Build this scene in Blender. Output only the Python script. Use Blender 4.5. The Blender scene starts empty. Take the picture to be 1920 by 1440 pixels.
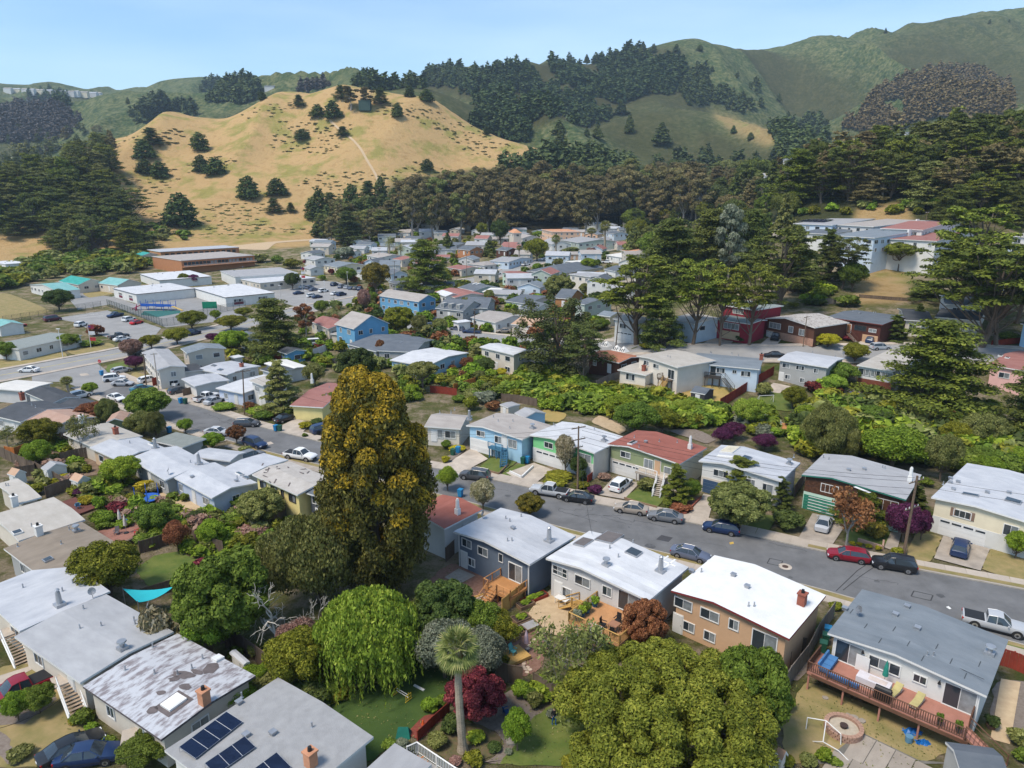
import bpy,bmesh,math,random
import numpy as np
from mathutils import Vector,Matrix
R=math.radians
random.seed(7);rng=np.random.default_rng(7)
sc=bpy.context.scene
COL=sc.collection
# ------------------------------------------------------------------ camera, world, sun, exposure
F,CX,CY,PITCH,H=1330.0,960.0,720.0,R(15.5),43.0
cam_d=bpy.data.cameras.new('camera');cam=bpy.data.objects.new('camera',cam_d);COL.objects.link(cam)
cam.location=(0,0,H);cam.rotation_euler=(R(90)-PITCH,0,0)
cam_d.sensor_width=36;cam_d.lens=F/1920*36;cam_d.clip_start=.5;cam_d.clip_end=20000
sc.camera=cam
SUN_EL,SUN_AZ=R(60),R(-125) # azimuth of the sun measured clockwise from +Y
W=bpy.data.worlds.new('World');sc.world=W;W.use_nodes=True
wn=W.node_tree.nodes;wl=W.node_tree.links;wn.clear()
sky=wn.new('ShaderNodeTexSky');sky.sky_type='NISHITA';sky.sun_disc=False
sky.sun_elevation=SUN_EL;sky.sun_rotation=SUN_AZ;sky.air_density=1.0;sky.dust_density=.6;sky.ozone_density=1.3
tc=wn.new('ShaderNodeTexCoord');mp=wn.new('ShaderNodeMapping');mp.inputs['Scale'].default_value=(1.0,1.6,6.5)
mp.inputs['Rotation'].default_value=(0,R(-8),0)
nz=wn.new('ShaderNodeTexNoise');nz.inputs['Scale'].default_value=1.5;nz.inputs['Detail'].default_value=5;nz.inputs['Roughness'].default_value=.5
rp=wn.new('ShaderNodeValToRGB');rp.color_ramp.elements[0].position=.40;rp.color_ramp.elements[1].position=.80
rp.color_ramp.elements[0].color=(.06,.06,.06,1);rp.color_ramp.elements[1].color=(.50,.50,.50,1)
tint=wn.new('ShaderNodeMixRGB');tint.blend_type='MULTIPLY';tint.inputs[0].default_value=1;tint.inputs[2].default_value=(.80,.97,1.06,1)
mx=wn.new('ShaderNodeMixRGB');mx.inputs[2].default_value=(5.4,6.6,7.6,1)
bg=wn.new('ShaderNodeBackground');bg.inputs['Strength'].default_value=.118
wo=wn.new('ShaderNodeOutputWorld')
wl.new(tc.outputs['Generated'],mp.inputs['Vector']);wl.new(mp.outputs[0],nz.inputs['Vector']);wl.new(nz.outputs['Fac'],rp.inputs[0])
wl.new(rp.outputs[0],mx.inputs[0]);wl.new(sky.outputs[0],tint.inputs[1]);wl.new(tint.outputs[0],mx.inputs[1]);wl.new(mx.outputs[0],bg.inputs[0]);wl.new(bg.outputs[0],wo.inputs[0])
sun_d=bpy.data.lights.new('sun','SUN');sun=bpy.data.objects.new('sun',sun_d);COL.objects.link(sun)
sun_d.energy=2.7;sun_d.angle=R(17);sun_d.color=(1,.90,.76)
sun.rotation_euler=Vector((math.sin(SUN_AZ)*math.cos(SUN_EL),math.cos(SUN_AZ)*math.cos(SUN_EL),math.sin(SUN_EL))).to_track_quat('Z','Y').to_euler()
sc.view_settings.view_transform='Standard';sc.view_settings.look='None';sc.view_settings.exposure=.66;sc.view_settings.gamma=1
sc.cycles.max_bounces=5;sc.cycles.diffuse_bounces=2;sc.cycles.glossy_bounces=2;sc.cycles.transmission_bounces=2;sc.cycles.volume_bounces=0
sc.cycles.use_denoising=True;sc.cycles.transparent_max_bounces=4
# ------------------------------------------------------------------ pixel rays and terrain height
SP,CP=math.sin(PITCH),math.cos(PITCH)
def ray(px,py):
 X=(px-CX)/F;Y=(CY-py)/F
 return np.array((X,CP+Y*SP,-SP+Y*CP))
def slope(py):
 Y=(CY-py)/F
 return(-SP+Y*CP)/(CP+Y*SP)
def plane(px,py,z):
 d=ray(px,py);t=(z-H)/d[2]
 return(d[0]*t,d[1]*t)
def toline(pts):
 """pixel + distance control points -> (a, y, z) arrays; third value distance; optional fourth gives z outright"""
 A,Y,Z=[],[],[]
 for p in pts:
  if len(p)==4:
   px,_,y,z=p;a=(px-CX)/F/.99
  else:
   px,py,y=p;d=ray(px,py);a=d[0]/d[1];z=H+y*slope(py)
  A.append(a);Y.append(y);Z.append(z)
 return np.array(A),np.array(Y,float),np.array(Z,float)
LINES=[
 [(0,0,-200,0),(1920,0,-200,0)],
 [(0,0,125,0),(1920,0,125,0)],
 [(0,0,290,0),(900,0,290,0),(1080,0,215,2),(1200,0,172,5),(1500,0,166,6),(1920,0,162,7)],
 [(0,0,400,2),(400,0,430,3),(900,0,480,7),(1150,0,420,7),(1300,0,260,8),(1420,0,212,9),(1600,0,204,10),(1920,0,200,12)],
 [(0,0,440,5),(250,0,455,5),(500,0,500,7),(700,0,525,8),(900,0,570,11),(1200,0,575,13),(1350,0,450,15),(1450,0,262,19),(1600,0,262,20),(1920,0,256,22)],
 [(0,345,560),(150,345,560),(240,385,570),(330,370,600),(500,310,660),(720,265,690),(900,305,690),(1040,337,690),(1200,372,700),(1350,365,640),(1500,345,380),(1700,322,360),(1920,305,340)],
 [(-100,345,700),(0,345,700),(100,335,700),(200,265,740),(300,240,760),(400,217,780),(500,192,800),(600,174,810),(670,167,815),(720,165,820),(760,170,820),(800,184,810),(900,240,790),(1000,288,770),(1050,307,760),(1120,330,770),(1200,345,800),(1350,335,800),(1500,320,520),(1700,296,470),(1920,262,430),(2100,240,430)],
 [(0,330,1100),(300,300,1000),(500,250,1000),(650,200,930),(720,190,930),(800,200,900),(900,262,880),(1000,300,860),(1100,305,870),(1200,310,900),(1350,310,900),(1440,300,800),(1500,330,720),(1700,320,720),(1920,300,720)],
 [(0,232,1500),(150,235,1500),(300,222,1500),(450,200,1400),(600,185,1300),(720,172,1150),(780,157,1050),(850,165,1040),(900,195,1030),(930,225,1020),(1000,245,1000),(1100,215,1050),(1160,192,1070),(1230,183,1080),(1330,213,1050),(1400,238,1030),(1490,264,1000),(1540,288,1000),(1600,262,1050),(1700,228,1100),(1800,215,1120),(1920,200,1150)],
 [(0,250,1750),(300,240,1700),(450,215,1650),(600,190,1500),(720,185,1350),(800,190,1250),(900,215,1200),(1000,235,1200),(1100,215,1200),(1230,190,1230),(1400,225,1300),(1480,250,1350),(1540,258,1350),(1600,235,1350),(1700,205,1350),(1800,180,1350),(1920,160,1350)],
 [(0,166,2300),(100,170,2300),(190,180,2300),(230,176,2250),(300,164,2200),(380,158,2200),(450,166,2100),(500,176,2050),(560,174,2000),(640,164,1800),(700,150,1700),(800,142,1650),(900,136,1600),(1000,128,1600),(1100,112,1600),(1200,99,1600),(1280,94,1600),(1350,98,1700),(1480,101,1900),(1550,88,1900),(1650,66,1900),(1750,50,1900),(1840,42,1900),(1920,39,1900),(2100,30,1900)],
 [(0,0,3200,120),(1920,0,3200,300)],
 [(0,0,9000,60),(1920,0,9000,60)],
]
NA=600
AG=np.linspace(-1.25,1.25,NA)
def _sm(v,k):
 ker=np.hanning(2*k+3)[1:-1];ker/=ker.sum()
 return np.convolve(np.pad(v,k,mode='edge'),ker,'valid')
LY,LZ=[],[]
for i,L in enumerate(LINES):
 A,Y,Z=toline(L)
 k=3 if i in(6,8,10)else 8
 LY.append(_sm(np.interp(AG,A,Y),k));LZ.append(_sm(np.interp(AG,A,Z),k))
LY=np.array(LY);LZ=np.array(LZ)
for i in range(1,len(LY)):LY[i]=np.maximum(LY[i],LY[i-1]+12)
hk=np.diff(LY,axis=0);dk=np.diff(LZ,axis=0)/hk
mk=np.zeros_like(LZ)
w1=2*hk[1:]+hk[:-1];w2=hk[1:]+2*hk[:-1]
with np.errstate(all='ignore'):
 hm=(w1+w2)/(w1/dk[:-1]+w2/dk[1:])
mk[1:-1]=np.where(dk[:-1]*dk[1:]>0,hm,0)
NYG=900
SG=np.linspace(0,1,NYG);YG=30*(np.exp(SG*math.log(6000/30))) # 30..6000
TAB=np.zeros((NA,NYG))
for i in range(NA):
 ly=LY[:,i]
 j=np.clip(np.searchsorted(ly,YG)-1,0,len(ly)-2)
 h=hk[j,i];t=(YG-ly[j])/h
 TAB[i]=(LZ[j,i]*(1+2*t)*(1-t)**2+h*mk[j,i]*t*(1-t)**2+LZ[j+1,i]*t*t*(3-2*t)+h*mk[j+1,i]*t*t*(t-1))
NT=rng.random((512,512))
def vnoise(x,y,o=0):
 x=x+o*37.7;y=y+o*91.3
 xi=np.floor(x).astype(int);yi=np.floor(y).astype(int);fx=x-xi;fy=y-yi
 fx=fx*fx*(3-2*fx);fy=fy*fy*(3-2*fy)
 g=lambda a,b:NT[a%512,b%512]
 return(g(xi,yi)*(1-fx)+g(xi+1,yi)*fx)*(1-fy)+(g(xi,yi+1)*(1-fx)+g(xi+1,yi+1)*fx)*fy
def ridge(x,y,s,o):
 wx=x+0.35*s*vnoise(x/s*1.3,y/s*1.3,o+5);wy=y+0.35*s*vnoise(x/s*1.3,y/s*1.3,o+9)
 return 1-abs(2*vnoise(wx/s,wy/(s*1.9),o)-1)
def height(x,y):
 x=np.asarray(x,float);y=np.asarray(y,float)
 yy=np.clip(y,30,5999)
 a=np.clip(x/yy,-1.249,1.249)
 u=(a+1.25)/2.5*(NA-1);v=np.log(yy/30)/math.log(200)*(NYG-1)
 ui=np.minimum(u.astype(int),NA-2);vi=np.minimum(v.astype(int),NYG-2);fu=u-ui;fv=v-vi
 z=(TAB[ui,vi]*(1-fu)+TAB[ui+1,vi]*fu)*(1-fv)+(TAB[ui,vi+1]*(1-fu)+TAB[ui+1,vi+1]*fu)*fv
 far=np.clip((yy-600)/900,0,1);hill=np.clip((z-22)/50,0,1)
 crest=1-.75*np.exp(-((yy-np.interp(a,AG,LY[10]))/260.)**2)
 n=(ridge(x+y*.35,y,230,1)-.6)*125*far*hill*crest+(ridge(x,y,85,2)-.6)*(16*far+12*np.clip((yy-450)/200,0,1))*hill+(vnoise(x/26,y/26,3)-.5)*2.2*hill*np.clip((yy-430)/100,0,1)
 right=np.clip((x/yy-.25)/.1,0,1)*np.clip((yy-270)/60,0,1)
 n=n+(vnoise(x/40,y/40,4)-.5)*5*right
 return z+n
def hz(x,y):return float(height(x,y))
TM=45*np.exp(np.linspace(0,1,900)*math.log(4200/45))
def ground(px,py):
 """first terrain point seen through a pixel of the photograph -> (x, y, z)"""
 d=ray(px,py)
 xs=d[0]/d[1]*TM;zs=H+d[2]/d[1]*TM
 g=height(xs,TM)-zs
 k=np.argmax(g>0)
 if g[k]<=0:return None
 if k==0:y=TM[0]
 else:
  t=g[k-1]/(g[k-1]-g[k]);y=TM[k-1]+t*(TM[k]-TM[k-1])
 x=d[0]/d[1]*y
 return(x,y,hz(x,y))
def depth_of(x,y,z):return y*CP-(z-H)*SP
def project(x,y,z):
 zc=depth_of(x,y,z)
 return CX+F*x/zc,CY-F*((z-H)*CP+y*SP)/zc
def top_z(x,y,py):
 """height at which something standing at (x, y) reaches pixel row py"""
 return H+y*slope(py)
# ------------------------------------------------------------------ materials
MATS={}
def nd(nt,t,**kw):
 n=nt.nodes.new(t)
 for k,v in kw.items():
  if k in n.inputs:n.inputs[k].default_value=v
  else:setattr(n,k,v)
 return n
def mat(name,col,rough=.85,var=.18,scale=1.2,bump=0,bscale=20,metal=0,spec=.3,col2=None,stretch=None,thr=None,detail=6,emit=None):
 if name in MATS:return MATS[name]
 m=bpy.data.materials.new(name);MATS[name]=m;m.use_nodes=True;nt=m.node_tree;b=nt.nodes['Principled BSDF']
 b.inputs['Roughness'].default_value=rough;b.inputs['Metallic'].default_value=metal;b.inputs['Specular IOR Level'].default_value=spec
 c=(*col,1)
 if var or col2:
  tcn=nd(nt,'ShaderNodeTexCoord');mpn=nd(nt,'ShaderNodeMapping')
  if stretch:mpn.inputs['Scale'].default_value=stretch
  nt.links.new(tcn.outputs['Object'],mpn.inputs[0])
  n=nd(nt,'ShaderNodeTexNoise',Scale=scale,Detail=detail,Roughness=.62)
  nt.links.new(mpn.outputs[0],n.inputs['Vector'])
  r=nd(nt,'ShaderNodeValToRGB');e=r.color_ramp.elements
  e[0].position,e[1].position=thr if thr else(.3,.7)
  if col2:e[0].color=c;e[1].color=(*col2,1)
  else:
   e[0].color=(*[max(0,k*(1-var))for k in col],1);e[1].color=(*[min(1,k*(1+var))for k in col],1)
  nt.links.new(n.outputs['Fac'],r.inputs[0])
  oi=nd(nt,'ShaderNodeObjectInfo');mr=nd(nt,'ShaderNodeMapRange');mr.inputs['To Min'].default_value=.93;mr.inputs['To Max'].default_value=1.07
  nt.links.new(oi.outputs['Random'],mr.inputs[0])
  hv=nd(nt,'ShaderNodeHueSaturation');nt.links.new(r.outputs[0],hv.inputs['Color']);nt.links.new(mr.outputs[0],hv.inputs['Value'])
  nt.links.new(hv.outputs[0],b.inputs['Base Color'])
 else:b.inputs['Base Color'].default_value=c
 if bump:
  tcn=nd(nt,'ShaderNodeTexCoord');n2=nd(nt,'ShaderNodeTexNoise',Scale=bscale,Detail=4);nt.links.new(tcn.outputs['Object'],n2.inputs['Vector'])
  bp=nd(nt,'ShaderNodeBump',Strength=bump,Distance=.05);nt.links.new(n2.outputs['Fac'],bp.inputs['Height']);nt.links.new(bp.outputs[0],b.inputs['Normal'])
 if emit:b.inputs['Emission Color'].default_value=c;b.inputs['Emission Strength'].default_value=emit
 return m
def leafmat(name,c1,c2,c3=None,trans=.25):
 """foliage: colour varies per leaf, in soft clumps through the crown, and from tree to tree"""
 if name in MATS:return MATS[name]
 m=bpy.data.materials.new(name);MATS[name]=m;m.use_nodes=True;nt=m.node_tree;b=nt.nodes['Principled BSDF']
 b.inputs['Roughness'].default_value=.7;b.inputs['Specular IOR Level'].default_value=.2
 g=nd(nt,'ShaderNodeNewGeometry');tcn=nd(nt,'ShaderNodeTexCoord');n=nd(nt,'ShaderNodeTexNoise',Scale=.55,Detail=3)
 nt.links.new(tcn.outputs['Object'],n.inputs['Vector'])
 ad=nd(nt,'ShaderNodeMath',operation='MULTIPLY_ADD');ad.inputs[1].default_value=.55
 nt.links.new(g.outputs['Random Per Island'],ad.inputs[0])
 sb=nd(nt,'ShaderNodeMath',operation='SUBTRACT');sb.inputs[1].default_value=.28;nt.links.new(n.outputs['Fac'],sb.inputs[0]);nt.links.new(sb.outputs[0],ad.inputs[2])
 r=nd(nt,'ShaderNodeValToRGB');e=r.color_ramp.elements;e[0].color=(*c1,1);e[1].color=(*c2,1);e[0].position=.15;e[1].position=.6
 if c3:x=e.new(.8);x.color=(*c3,1)
 nt.links.new(ad.outputs[0],r.inputs[0])
 oi=nd(nt,'ShaderNodeObjectInfo');mr=nd(nt,'ShaderNodeMapRange');mr.inputs['To Min'].default_value=.78;mr.inputs['To Max'].default_value=1.2
 nt.links.new(oi.outputs['Random'],mr.inputs[0]);hv=nd(nt,'ShaderNodeHueSaturation');nt.links.new(r.outputs[0],hv.inputs['Color']);nt.links.new(mr.outputs[0],hv.inputs['Value'])
 mr2=nd(nt,'ShaderNodeMapRange');mr2.inputs['To Min'].default_value=.485;mr2.inputs['To Max'].default_value=.512
 mm=nd(nt,'ShaderNodeMath',operation='FRACT');m7=nd(nt,'ShaderNodeMath',operation='MULTIPLY');m7.inputs[1].default_value=7.31
 nt.links.new(oi.outputs['Random'],m7.inputs[0]);nt.links.new(m7.outputs[0],mm.inputs[0]);nt.links.new(mm.outputs[0],mr2.inputs[0]);nt.links.new(mr2.outputs[0],hv.inputs['Hue'])
 nt.links.new(hv.outputs[0],b.inputs['Base Color'])
 if trans:
  tr=nd(nt,'ShaderNodeBsdfTranslucent');ms=nd(nt,'ShaderNodeMixShader');ms.inputs[0].default_value=trans
  nt.links.new(hv.outputs[0],tr.inputs[0]);nt.links.new(b.outputs[0],ms.inputs[1]);nt.links.new(tr.outputs[0],ms.inputs[2])
  nt.links.new(ms.outputs[0],nt.nodes['Material Output'].inputs[0])
 return m
hz_m=bpy.data.materials.new('haze');hz_m.use_nodes=True;_t=hz_m.node_tree;_t.nodes.remove(_t.nodes['Principled BSDF'])
_v=_t.nodes.new('ShaderNodeVolumePrincipled');_v.inputs['Color'].default_value=(.62,.80,1,1);_v.inputs['Density'].default_value=.00009;_v.inputs['Anisotropy'].default_value=.1
_t.links.new(_v.outputs[0],_t.nodes['Material Output'].inputs['Volume'])
# ------------------------------------------------------------------ object helpers
def link(o,parent=None):
 COL.objects.link(o)
 if parent is not None:o.parent=parent
 return o
def tag(o,label,cat=None,group=None,kind=None):
 if label:o['label']=label
 if cat:o['category']=cat
 if group:o['group']=group
 if kind:o['kind']=kind
 return o
def thing(name,label,cat,loc=(0,0,0),rz=0,group=None,scale=1):
 o=bpy.data.objects.new(name,None);o.empty_display_size=.3;COL.objects.link(o)
 o.location=loc;o.rotation_euler=(0,0,rz);o.scale=(scale,)*3 if not hasattr(scale,'__len__')else scale
 return tag(o,label,cat,group)
class MB:
 """collects faces, then becomes ONE mesh object"""
 def __init__(s):s.v=[];s.f=[];s.m=[];s.mi=0
 def quadmesh(s,vs,fs):
  n=len(s.v);s.v+=[tuple(map(float,v))for v in vs];s.f+=[tuple(n+i for i in f)for f in fs];s.m+=[s.mi]*len(fs)
 def box(s,c,d,rz=0,rx=0,ry=0):
  hx,hy,hh=d[0]/2,d[1]/2,d[2]/2
  M=Matrix.Rotation(rz,3,'Z')@Matrix.Rotation(ry,3,'Y')@Matrix.Rotation(rx,3,'X')
  vs=[tuple(Vector(c)+M@Vector((x*hx,y*hy,z*hh)))for x in(-1,1)for y in(-1,1)for z in(-1,1)]
  s.quadmesh(vs,[(0,1,3,2),(4,6,7,5),(0,4,5,1),(2,3,7,6),(0,2,6,4),(1,5,7,3)])
 def tube(s,a,b,r1,r2=None,n=6,cap=True):
  r2=r1 if r2 is None else r2
  a=Vector(a);b=Vector(b);d=(b-a)
  if d.length<1e-6:return
  q=d.to_track_quat('Z','Y')
  vs=[]
  for p,r in((a,r1),(b,r2)):
   for k in range(n):
    t=2*math.pi*k/n;vs.append(tuple(p+q@Vector((math.cos(t)*r,math.sin(t)*r,0))))
  fs=[(k,(k+1)%n,n+(k+1)%n,n+k)for k in range(n)]
  if cap:fs+=[tuple(range(n))[::-1],tuple(range(n,2*n))]
  s.quadmesh(vs,fs)
 def path(s,pts,rad,n=6):
  for i in range(len(pts)-1):
   r=rad if not hasattr(rad,'__len__')else None
   s.tube(pts[i],pts[i+1],r if r else rad[i],r if r else rad[i+1],n)
 def prism(s,poly,z0,z1):
  n=len(poly);zf=(lambda q:q)if not callable(z1)else z1
  vs=[(x,y,z0)for x,y in poly]+[(x,y,z1)for x,y in poly]
  a=sum(poly[i][0]*poly[(i+1)%n][1]-poly[(i+1)%n][0]*poly[i][1]for i in range(n))
  fs=[(i,(i+1)%n,n+(i+1)%n,n+i)for i in range(n)]+[tuple(range(n))[::-1],tuple(range(n,2*n))]
  if a<0:fs=[f[::-1]for f in fs]
  s.quadmesh(vs,fs)
 def mesh(s,name,mats):
  me=bpy.data.meshes.new(name);me.from_pydata(s.v,[],s.f);
  for m in(mats if isinstance(mats,(list,tuple))else[mats]):me.materials.append(m)
  if max(s.m,default=0):me.polygons.foreach_set('material_index',s.m)
  me.update();return me
 def build(s,name,mats,parent=None,smooth=False,kind=None):
  if not s.v:return None
  me=s.mesh(name,mats)
  if smooth:me.polygons.foreach_set('use_smooth',[True]*len(me.polygons))
  o=link(bpy.data.objects.new(name,me),parent)
  if kind:o['kind']=kind
  return o
def inst(name,me,parent=None,loc=(0,0,0),rot=(0,0,0),scale=(1,1,1),omat=None):
 o=bpy.data.objects.new(name,me);link(o,parent);o.location=loc;o.rotation_euler=rot;o.scale=scale
 if omat is not None:
  o.material_slots[0].link='OBJECT';o.material_slots[0].material=omat
 return o
def npmesh(name,V,Fq,mats,midx=None,smooth=False):
 """fast mesh from numpy arrays of quads or triangles"""
 me=bpy.data.meshes.new(name);nv=len(V);nf,k=Fq.shape
 me.vertices.add(nv);me.vertices.foreach_set('co',np.asarray(V,np.float32).ravel())
 me.loops.add(nf*k);me.loops.foreach_set('vertex_index',Fq.ravel().astype(np.int32))
 me.polygons.add(nf);me.polygons.foreach_set('loop_start',np.arange(0,nf*k,k,dtype=np.int32))
 for m in mats:me.materials.append(m)
 if midx is not None:me.polygons.foreach_set('material_index',midx.astype(np.int32))
 if smooth:me.polygons.foreach_set('use_smooth',np.ones(nf,bool))
 me.update(calc_edges=True);return me
# ------------------------------------------------------------------ terrain sheet
def in_poly(px,py,poly):
 c=np.zeros(np.shape(px),bool);n=len(poly)
 for i in range(n):
  x1,y1=poly[i];x2,y2=poly[(i+1)%n]
  if y1==y2:continue
  c^=((y1>py)!=(y2>py))&(px<(x2-x1)*(py-y1)/(y2-y1)+x1)
 return c
nb,ns=560,620
bb=np.linspace(-1.25,1.25,nb);ss=20*np.exp(np.linspace(0,1,ns)*math.log(5800/20))
B2,S2=np.meshgrid(bb,ss);YY=S2-40;XX=B2*(S2+30)
ZZ=height(XX,YY)
V=np.stack([XX,YY,ZZ],-1).reshape(-1,3)
ii=np.arange(nb*ns).reshape(ns,nb)
Q=np.stack([ii[:-1,:-1],ii[:-1,1:],ii[1:,1:],ii[1:,:-1]],-1).reshape(-1,4)
def terrain_mat():
 m=bpy.data.materials.new('terrain');m.use_nodes=True;nt=m.node_tree;b=nt.nodes['Principled BSDF'];L=nt.links
 b.inputs['Roughness'].default_value=.95;b.inputs['Specular IOR Level'].default_value=.1
 at=nd(nt,'ShaderNodeAttribute',attribute_name='zone');tcn=nd(nt,'ShaderNodeTexCoord')
 def noise(s,d=6,r=.6,st=None):
  n=nd(nt,'ShaderNodeTexNoise',Scale=s,Detail=d,Roughness=r)
  if st:
   mpp=nd(nt,'ShaderNodeMapping');mpp.inputs['Scale'].default_value=st;L.new(tcn.outputs['Object'],mpp.inputs[0]);L.new(mpp.outputs[0],n.inputs['Vector'])
  else:L.new(tcn.outputs['Object'],n.inputs['Vector'])
  return n
 def ramp(src,*st):
  r=nd(nt,'ShaderNodeValToRGB');e=r.color_ramp.elements
  e[0].position,e[0].color=st[0][0],(*st[0][1],1);e[1].position,e[1].color=st[1][0],(*st[1][1],1)
  for p,c in st[2:]:x=e.new(p);x.color=(*c,1)
  L.new(src,r.inputs[0]);return r
 def mix(f,a,c):
  x=nd(nt,'ShaderNodeMixRGB');L.new(f,x.inputs[0])if not isinstance(f,float)else setattr(x.inputs[0],'default_value',f);L.new(a,x.inputs[1]);L.new(c,x.inputs[2]);return x.outputs[0]
 n1=noise(.012);n2=noise(.16,10,.78);n3=noise(1.1,5,.7);n4=noise(.045,5)
 gold=ramp(n2.outputs['Fac'],(.3,(.33,.205,.08)),(.5,(.49,.325,.15)),(.8,(.38,.27,.115)))
 goldg=ramp(n4.outputs['Fac'],(.50,(0,0,0)),(.62,(.9,.9,.9)))
 greeny=ramp(n2.outputs['Fac'],(.3,(.22,.20,.055)),(.7,(.34,.30,.09)))
 g_=mix(goldg.outputs[0],gold.outputs[0],greeny.outputs[0])
 # scrub hillside: green coyote brush speckled over pale grass
 v=nd(nt,'ShaderNodeTexVoronoi',Scale=.16);L.new(tcn.outputs['Object'],v.inputs['Vector'])
 scr=ramp(n2.outputs['Fac'],(.38,(.022,.042,.016)),(.62,(.085,.12,.045)))
 pale=ramp(n2.outputs['Fac'],(.4,(.075,.10,.035)),(.62,(.21,.20,.10)))
 vm=nd(nt,'ShaderNodeMath',operation='MULTIPLY_ADD');vm.inputs[1].default_value=2.2;L.new(n4.outputs['Fac'],vm.inputs[0]);L.new(v.outputs['Distance'],vm.inputs[2])
 vr=ramp(vm.outputs[0],(.0,(0,0,0)),(1.0,(1,1,1)));vr.color_ramp.elements[0].position=.66;vr.color_ramp.elements[1].position=1
 vs_=nd(nt,'ShaderNodeMath',operation='MULTIPLY');vs_.inputs[1].default_value=.5;L.new(vm.outputs[0],vs_.inputs[0]);L.new(vs_.outputs[0],vr.inputs[0])
 sg=mix(vr.outputs[0],scr.outputs[0],pale.outputs[0])
 town=ramp(n2.outputs['Fac'],(.35,(.075,.105,.025)),(.47,(.14,.135,.05)),(.6,(.36,.28,.20)),(.75,(.19,.17,.07)))
 wood=ramp(n3.outputs['Fac'],(.3,(.03,.035,.014)),(.7,(.08,.07,.03)))
 sp=nd(nt,'ShaderNodeSeparateColor');L.new(at.outputs['Color'],sp.inputs[0])
 c=mix(sp.outputs[0],town.outputs[0],g_);c=mix(sp.outputs[1],c,sg);c=mix(sp.outputs[2],c,wood.outputs[0])
 L.new(c,b.inputs['Base Color'])
 bp=nd(nt,'ShaderNodeBump',Strength=1,Distance=2.2);L.new(n2.outputs['Fac'],bp.inputs['Height']);L.new(bp.outputs[0],b.inputs['Normal'])
 return m
TER=terrain_mat()
me=npmesh('ground',V,Q,[TER],smooth=True)
PXg=CX+F*XX/np.maximum(depth_of(XX,YY,ZZ),1);PYg=CY-F*((ZZ-H)*CP+YY*SP)/np.maximum(depth_of(XX,YY,ZZ),1)
wob=(vnoise(XX/30,YY/30,7)-.5)*30
ly=np.array([np.interp(XX/np.maximum(YY,30),AG,LY[k])for k in(4,6,7)])
a_=XX/np.maximum(YY,30)
gold=((YY>ly[0]-25+wob)&(YY<ly[1]+90+wob)&(a_>-.62)&(a_<.10+wob*.001)).astype(float)
gold=np.maximum(gold,((PXg<100+wob)&(PYg>425)&(PYg<490)&(YY>300)).astype(float))
goldspur=in_poly(PXg,PYg,[(1330,205),(1400,228),(1500,262),(1520,290),(1440,285),(1390,262),(1340,225)])&(YY>900)
green=((YY>ly[1]+70)|((a_>.10+wob*.001)&(YY>ly[0]+30))).astype(float)
green[goldspur]=.45;gold[goldspur]=1
gold=np.maximum(gold,(in_poly(PXg,PYg,[(1600,385),(1700,375),(1720,420),(1600,425)])&(YY>255)&(YY<420))*.9)
gold=np.maximum(gold,in_poly(PXg,PYg,[(1620,500),(1710,500),(1700,565),(1600,570)])*(YY>190)*(YY<262)*.8)
gold[in_poly(PXg,PYg,[(735,345),(860,322),(1080,305),(1110,460),(690,455),(680,405)])&(YY>400)&(YY<700)]=0
green[(gold>.5)&~goldspur]=0
wood=((a_>.25)&(YY>ly[0]+20)&(YY<ly[2]+100)).astype(float)*.75
wood=np.maximum(wood,((a_<-.55)&(YY>470)&(YY<760))*.8)
wood=np.maximum(wood,(in_poly(PXg,PYg,[(640,175),(700,150),(1100,110),(1250,90),(1290,95),(1250,160),(1200,190),(1050,230),(960,250),(880,190),(780,165)])&(YY>900))*.9)
wood=np.maximum(wood,(in_poly(PXg,PYg,[(600,450),(740,330),(1060,310),(1250,330),(1500,320),(1500,400),(1200,430),(1000,440)])&(YY>440))*.85)
wood=np.maximum(wood,green*(gold<.3)*np.clip((.70-ridge(XX+YY*.35,YY,230,1))*2.2,0,.7)*(YY>700));wood*=1-gold
ca=me.color_attributes.new('zone','FLOAT_COLOR','POINT')
arr=np.zeros((nb*ns,4),np.float32)
def blur(A):
 for _ in range(2):
  A=(A+np.roll(A,1,0)+np.roll(A,-1,0)+np.roll(A,1,1)+np.roll(A,-1,1))/5
 return A
for k,A in enumerate((gold,green,wood)):arr[:,k]=blur(A).ravel()
arr[:,3]=1;ca.data.foreach_set('color',arr.ravel())
gobj=link(bpy.data.objects.new('ground',me));gobj['kind']='structure'

hb=MB();hz0=float(ZZ.min())-1;hz1=float(ZZ.max())+25;hb.box((0,4600,(hz0+hz1)/2),(26000,9900,hz1-hz0));ho=hb.build('haze',hz_m);ho['kind']='stuff'
# ------------------------------------------------------------------ palettes
C_=dict(white=(.64,.63,.60),cream=(.70,.62,.46),yellow=(.74,.62,.27),tan=(.55,.40,.26),orange=(.55,.35,.21),slate=(.13,.165,.215),lav=(.48,.54,.66),grey=(.36,.36,.35),lgrey=(.56,.55,.54),
 beige=(.58,.52,.44),blue=(.13,.32,.50),dblue=(.04,.14,.30),lblue=(.33,.52,.66),bwhite=(.50,.58,.66),green=(.20,.55,.24),olive=(.27,.31,.17),mint=(.50,.66,.55),red=(.27,.03,.045),brown=(.10,.045,.03),
 pink=(.70,.42,.38),peach=(.70,.45,.30),dgrey=(.10,.105,.12),charcoal=(.05,.05,.055),wood=(.36,.17,.07),redwood=(.25,.07,.035),sage=(.42,.48,.42),teal=(.02,.22,.20),oran=(.42,.19,.09),stucco=(.62,.57,.50))
def wallm(c):return mat('wall_'+c,C_[c],rough=.9,var=.07,scale=.7,bump=.3,bscale=9)
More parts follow.
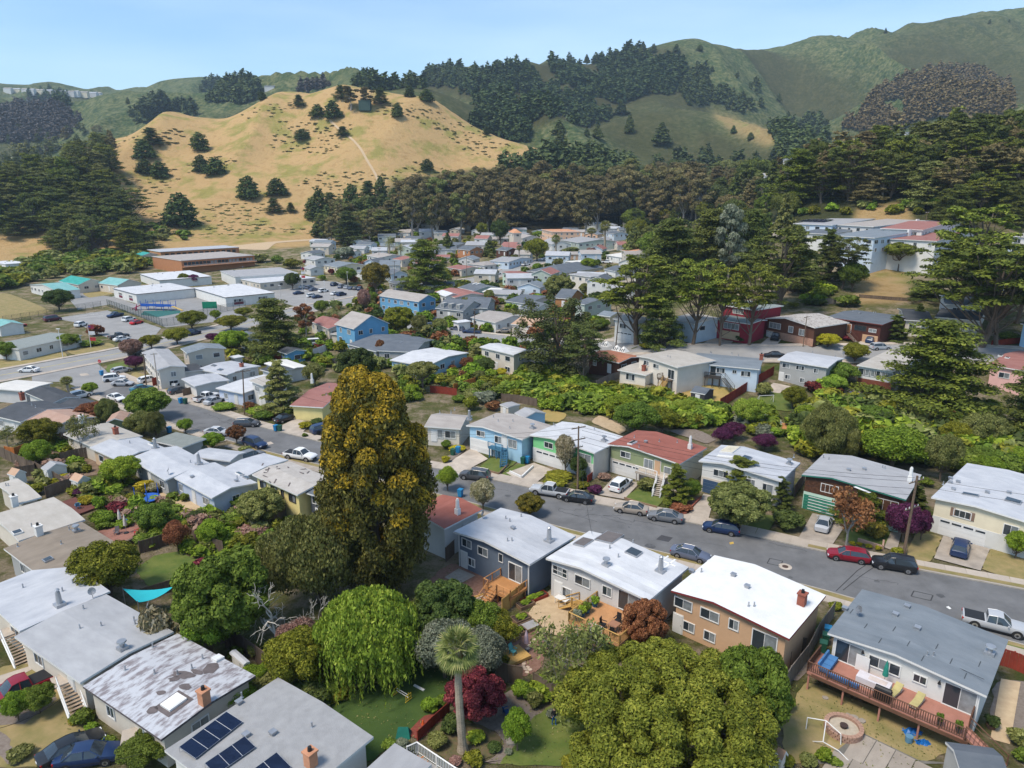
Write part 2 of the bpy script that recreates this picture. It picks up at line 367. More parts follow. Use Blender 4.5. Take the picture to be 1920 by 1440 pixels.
def roofm(c):
 P=dict(white=((.60,.605,.62),(.44,.45,.475)),pale=((.47,.48,.505),(.34,.355,.39)),grey=((.27,.27,.28),(.35,.35,.36)),mid=((.31,.315,.33),(.41,.415,.43)),tanroof=((.36,.33,.29),(.46,.43,.39)),brown=((.19,.155,.12),(.26,.215,.17)),taupe=((.29,.26,.24),(.38,.35,.325)),
             slate=((.085,.10,.12),(.135,.15,.17)),dark=((.045,.05,.058),(.075,.08,.09)),red=((.23,.075,.055),(.32,.115,.085)),brick=((.24,.10,.085),(.31,.15,.13)),terra=((.45,.20,.10),(.60,.33,.2)),bluegrey=((.14,.165,.19),(.20,.225,.25)),cream=((.55,.53,.50),(.66,.64,.6)),teal=((.02,.22,.19),(.05,.33,.30)),tealg=((.14,.34,.33),(.22,.43,.42)),rust=((.30,.12,.07),(.42,.18,.11)))
 a,b=P[c];return mat('roof_'+c,a,col2=b,rough=.82,scale=.38,stretch=(1,2.2,1),thr=(.3,.72),bump=.25,bscale=30,detail=9)
TRIM=mat('trim_white',(.68,.67,.65),rough=.6,var=.04)
TRIMD=mat('trim_dark',(.06,.05,.045),rough=.6,var=.1)
GLASS=mat('window_glass',(.03,.04,.05),rough=.08,var=0,spec=.8)
GLASSL=mat('window_glass_curtained',(.22,.24,.25),rough=.15,var=.3,scale=1.5,spec=.7)
METAL=mat('metal_vent',(.40,.41,.43),rough=.4,metal=.6,var=.12)
CONC=mat('concrete',(.32,.275,.23),rough=.9,var=.24,scale=.6,bump=.2)
CONCL=mat('pale_concrete',(.42,.36,.30),rough=.9,var=.22,scale=.5,bump=.2)
ASPH=mat('asphalt',(.15,.15,.153),rough=.92,var=.24,scale=.3,bump=.25,bscale=12,detail=10)
ASPHP=mat('asphalt_worn',(.26,.255,.25),rough=.92,var=.14,scale=.2,bump=.2,detail=10)
KERB=mat('kerb',(.34,.305,.26),rough=.9,var=.15,scale=1)
PAINT=mat('road_paint',(.62,.62,.60),rough=.8,var=.15,scale=4)
LAWN=mat('lawn',(.07,.115,.02),col2=(.15,.17,.04),rough=.95,scale=.55,bump=.8,bscale=25,detail=9)
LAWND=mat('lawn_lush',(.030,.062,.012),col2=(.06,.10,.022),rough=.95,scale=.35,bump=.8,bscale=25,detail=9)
DRYG=mat('dry_grass',(.34,.25,.12),col2=(.18,.165,.055),rough=.95,scale=.5,bump=.8,bscale=22,detail=9)
GOLDG=mat('golden_grass',(.40,.27,.10),col2=(.27,.22,.07),rough=.95,scale=.3,bump=.6,bscale=18,detail=9)
DIRT=mat('dirt',(.22,.155,.11),col2=(.13,.085,.055),rough=.95,scale=.9,bump=.6,bscale=20,detail=9)
MULCH=mat('mulch',(.17,.085,.06),col2=(.26,.15,.11),rough=.95,scale=3,bump=.8,bscale=30,detail=9)
GRAVEL=mat('gravel',(.24,.20,.17),col2=(.16,.125,.10),rough=.95,scale=3,bump=.6,bscale=30,detail=9)
SANDP=mat('sand_path',(.50,.38,.24),col2=(.40,.29,.18),rough=.95,scale=1.5,bump=.4,bscale=30)
DECK=mat('deck_boards',(.34,.135,.085),rough=.7,var=.15,scale=.6,stretch=(1,6,1))
DECKO=mat('deck_boards_orange',(.46,.22,.085),rough=.7,var=.15,scale=.6)
CEDAR=mat('cedar_new',(.48,.29,.09),rough=.8,var=.15,scale=.8)
FENCE=mat('fence_weathered',(.13,.095,.07),rough=.9,var=.3,scale=.8,stretch=(2,2,.5))
FENCEG=mat('fence_grey_wood',(.20,.17,.145),rough=.9,var=.25,scale=.8,stretch=(2,2,.5))
FENCER=mat('fence_red',(.22,.035,.02),rough=.85,var=.2)
FENCEO=mat('fence_orange',(.46,.16,.04),rough=.85,var=.2)
BARK=mat('bark',(.13,.10,.075),rough=.95,var=.35,scale=1.5,stretch=(3,3,.6))
BARKP=mat('bark_pale',(.36,.31,.26),rough=.95,var=.3,scale=1.5,stretch=(3,3,.5))
BARKG=mat('bark_grey',(.27,.25,.23),rough=.95,var=.3,scale=1.5)
BRICK=mat('brick_red',(.28,.09,.06),rough=.9,var=.25,scale=3)
RUB=mat('rubber',(.02,.02,.021),rough=.8,var=0)
RIM=mat('alloy',(.45,.45,.46),rough=.3,metal=.8,var=0)
BLACK=mat('black_plastic',(.02,.02,.022),rough=.5,var=0)
SOLAR=mat('solar_cell',(.015,.028,.075),rough=.15,var=.1,spec=.8)
FRAMEM=mat('aluminium',(.5,.5,.51),rough=.35,metal=.7,var=0)
def paintm(name,c):return mat('paint_'+name,c,rough=.28,var=0,spec=.6)
# ------------------------------------------------------------------ ground patches, streets, pavements
def drape(name,poly,m,dz,kind='structure',step=None,label=None,cat=None,thick=None):
 """a flat patch of ground cover following the terrain; poly is a list of world (x, y)"""
 if any(w in name for w in('lawn','bed','grass','yard','gravel','dirt','bank'))and 'school' not in name and len(poly)>3:
  n_=len(poly);out=[];rj=random.Random(len(poly)+int(poly[0][0]*10))
  for i in range(n_): # worn, wandering edges
   a,b,c,d=(Vector(poly[(i+k)%n_])for k in(-1,0,1,2));m_=max(3,min(10,int((c-b).length/.7)))
   for k in range(m_):
    t=k/m_;q=b.lerp(c,t)*.55+.45*.5*(2*b+(c-a)*t+(2*a-5*b+4*c-d)*t*t+(3*b-a-3*c+d)*t**3);out.append((q.x+rj.uniform(-.14,.14),q.y+rj.uniform(-.14,.14)))
  poly=out
 bm=bmesh.new();vs=[bm.verts.new((x,y,0))for x,y in poly]
 try:bm.faces.new(vs)
 except ValueError:bm.free();return None
 bmesh.ops.triangulate(bm,faces=bm.faces[:])
 ym=sum(p[1]for p in poly)/len(poly)
 step=step or(1e9 if ym<120 else max(4,ym/45))
 for _ in range(6):
  es=[e for e in bm.edges if e.calc_length()>step]
  if not es:break
  bmesh.ops.subdivide_edges(bm,edges=es,cuts=1,use_grid_fill=False)
  bmesh.ops.triangulate(bm,faces=[f for f in bm.faces if len(f.verts)>3])
 xs=np.array([v.co.x for v in bm.verts]);ys=np.array([v.co.y for v in bm.verts]);zs=height(xs,ys)+dz
 for v,z in zip(bm.verts,zs):v.co.z=z
 bmesh.ops.recalc_face_normals(bm,faces=bm.faces[:])
 if sum(f.normal.z for f in bm.faces)<0:bmesh.ops.reverse_faces(bm,faces=bm.faces[:])
 if thick:
  ret=bmesh.ops.extrude_face_region(bm,geom=bm.faces[:])
  for g in ret['geom']:
   if isinstance(g,bmesh.types.BMVert):g.co.z-=thick
  bmesh.ops.recalc_face_normals(bm,faces=bm.faces[:])
 me=bpy.data.meshes.new(name);bm.to_mesh(me);bm.free();me.materials.append(m)
 o=link(bpy.data.objects.new(name,me));tag(o,label,cat,None,kind);return o
def PG(*pts):return[ground(*p)[:2]for p in pts]
def patch(name,pts,m,dz=.03,**k):return drape(name,PG(*pts),m,dz,**k)
def polyoff(line,d):
 out=[]
 for i,p in enumerate(line):
  a=Vector(line[max(0,i-1)]);b=Vector(line[min(len(line)-1,i+1)]);t=(b-a).normalized()
  out.append((p[0]-t.y*d,p[1]+t.x*d))
 return out
def smoothline(pts,n=6):
 """Catmull-Rom through world points"""
 P=[Vector(p)for p in pts];P=[P[0]*2-P[1]]+P+[P[-1]*2-P[-2]];out=[]
 for i in range(1,len(P)-2):
  for k in range(n):
   t=k/n;a,b,c,d=P[i-1:i+3]
   out.append(tuple(.5*((2*b)+(c-a)*t+(2*a-5*b+4*c-d)*t*t+(3*b-a-3*c+d)*t**3)))
 out.append(tuple(P[-2]));return out
def band(name,la,lb,m,dz,thick=None,kind='structure',parent=None):
 """strip between two world polylines with the same number of points"""
 n=len(la);A=np.array(la);B=np.array(lb);za=height(A[:,0],A[:,1])+dz;zb=height(B[:,0],B[:,1])+dz
 mb=MB();vs=[(A[i][0],A[i][1],za[i])for i in range(n)]+[(B[i][0],B[i][1],zb[i])for i in range(n)]
 if thick:
  vs+=[(x,y,z-thick)for x,y,z in vs]
 cr=(A[1][0]-A[0][0])*(B[0][1]-A[0][1])-(A[1][1]-A[0][1])*(B[0][0]-A[0][0])
 fs=[]
 for i in range(n-1):
  fs.append((i,i+1,n+i+1,n+i))
  if thick:fs+=[(2*n+i,2*n+i+1,i+1,i),(n+i,n+i+1,3*n+i+1,3*n+i)]
 if cr<0:fs=[f[::-1]for f in fs]
 mb.quadmesh(vs,fs);return mb.build(name,m,parent,kind=kind)
SLABME={}
def slabme(m):
 if m.name not in SLABME:
  b=MB();b.box((0,0,0),(1,1,1));SLABME[m.name]=b.mesh('slab',m)
 return SLABME[m.name]
def pavement(line,off,width,m=CONCL,slabs=True,maxn=120):
 la=polyoff(line,off);lb=polyoff(line,off+width)
 o=band('pavement',la,lb,CONC,.125,thick=.2)
 if slabs:
  mid=polyoff(line,off+width/2);L=[0];n=0
  for i in range(len(mid)-1):
   a=Vector(mid[i]);b=Vector(mid[i+1]);d=(b-a).length;k=max(1,round(d/1.45))
   for j in range(k):
    if n>=maxn:return o
    p=a.lerp(b,(j+.5)/k);n+=1
    inst('slab',slabme(m),o,(p.x,p.y,hz(p.x,p.y)+.125),(0,0,math.atan2(b.y-a.y,b.x-a.x)),(d/k-.05,abs(width)-.04,.03))
 return o
# ------------------------------------------------------------------ houses
class House:
 def __init__(s,name,label,cat,p0,p1,p2,h,roof=('u',.5,.6),wall='white',rf='white',trim=None,oh=.45,zb=None,world=False,group=None,parent=None,fast=False,strips=None,ztop=None,pre=''):
  gz=zb
  if gz is None:
   q=p1 if world else ground(*p1);gz=hz(q[0],q[1])if world else q[2]
  for _ in range(3):
   W=[p if world else plane(p[0],p[1],gz+h)for p in(p0,p1,p2)]
   if zb is not None or world:break
   c=((W[0][0]+W[2][0])/2,(W[0][1]+W[2][1])/2);gz=hz(*c)
  a,b,c=map(Vector,W);u=(b-a);Lu=u.length;u.normalize();v=Vector((-u.y,u.x));dv=(c-b).dot(v);s.sg=1 if dv>0 else-1;Lv=abs(dv)
  s.Lu,s.Lv,s.h,s.zb,s.oh,s.roof=Lu,Lv,h,gz,oh,roof
  s.rz=math.atan2(u.y,u.x);s.org=a
  if parent is None:
   s.o=thing(name,label,cat,(a.x,a.y,gz),s.rz,group);s.par=s.o;s.off=Vector((0,0,0));s.drz=0
  else:
   s.o=parent.o;s.par=parent.o
  s.parent_house=parent
  if parent is not None:
   r=bpy.data.objects.new(pre+'wing',None);link(r,parent.o)
   d=a-parent.org;ca,sa=math.cos(-parent.rz),math.sin(-parent.rz)
   r.location=(d.x*ca-d.y*sa,d.x*sa+d.y*ca,gz-parent.zb);r.rotation_euler=(0,0,s.rz-parent.rz);s.par=r
  s.W=lambda x,y:(x,y*s.sg)
  s.wm=wallm(wall)if isinstance(wall,str)else wall;s.rm=roofm(rf)if isinstance(rf,str)else rf;s.tm=trim or TRIM
  # corners of the walls in local coordinates
  o=oh
  s.C=[(o,o*s.sg),(Lu-o,o*s.sg),(Lu-o,(Lv-o)*s.sg),(o,(Lv-o)*s.sg)]
  s.build_walls();s.build_roof(strips)
 def prof(s,x,y):
  """roof surface height over the base at local x, y (y positive)"""
  t,r,rise=s.roof[0],s.roof[1],s.roof[2]
  if t=='u':q=x/s.Lu;return s.h+rise*(q/r if q<r else(1-q)/(1-r))if 0<r<1 else s.h+rise*(q if r>=1 else 1-q)
  if t=='v':q=y/s.Lv;return s.h+rise*(q/r if q<r else(1-q)/(1-r))if 0<r<1 else s.h+rise*(q if r>=1 else 1-q)
  if t=='h':k=min(x,s.Lu-x,y,s.Lv-y);return s.h+rise*max(0,min(1,k/(min(s.Lu,s.Lv)/2)))
  return s.h
 def build_walls(s):
  mb=MB();t,r=s.roof[0],s.roof[1];C=s.C;top=[]
  ring=[]
  for i in range(4):
   a,b=C[i],C[(i+1)%4];ring.append(a)
   if t in 'uv' and 0<r<1:
    k=0 if t=='u' else 1;Rr=(s.Lu*r)if t=='u' else s.Lv*r*s.sg
    if(a[k]-Rr)*(b[k]-Rr)<0:
     q=(Rr-a[k])/(b[k]-a[k]);ring.append((a[0]+(b[0]-a[0])*q,a[1]+(b[1]-a[1])*q))
  n=len(ring);zt=[s.prof(x,abs(y))-.12 for x,y in ring]if t!='h' else[s.h-.05]*n
  vs=[(x,y,-6.0 if s.h>6.9 else-1.0)for x,y in ring]+[(x,y,z)for(x,y),z in zip(ring,zt)]
  fs=[(i,(i+1)%n,n+(i+1)%n,n+i)for i in range(n)]
  if s.sg<0:fs=[f[::-1]for f in fs]
  mb.quadmesh(vs,fs);mb.build('wall',s.wm,s.par)
 def build_roof(s,strips):
  mb=MB();t,r,rise=s.roof[0],s.roof[1],s.roof[2];Lu,Lv,sg=s.Lu,s.Lv,s.sg;th=.2
  if t=='h':
   m=min(Lu,Lv)/2
   rid=[(m,m),(Lu-m,Lv-m)]if Lu>=Lv else[(m,m),(Lu-m,Lv-m)]
   if Lu>=Lv:rid=[(m,Lv/2),(Lu-m,Lv/2)]
   else:rid=[(Lu/2,m),(Lu/2,Lv-m)]
   vs=[(0,0,s.h),(Lu,0,s.h),(Lu,Lv,s.h),(0,Lv,s.h),(*rid[0],s.h+rise),(*rid[1],s.h+rise)]
   vs+=[(x,y,s.h-th)for x,y in((0,0),(Lu,0),(Lu,Lv),(0,Lv))]
   fs=[(0,1,5,4),(1,2,5),(2,3,4,5),(3,0,4)]if Lu>=Lv else[(0,1,4),(1,2,5,4),(2,3,5),(3,0,4,5)]
   side=[(6,7,1,0),(7,8,2,1),(8,9,3,2),(9,6,0,3),(9,8,7,6)]
  else:
   if t=='u':L,Wd=Lu,Lv;P=lambda a,b,z:(a,b,z)
   elif t=='v':L,Wd=Lv,Lu;P=lambda a,b,z:(b,a,z)
   else:L,Wd=Lu,Lv;P=lambda a,b,z:(a,b,z);r=0;rise=0
   st=[0,L*r,L]if 0<r<1 else[0,L]
   zf=lambda a:s.prof(*((a,0)if t!='v' else(0,a)))
   n=len(st)
   vs=[P(a,0,zf(a))for a in st]+[P(a,Wd,zf(a))for a in st]+[P(a,0,zf(a)-th)for a in st]+[P(a,Wd,zf(a)-th)for a in st]
   fs=[(i,i+1,n+i+1,n+i)for i in range(n-1)]
   side=[(2*n+i,2*n+i+1,i+1,i)for i in range(n-1)]+[(n+i,n+i+1,3*n+i+1,3*n+i)for i in range(n-1)]
   side+=[(2*n,0,n,3*n),(n-1,3*n-1,4*n-1,2*n-1)]+[(3*n+i,3*n+i+1,2*n+i+1,2*n+i)for i in range(n-1)]
   if t=='v':fs=[f[::-1]for f in fs];side=[f[::-1]for f in side]
  if sg<0:fs=[f[::-1]for f in fs];side=[f[::-1]for f in side];vs=[(x,-y,z)for x,y,z in vs]
  mb.quadmesh(vs,fs);mb.mi=1;mb.quadmesh([],[]);k=len(mb.v)-len(vs);mb.f+=[tuple(k+i for i in f)for f in side];mb.m+=[1]*len(side)
  s.roofo=mb.build('roof',[s.rm,s.tm],s.par)
  if strips and t in 'uvf':
   # rolled roofing laid in strips; each strip is a piece
   ax,w=strips;along=Lv if ax=='v' else Lu;n=max(2,round(along/w));w=along/n
   for i in range(n):
    a,b=i*w+.012,(i+1)*w-.012;mb=MB()
    oth=(lambda q:(q,0))if ax=='v' else(lambda q:(0,q))
    if ax=='v':qs=[0,Lu*r,Lu]if t=='u' and 0<r<1 else[0,Lu];pts=[[(q,c,s.prof(q,min(max(c,0),Lv))+.022)for q in qs]for c in(a,b)]
    else:qs=[0,Lv*r,Lv]if t=='v' and 0<r<1 else[0,Lv];pts=[[(c,q,s.prof(c,q)+.022)for q in qs]for c in(a,b)]
    m_=len(qs);vs=[(x,y*sg,z+(.012 if j else 0))for j,row in enumerate(pts)for x,y,z in row];vs+=[(x,y,z-.03)for x,y,z in vs]
    fs=[(j,j+1,m_+j+1,m_+j)for j in range(m_-1)]+[(2*m_+j,2*m_+j+1,j+1,j)for j in range(m_-1)]+[(m_+j,m_+j+1,3*m_+j+1,3*m_+j)for j in range(m_-1)]
    mb.quadmesh(vs,fs);mb.build('roofing_sheet',s.rm,s.roofo)
 # ---- faces
 def face(s,i):
  a,b=Vector(s.C[i]),Vector(s.C[(i+1)%4]);d=(b-a);L=d.length;d.normalize()
  c=Vector((s.Lu/2,s.Lv/2*s.sg));n=Vector((d.y,-d.x))
  if n.dot((a+b)/2-c)<0:n=-n
  return a,d,n,L
 def fp(s,i,t,off=0):
  a,d,n,L=s.face(i);t=t*L if-1<=t<=1 else t
  p=a+d*t+n*off;return p,math.atan2(d.y,d.x),n
 def fbox(s,mb,i,t,z,w,h,off,dep):
  p,ang,n=s.fp(i,t,off);mb.box((p.x,p.y,z+h/2),(w,dep,h),rz=ang)
 def win(s,i,t,z,w,h,n=2,kind='window',m=None,trim=None,cur=False,rows=1):
  """frame mesh with its panes as sub-parts; z is the height of the sill over the base"""
  fr=MB();tw=.09 if w>.8 else .06;tm=trim or TRIM
  L=s.face(i)[3];tt=t*L if-1<=t<=1 else t
  for dx in(-w/2,w/2):s.fbox(fr,i,tt+dx if tt+dx>1 else(tt+dx)/L,z-tw/2,tw,h+tw,.04,.09)
  for dz in(0,h):s.fbox(fr,i,tt if tt>1 else tt/L,z+dz-tw/2,w-tw,tw,.04,.09)
  for k in range(1,n):
   q=tt-w/2+w*k/n;s.fbox(fr,i,q if q>1 else q/L,z+tw/2,.05,h-tw,.035,.07)
  for k in range(1,rows):s.fbox(fr,i,tt if tt>1 else tt/L,z+h*k/rows-.02,w-tw,.04,.03,.06)
  fo=fr.build(kind,tm,s.par)
  for k in range(n):
   mb=MB();q=tt-w/2+w*(k+.5)/n;s.fbox(mb,i,q if q>1 else q/L,z+.03,w/n-.04,h-.06,.012,.02)
   mb.build('pane',m or(GLASSL if cur or(cur is None and k%2)else GLASS),fo)
  return fo
 def slab(s,i,t,z,w,h,m,name='door',off=.03,dep=.06):
  mb=MB();L=s.face(i)[3];s.fbox(mb,i,t,z,w,h,off,dep);return mb.build(name,m,s.par)
 def door(s,i,t,z=0,m=None,w=.95,h=2.05):
  s.slab(i,t,z,w+.2,h+.1,TRIM,'door_frame',.015,.05);d=s.slab(i,t,z,w,h,m or TRIM,'door',.05,.06)
  mb=MB();p,ang,n=s.fp(i,t,.1);q=Vector((math.cos(ang),math.sin(ang)))*.35;mb.box((p.x+q.x,p.y+q.y,z+1),(.06,.06,.06));mb.build('handle',METAL,d)
 def garage(s,i,t,w=4.8,h=2.15,m=None,rows=4,lites=True,z=0):
  L=s.face(i)[3];f=s.slab(i,t,z,w+.24,h+.12,TRIM if m is None else m,'garage_door_frame',.012,.05)
  for r_ in range(rows):
   mb=MB();s.fbox(mb,i,t,z+r_*h/rows+.015,w,h/rows-.03,.05,.05);pn=mb.build('garage_door_panel',m or TRIM,f)
   if lites and r_==rows-1:
    tt=t*L if-1<=t<=1 else t
    mb=MB()
    for k in range(4):
     q=tt-w/2+w*(k+.5)/4;s.fbox(mb,i,q if q>1 else q/L,z+r_*h/rows+.16,w/4-.25,h/rows-.3,.08,.03)
    mb.build('garage_window',GLASS,f)
 def band(s,i,z0,z1,m,off=.02,name='lower_wall'):
  mb=MB();L=s.face(i)[3];s.fbox(mb,i,.5,z0,L+.04,z1-z0,off,.06);mb.build(name,m,s.par)
 # ---- roof fixtures located by pixel
 def rp(s,px,py):
  z=s.h+.3
  for _ in range(6):
   x,y=plane(px,py,s.zb+z);d=Vector((x,y))-s.org;ca,sa=math.cos(-s.rz),math.sin(-s.rz)
   lx,ly=d.x*ca-d.y*sa,(d.x*sa+d.y*ca)*s.sg;z=s.prof(min(max(lx,0),s.Lu),min(max(ly,0),s.Lv))
  return lx,ly*s.sg,z
 def tilt(s,lx,ly):
  e=.1;ly=abs(ly);return(s.prof(lx+e,ly)-s.prof(lx-e,ly))/(2*e),(s.prof(lx,ly+e)-s.prof(lx,ly-e))/(2*e)*s.sg
 def vent(s,px,py,kind='pipe'):
  x,y,z=s.rp(px,py);mb=MB()
  if kind=='pipe':mb.tube((x,y,z-.1),(x,y,z+.45),.07,n=7);mb.tube((x,y,z-.05),(x,y,z+.06),.16,.1,n=8);mb.build('vent_pipe',METAL,s.par)
  elif kind=='box':mb.box((x,y,z+.1),(.4,.4,.25));mb.box((x,y,z+.27),(.5,.5,.08));mb.build('roof_vent',METAL,s.par)
  elif kind=='cap':mb.box((x,y,z+.12),(.75,.75,.3));mb.tube((x,y,z+.25),(x,y,z+.75),.2,n=10);mb.tube((x,y,z+.72),(x,y,z+.84),.42,.38,n=12);mb.build('roof_vent',METAL,s.par)
  elif kind=='flue':mb.box((x,y,z+.12),(.9,.9,.3));mb.tube((x,y,z+.25),(x,y,z+1.5),.3,.22,n=10);mb.tube((x,y,z+1.5),(x,y,z+1.75),.14,n=8);mb.tube((x,y,z+1.7),(x,y,z+1.85),.24,.1,n=8);mb.build('chimney',METAL,s.par)
  elif kind=='stack': # white metal chimney
   mb.box((x,y,z+.3),(.55,.55,.9));mb.tube((x,y,z+.7),(x,y,z+1.9),.26,.2,n=8);mb.tube((x,y,z+1.85),(x,y,z+2.05),.14,n=8);mb.build('chimney',TRIM,s.par)
  elif kind in('brick','terra','white'):
   mm=dict(brick=BRICK,terra=mat('terracotta_flue',(.50,.24,.14)),white=TRIM)[kind]
   mb.box((x,y,z+.45),(.7,.7,1.4));mb.box((x,y,z+1.2),(.85,.85,.14));mb.build('chimney',mm,s.par)
   mb=MB();mb.tube((x,y,z+1.25),(x,y,z+1.6),.17,.14,n=8);mb.build('chimney_pot',BLACK,s.par)
  elif kind=='dish':
   mb.tube((x,y,z-.1),(x,y,z+.7),.03,n=5);n_=12;c=Vector((x,y,z+.8));q=Vector((-.5,-.75,.45)).normalized().to_track_quat('Z','Y')
   vs=[tuple(c+q@Vector((math.cos(2*math.pi*k/n_)*.38,math.sin(2*math.pi*k/n_)*.38,0)))for k in range(n_)]+[tuple(c+q@Vector((0,0,-.1)))]
   mb.quadmesh(vs,[(k,(k+1)%n_,n_)for k in range(n_)]+[(n_,(k+1)%n_,k)for k in range(n_)]);mb.build('satellite_dish',METAL,s.par)
 def vents(s,*pts):
  for p in pts:s.vent(p[0],p[1],p[2]if len(p)>2 else 'pipe')
 def light(s,px,py,w,d,m=None,kind='skylight',dome=False):
  """skylight at a pixel, w along the first edge and d along the second"""
  x,y,z=s.rp(px,py);tx,ty=s.tilt(x,y);mb=MB();mb.box((x,y,z+.08),(w,d,.26),ry=-math.atan(tx),rx=math.atan(ty));f=mb.build(kind,TRIM if dome else METAL,s.par)
  mb=MB();mb.box((x,y,z+.225),(w-.18,d-.18,.03),ry=-math.atan(tx),rx=math.atan(ty));mb.build('pane',m or GLASS,f);return f
 def patchroof(s,px,py,w,d,m,name='roof_patch',ang=0):
  x,y,z=s.rp(px,py);tx,ty=s.tilt(x,y);mb=MB();mb.box((x,y,z+.04),(w,d,.03),rz=ang,ry=-math.atan(tx),rx=math.atan(ty));return mb.build(name,m,s.roofo)
 def base(s,x,y):return(x,y*s.sg)
 def world(s,lx,ly,z):
  ca,sa=math.cos(s.rz),math.sin(s.rz);return(s.org.x+lx*ca-ly*sa,s.org.y+lx*sa+ly*ca,s.zb+z)
def stairs(par,p,dirv,z1,z0,w,m,railm=None,name='stairs'):
 """open flight going down from p (top) along dirv in par's local space"""
 n=max(2,round((z1-z0)/.18));run=.28;d=Vector(dirv).normalized();q=Vector((-d.y,d.x,0));so=link(bpy.data.objects.new(name,None),par);ang=math.atan2(d.y,d.x)
 for k in range(n):
  mb=MB();c=Vector(p).to_3d()+d*(run*(k+.5));z=z1-(z1-z0)*(k+1)/n;mb.box((c.x,c.y,z),(run+.02,w,.05),rz=ang);mb.build('step',m,so)
 mb=MB()
 for sgn in(-1,1):
  a=Vector(p).to_3d()+q*sgn*w/2;b=a+d*run*n
  mb.tube((a.x,a.y,z1-.1),(b.x,b.y,z0-.05),.1,n=4)
  if railm:mb.tube((a.x,a.y,z1+.9),(b.x,b.y,z0+.9),.05,n=4);mb.tube((a.x,a.y,z1),(a.x,a.y,z1+.95),.05,n=4);mb.tube((b.x,b.y,z0-.1),(b.x,b.y,z0+.95),.05,n=4);mb.tube((a.x,a.y,z1+.5),(b.x,b.y,z0+.5),.03,n=4)
 mb.build('stringer',railm or m,so);return so
def railing(par,pts,h,m,bal=.14,closed=False,post=1.8,name='railing',zf=None,balr=.022):
 """posts and rails as one part, each run of balusters joined as stuff"""
 ro=link(bpy.data.objects.new(name,None),par);pts=[Vector(p)for p in pts]
 rails=MB();bl=MB()
 for i in range(len(pts)-1):
  a,b=pts[i],pts[i+1];L=(b-a).length;n=max(1,round(L/post));ang=math.atan2((b-a).y,(b-a).x)
  for k in range(n+1):
   p=a.lerp(b,k/n);pb=MB();pb.box((p.x,p.y,p.z+h/2),(.1,.1,h+.06),rz=ang);pb.build('post',m,ro)
  rails.tube(a+Vector((0,0,h)),b+Vector((0,0,h)),.06,n=4);rails.tube(a+Vector((0,0,.12)),b+Vector((0,0,.12)),.035,n=4)
  k=int(L/bal)
  for j in range(1,k):
   p=a.lerp(b,j/k);bl.tube(p+Vector((0,0,.12)),p+Vector((0,0,h)),balr,n=4,cap=False)
 rails.build('rail',m,ro)
 o=bl.build('balusters',m,ro)
 if o:o['kind']='stuff'
 return ro
# ------------------------------------------------------------------ fences
def fence(pts,m=FENCE,h=1.8,label='weathered wooden fence',name='wooden_fence',boards=True,world=False,cat='fence',post=2.4,group=None):
 P=[Vector(p if world else ground(*p)[:2])for p in pts]
 o=thing(name,label,cat,(P[0].x,P[0].y,hz(P[0].x,P[0].y)),0,group);ox,oy,oz=o.location
 for i in range(len(P)-1):
  a,b=P[i],P[i+1];L=(b-a).length;n=max(1,round(L/post));ang=math.atan2(b.y-a.y,b.x-a.x)
  for k in range(n):
   c0=a.lerp(b,k/n);c1=a.lerp(b,(k+1)/n);z0=hz(c0.x,c0.y)-oz;z1=hz(c1.x,c1.y)-oz
   mb=MB();mb.box((c0.x-ox,c0.y-oy,z0+h/2),(.11,.11,h+.1),rz=ang);mb.build('post',m,o)
   mb=MB();nb_=max(2,int((c1-c0).length/.3));zc=(z0+z1)/2;w=(c1-c0).length/nb_
   for j in range(nb_):
    p=c0.lerp(c1,(j+.5)/nb_);zz=z0+(z1-z0)*(j+.5)/nb_;hh=h+random.uniform(-.03,.03)
    mb.box((p.x-ox,p.y-oy,zz+hh/2),(w-.015,.03,hh),rz=ang)
   mb.box(((c0.x+c1.x)/2-ox,(c0.y+c1.y)/2-oy,zc+h*.97),((c1-c0).length,.07,.07),rz=ang,ry=-math.atan2(z1-z0,(c1-c0).length))
   mb.build('fence_panel',m,o)
 return o
# ------------------------------------------------------------------ cars
def loft(st,wr=.76):
 """st rows: x, halfwidth, zlow, zbelt, zroof, halfroof  -> body mesh builder, glass mesh builder"""
 body,gl=MB(),MB();rows=[]
 for x,w,zl,zb,zr,hr in st:
  rows.append([(x,w*.88,zl),(x,w,zl+.22),(x,w,zb-.16),(x,w*.95,zb),(x,hr,zr),(x,hr*.5,zr+.035),(x,0,zr+.045)])
 n=len(rows);m=7
 def is_house(i):return st[i][4]-st[i][3]>.12
 for sgn in(1,-1):
  for i in range(n-1):
   for j in range(m-1):
    q=[rows[i][j],rows[i][j+1],rows[i+1][j+1],rows[i+1][j]];q=[(x,y*sgn,z)for x,y,z in q]
    if sgn<0:q=q[::-1]
    hi,hj=is_house(i),is_house(i+1)
    g=(j==3 and(hi or hj))or(j>3 and hi!=hj)
    (gl if g else body).quadmesh(q,[(0,1,2,3)])
 for i,fl in((0,1),(n-1,0)):
  r=rows[i];poly=[(x,y,z)for x,y,z in r]+[(x,-y,z)for x,y,z in r[::-1][1:]]
  body.quadmesh(poly,[tuple(range(len(poly)))[::1 if fl else-1]])
 return body,gl,rows
CAR={}
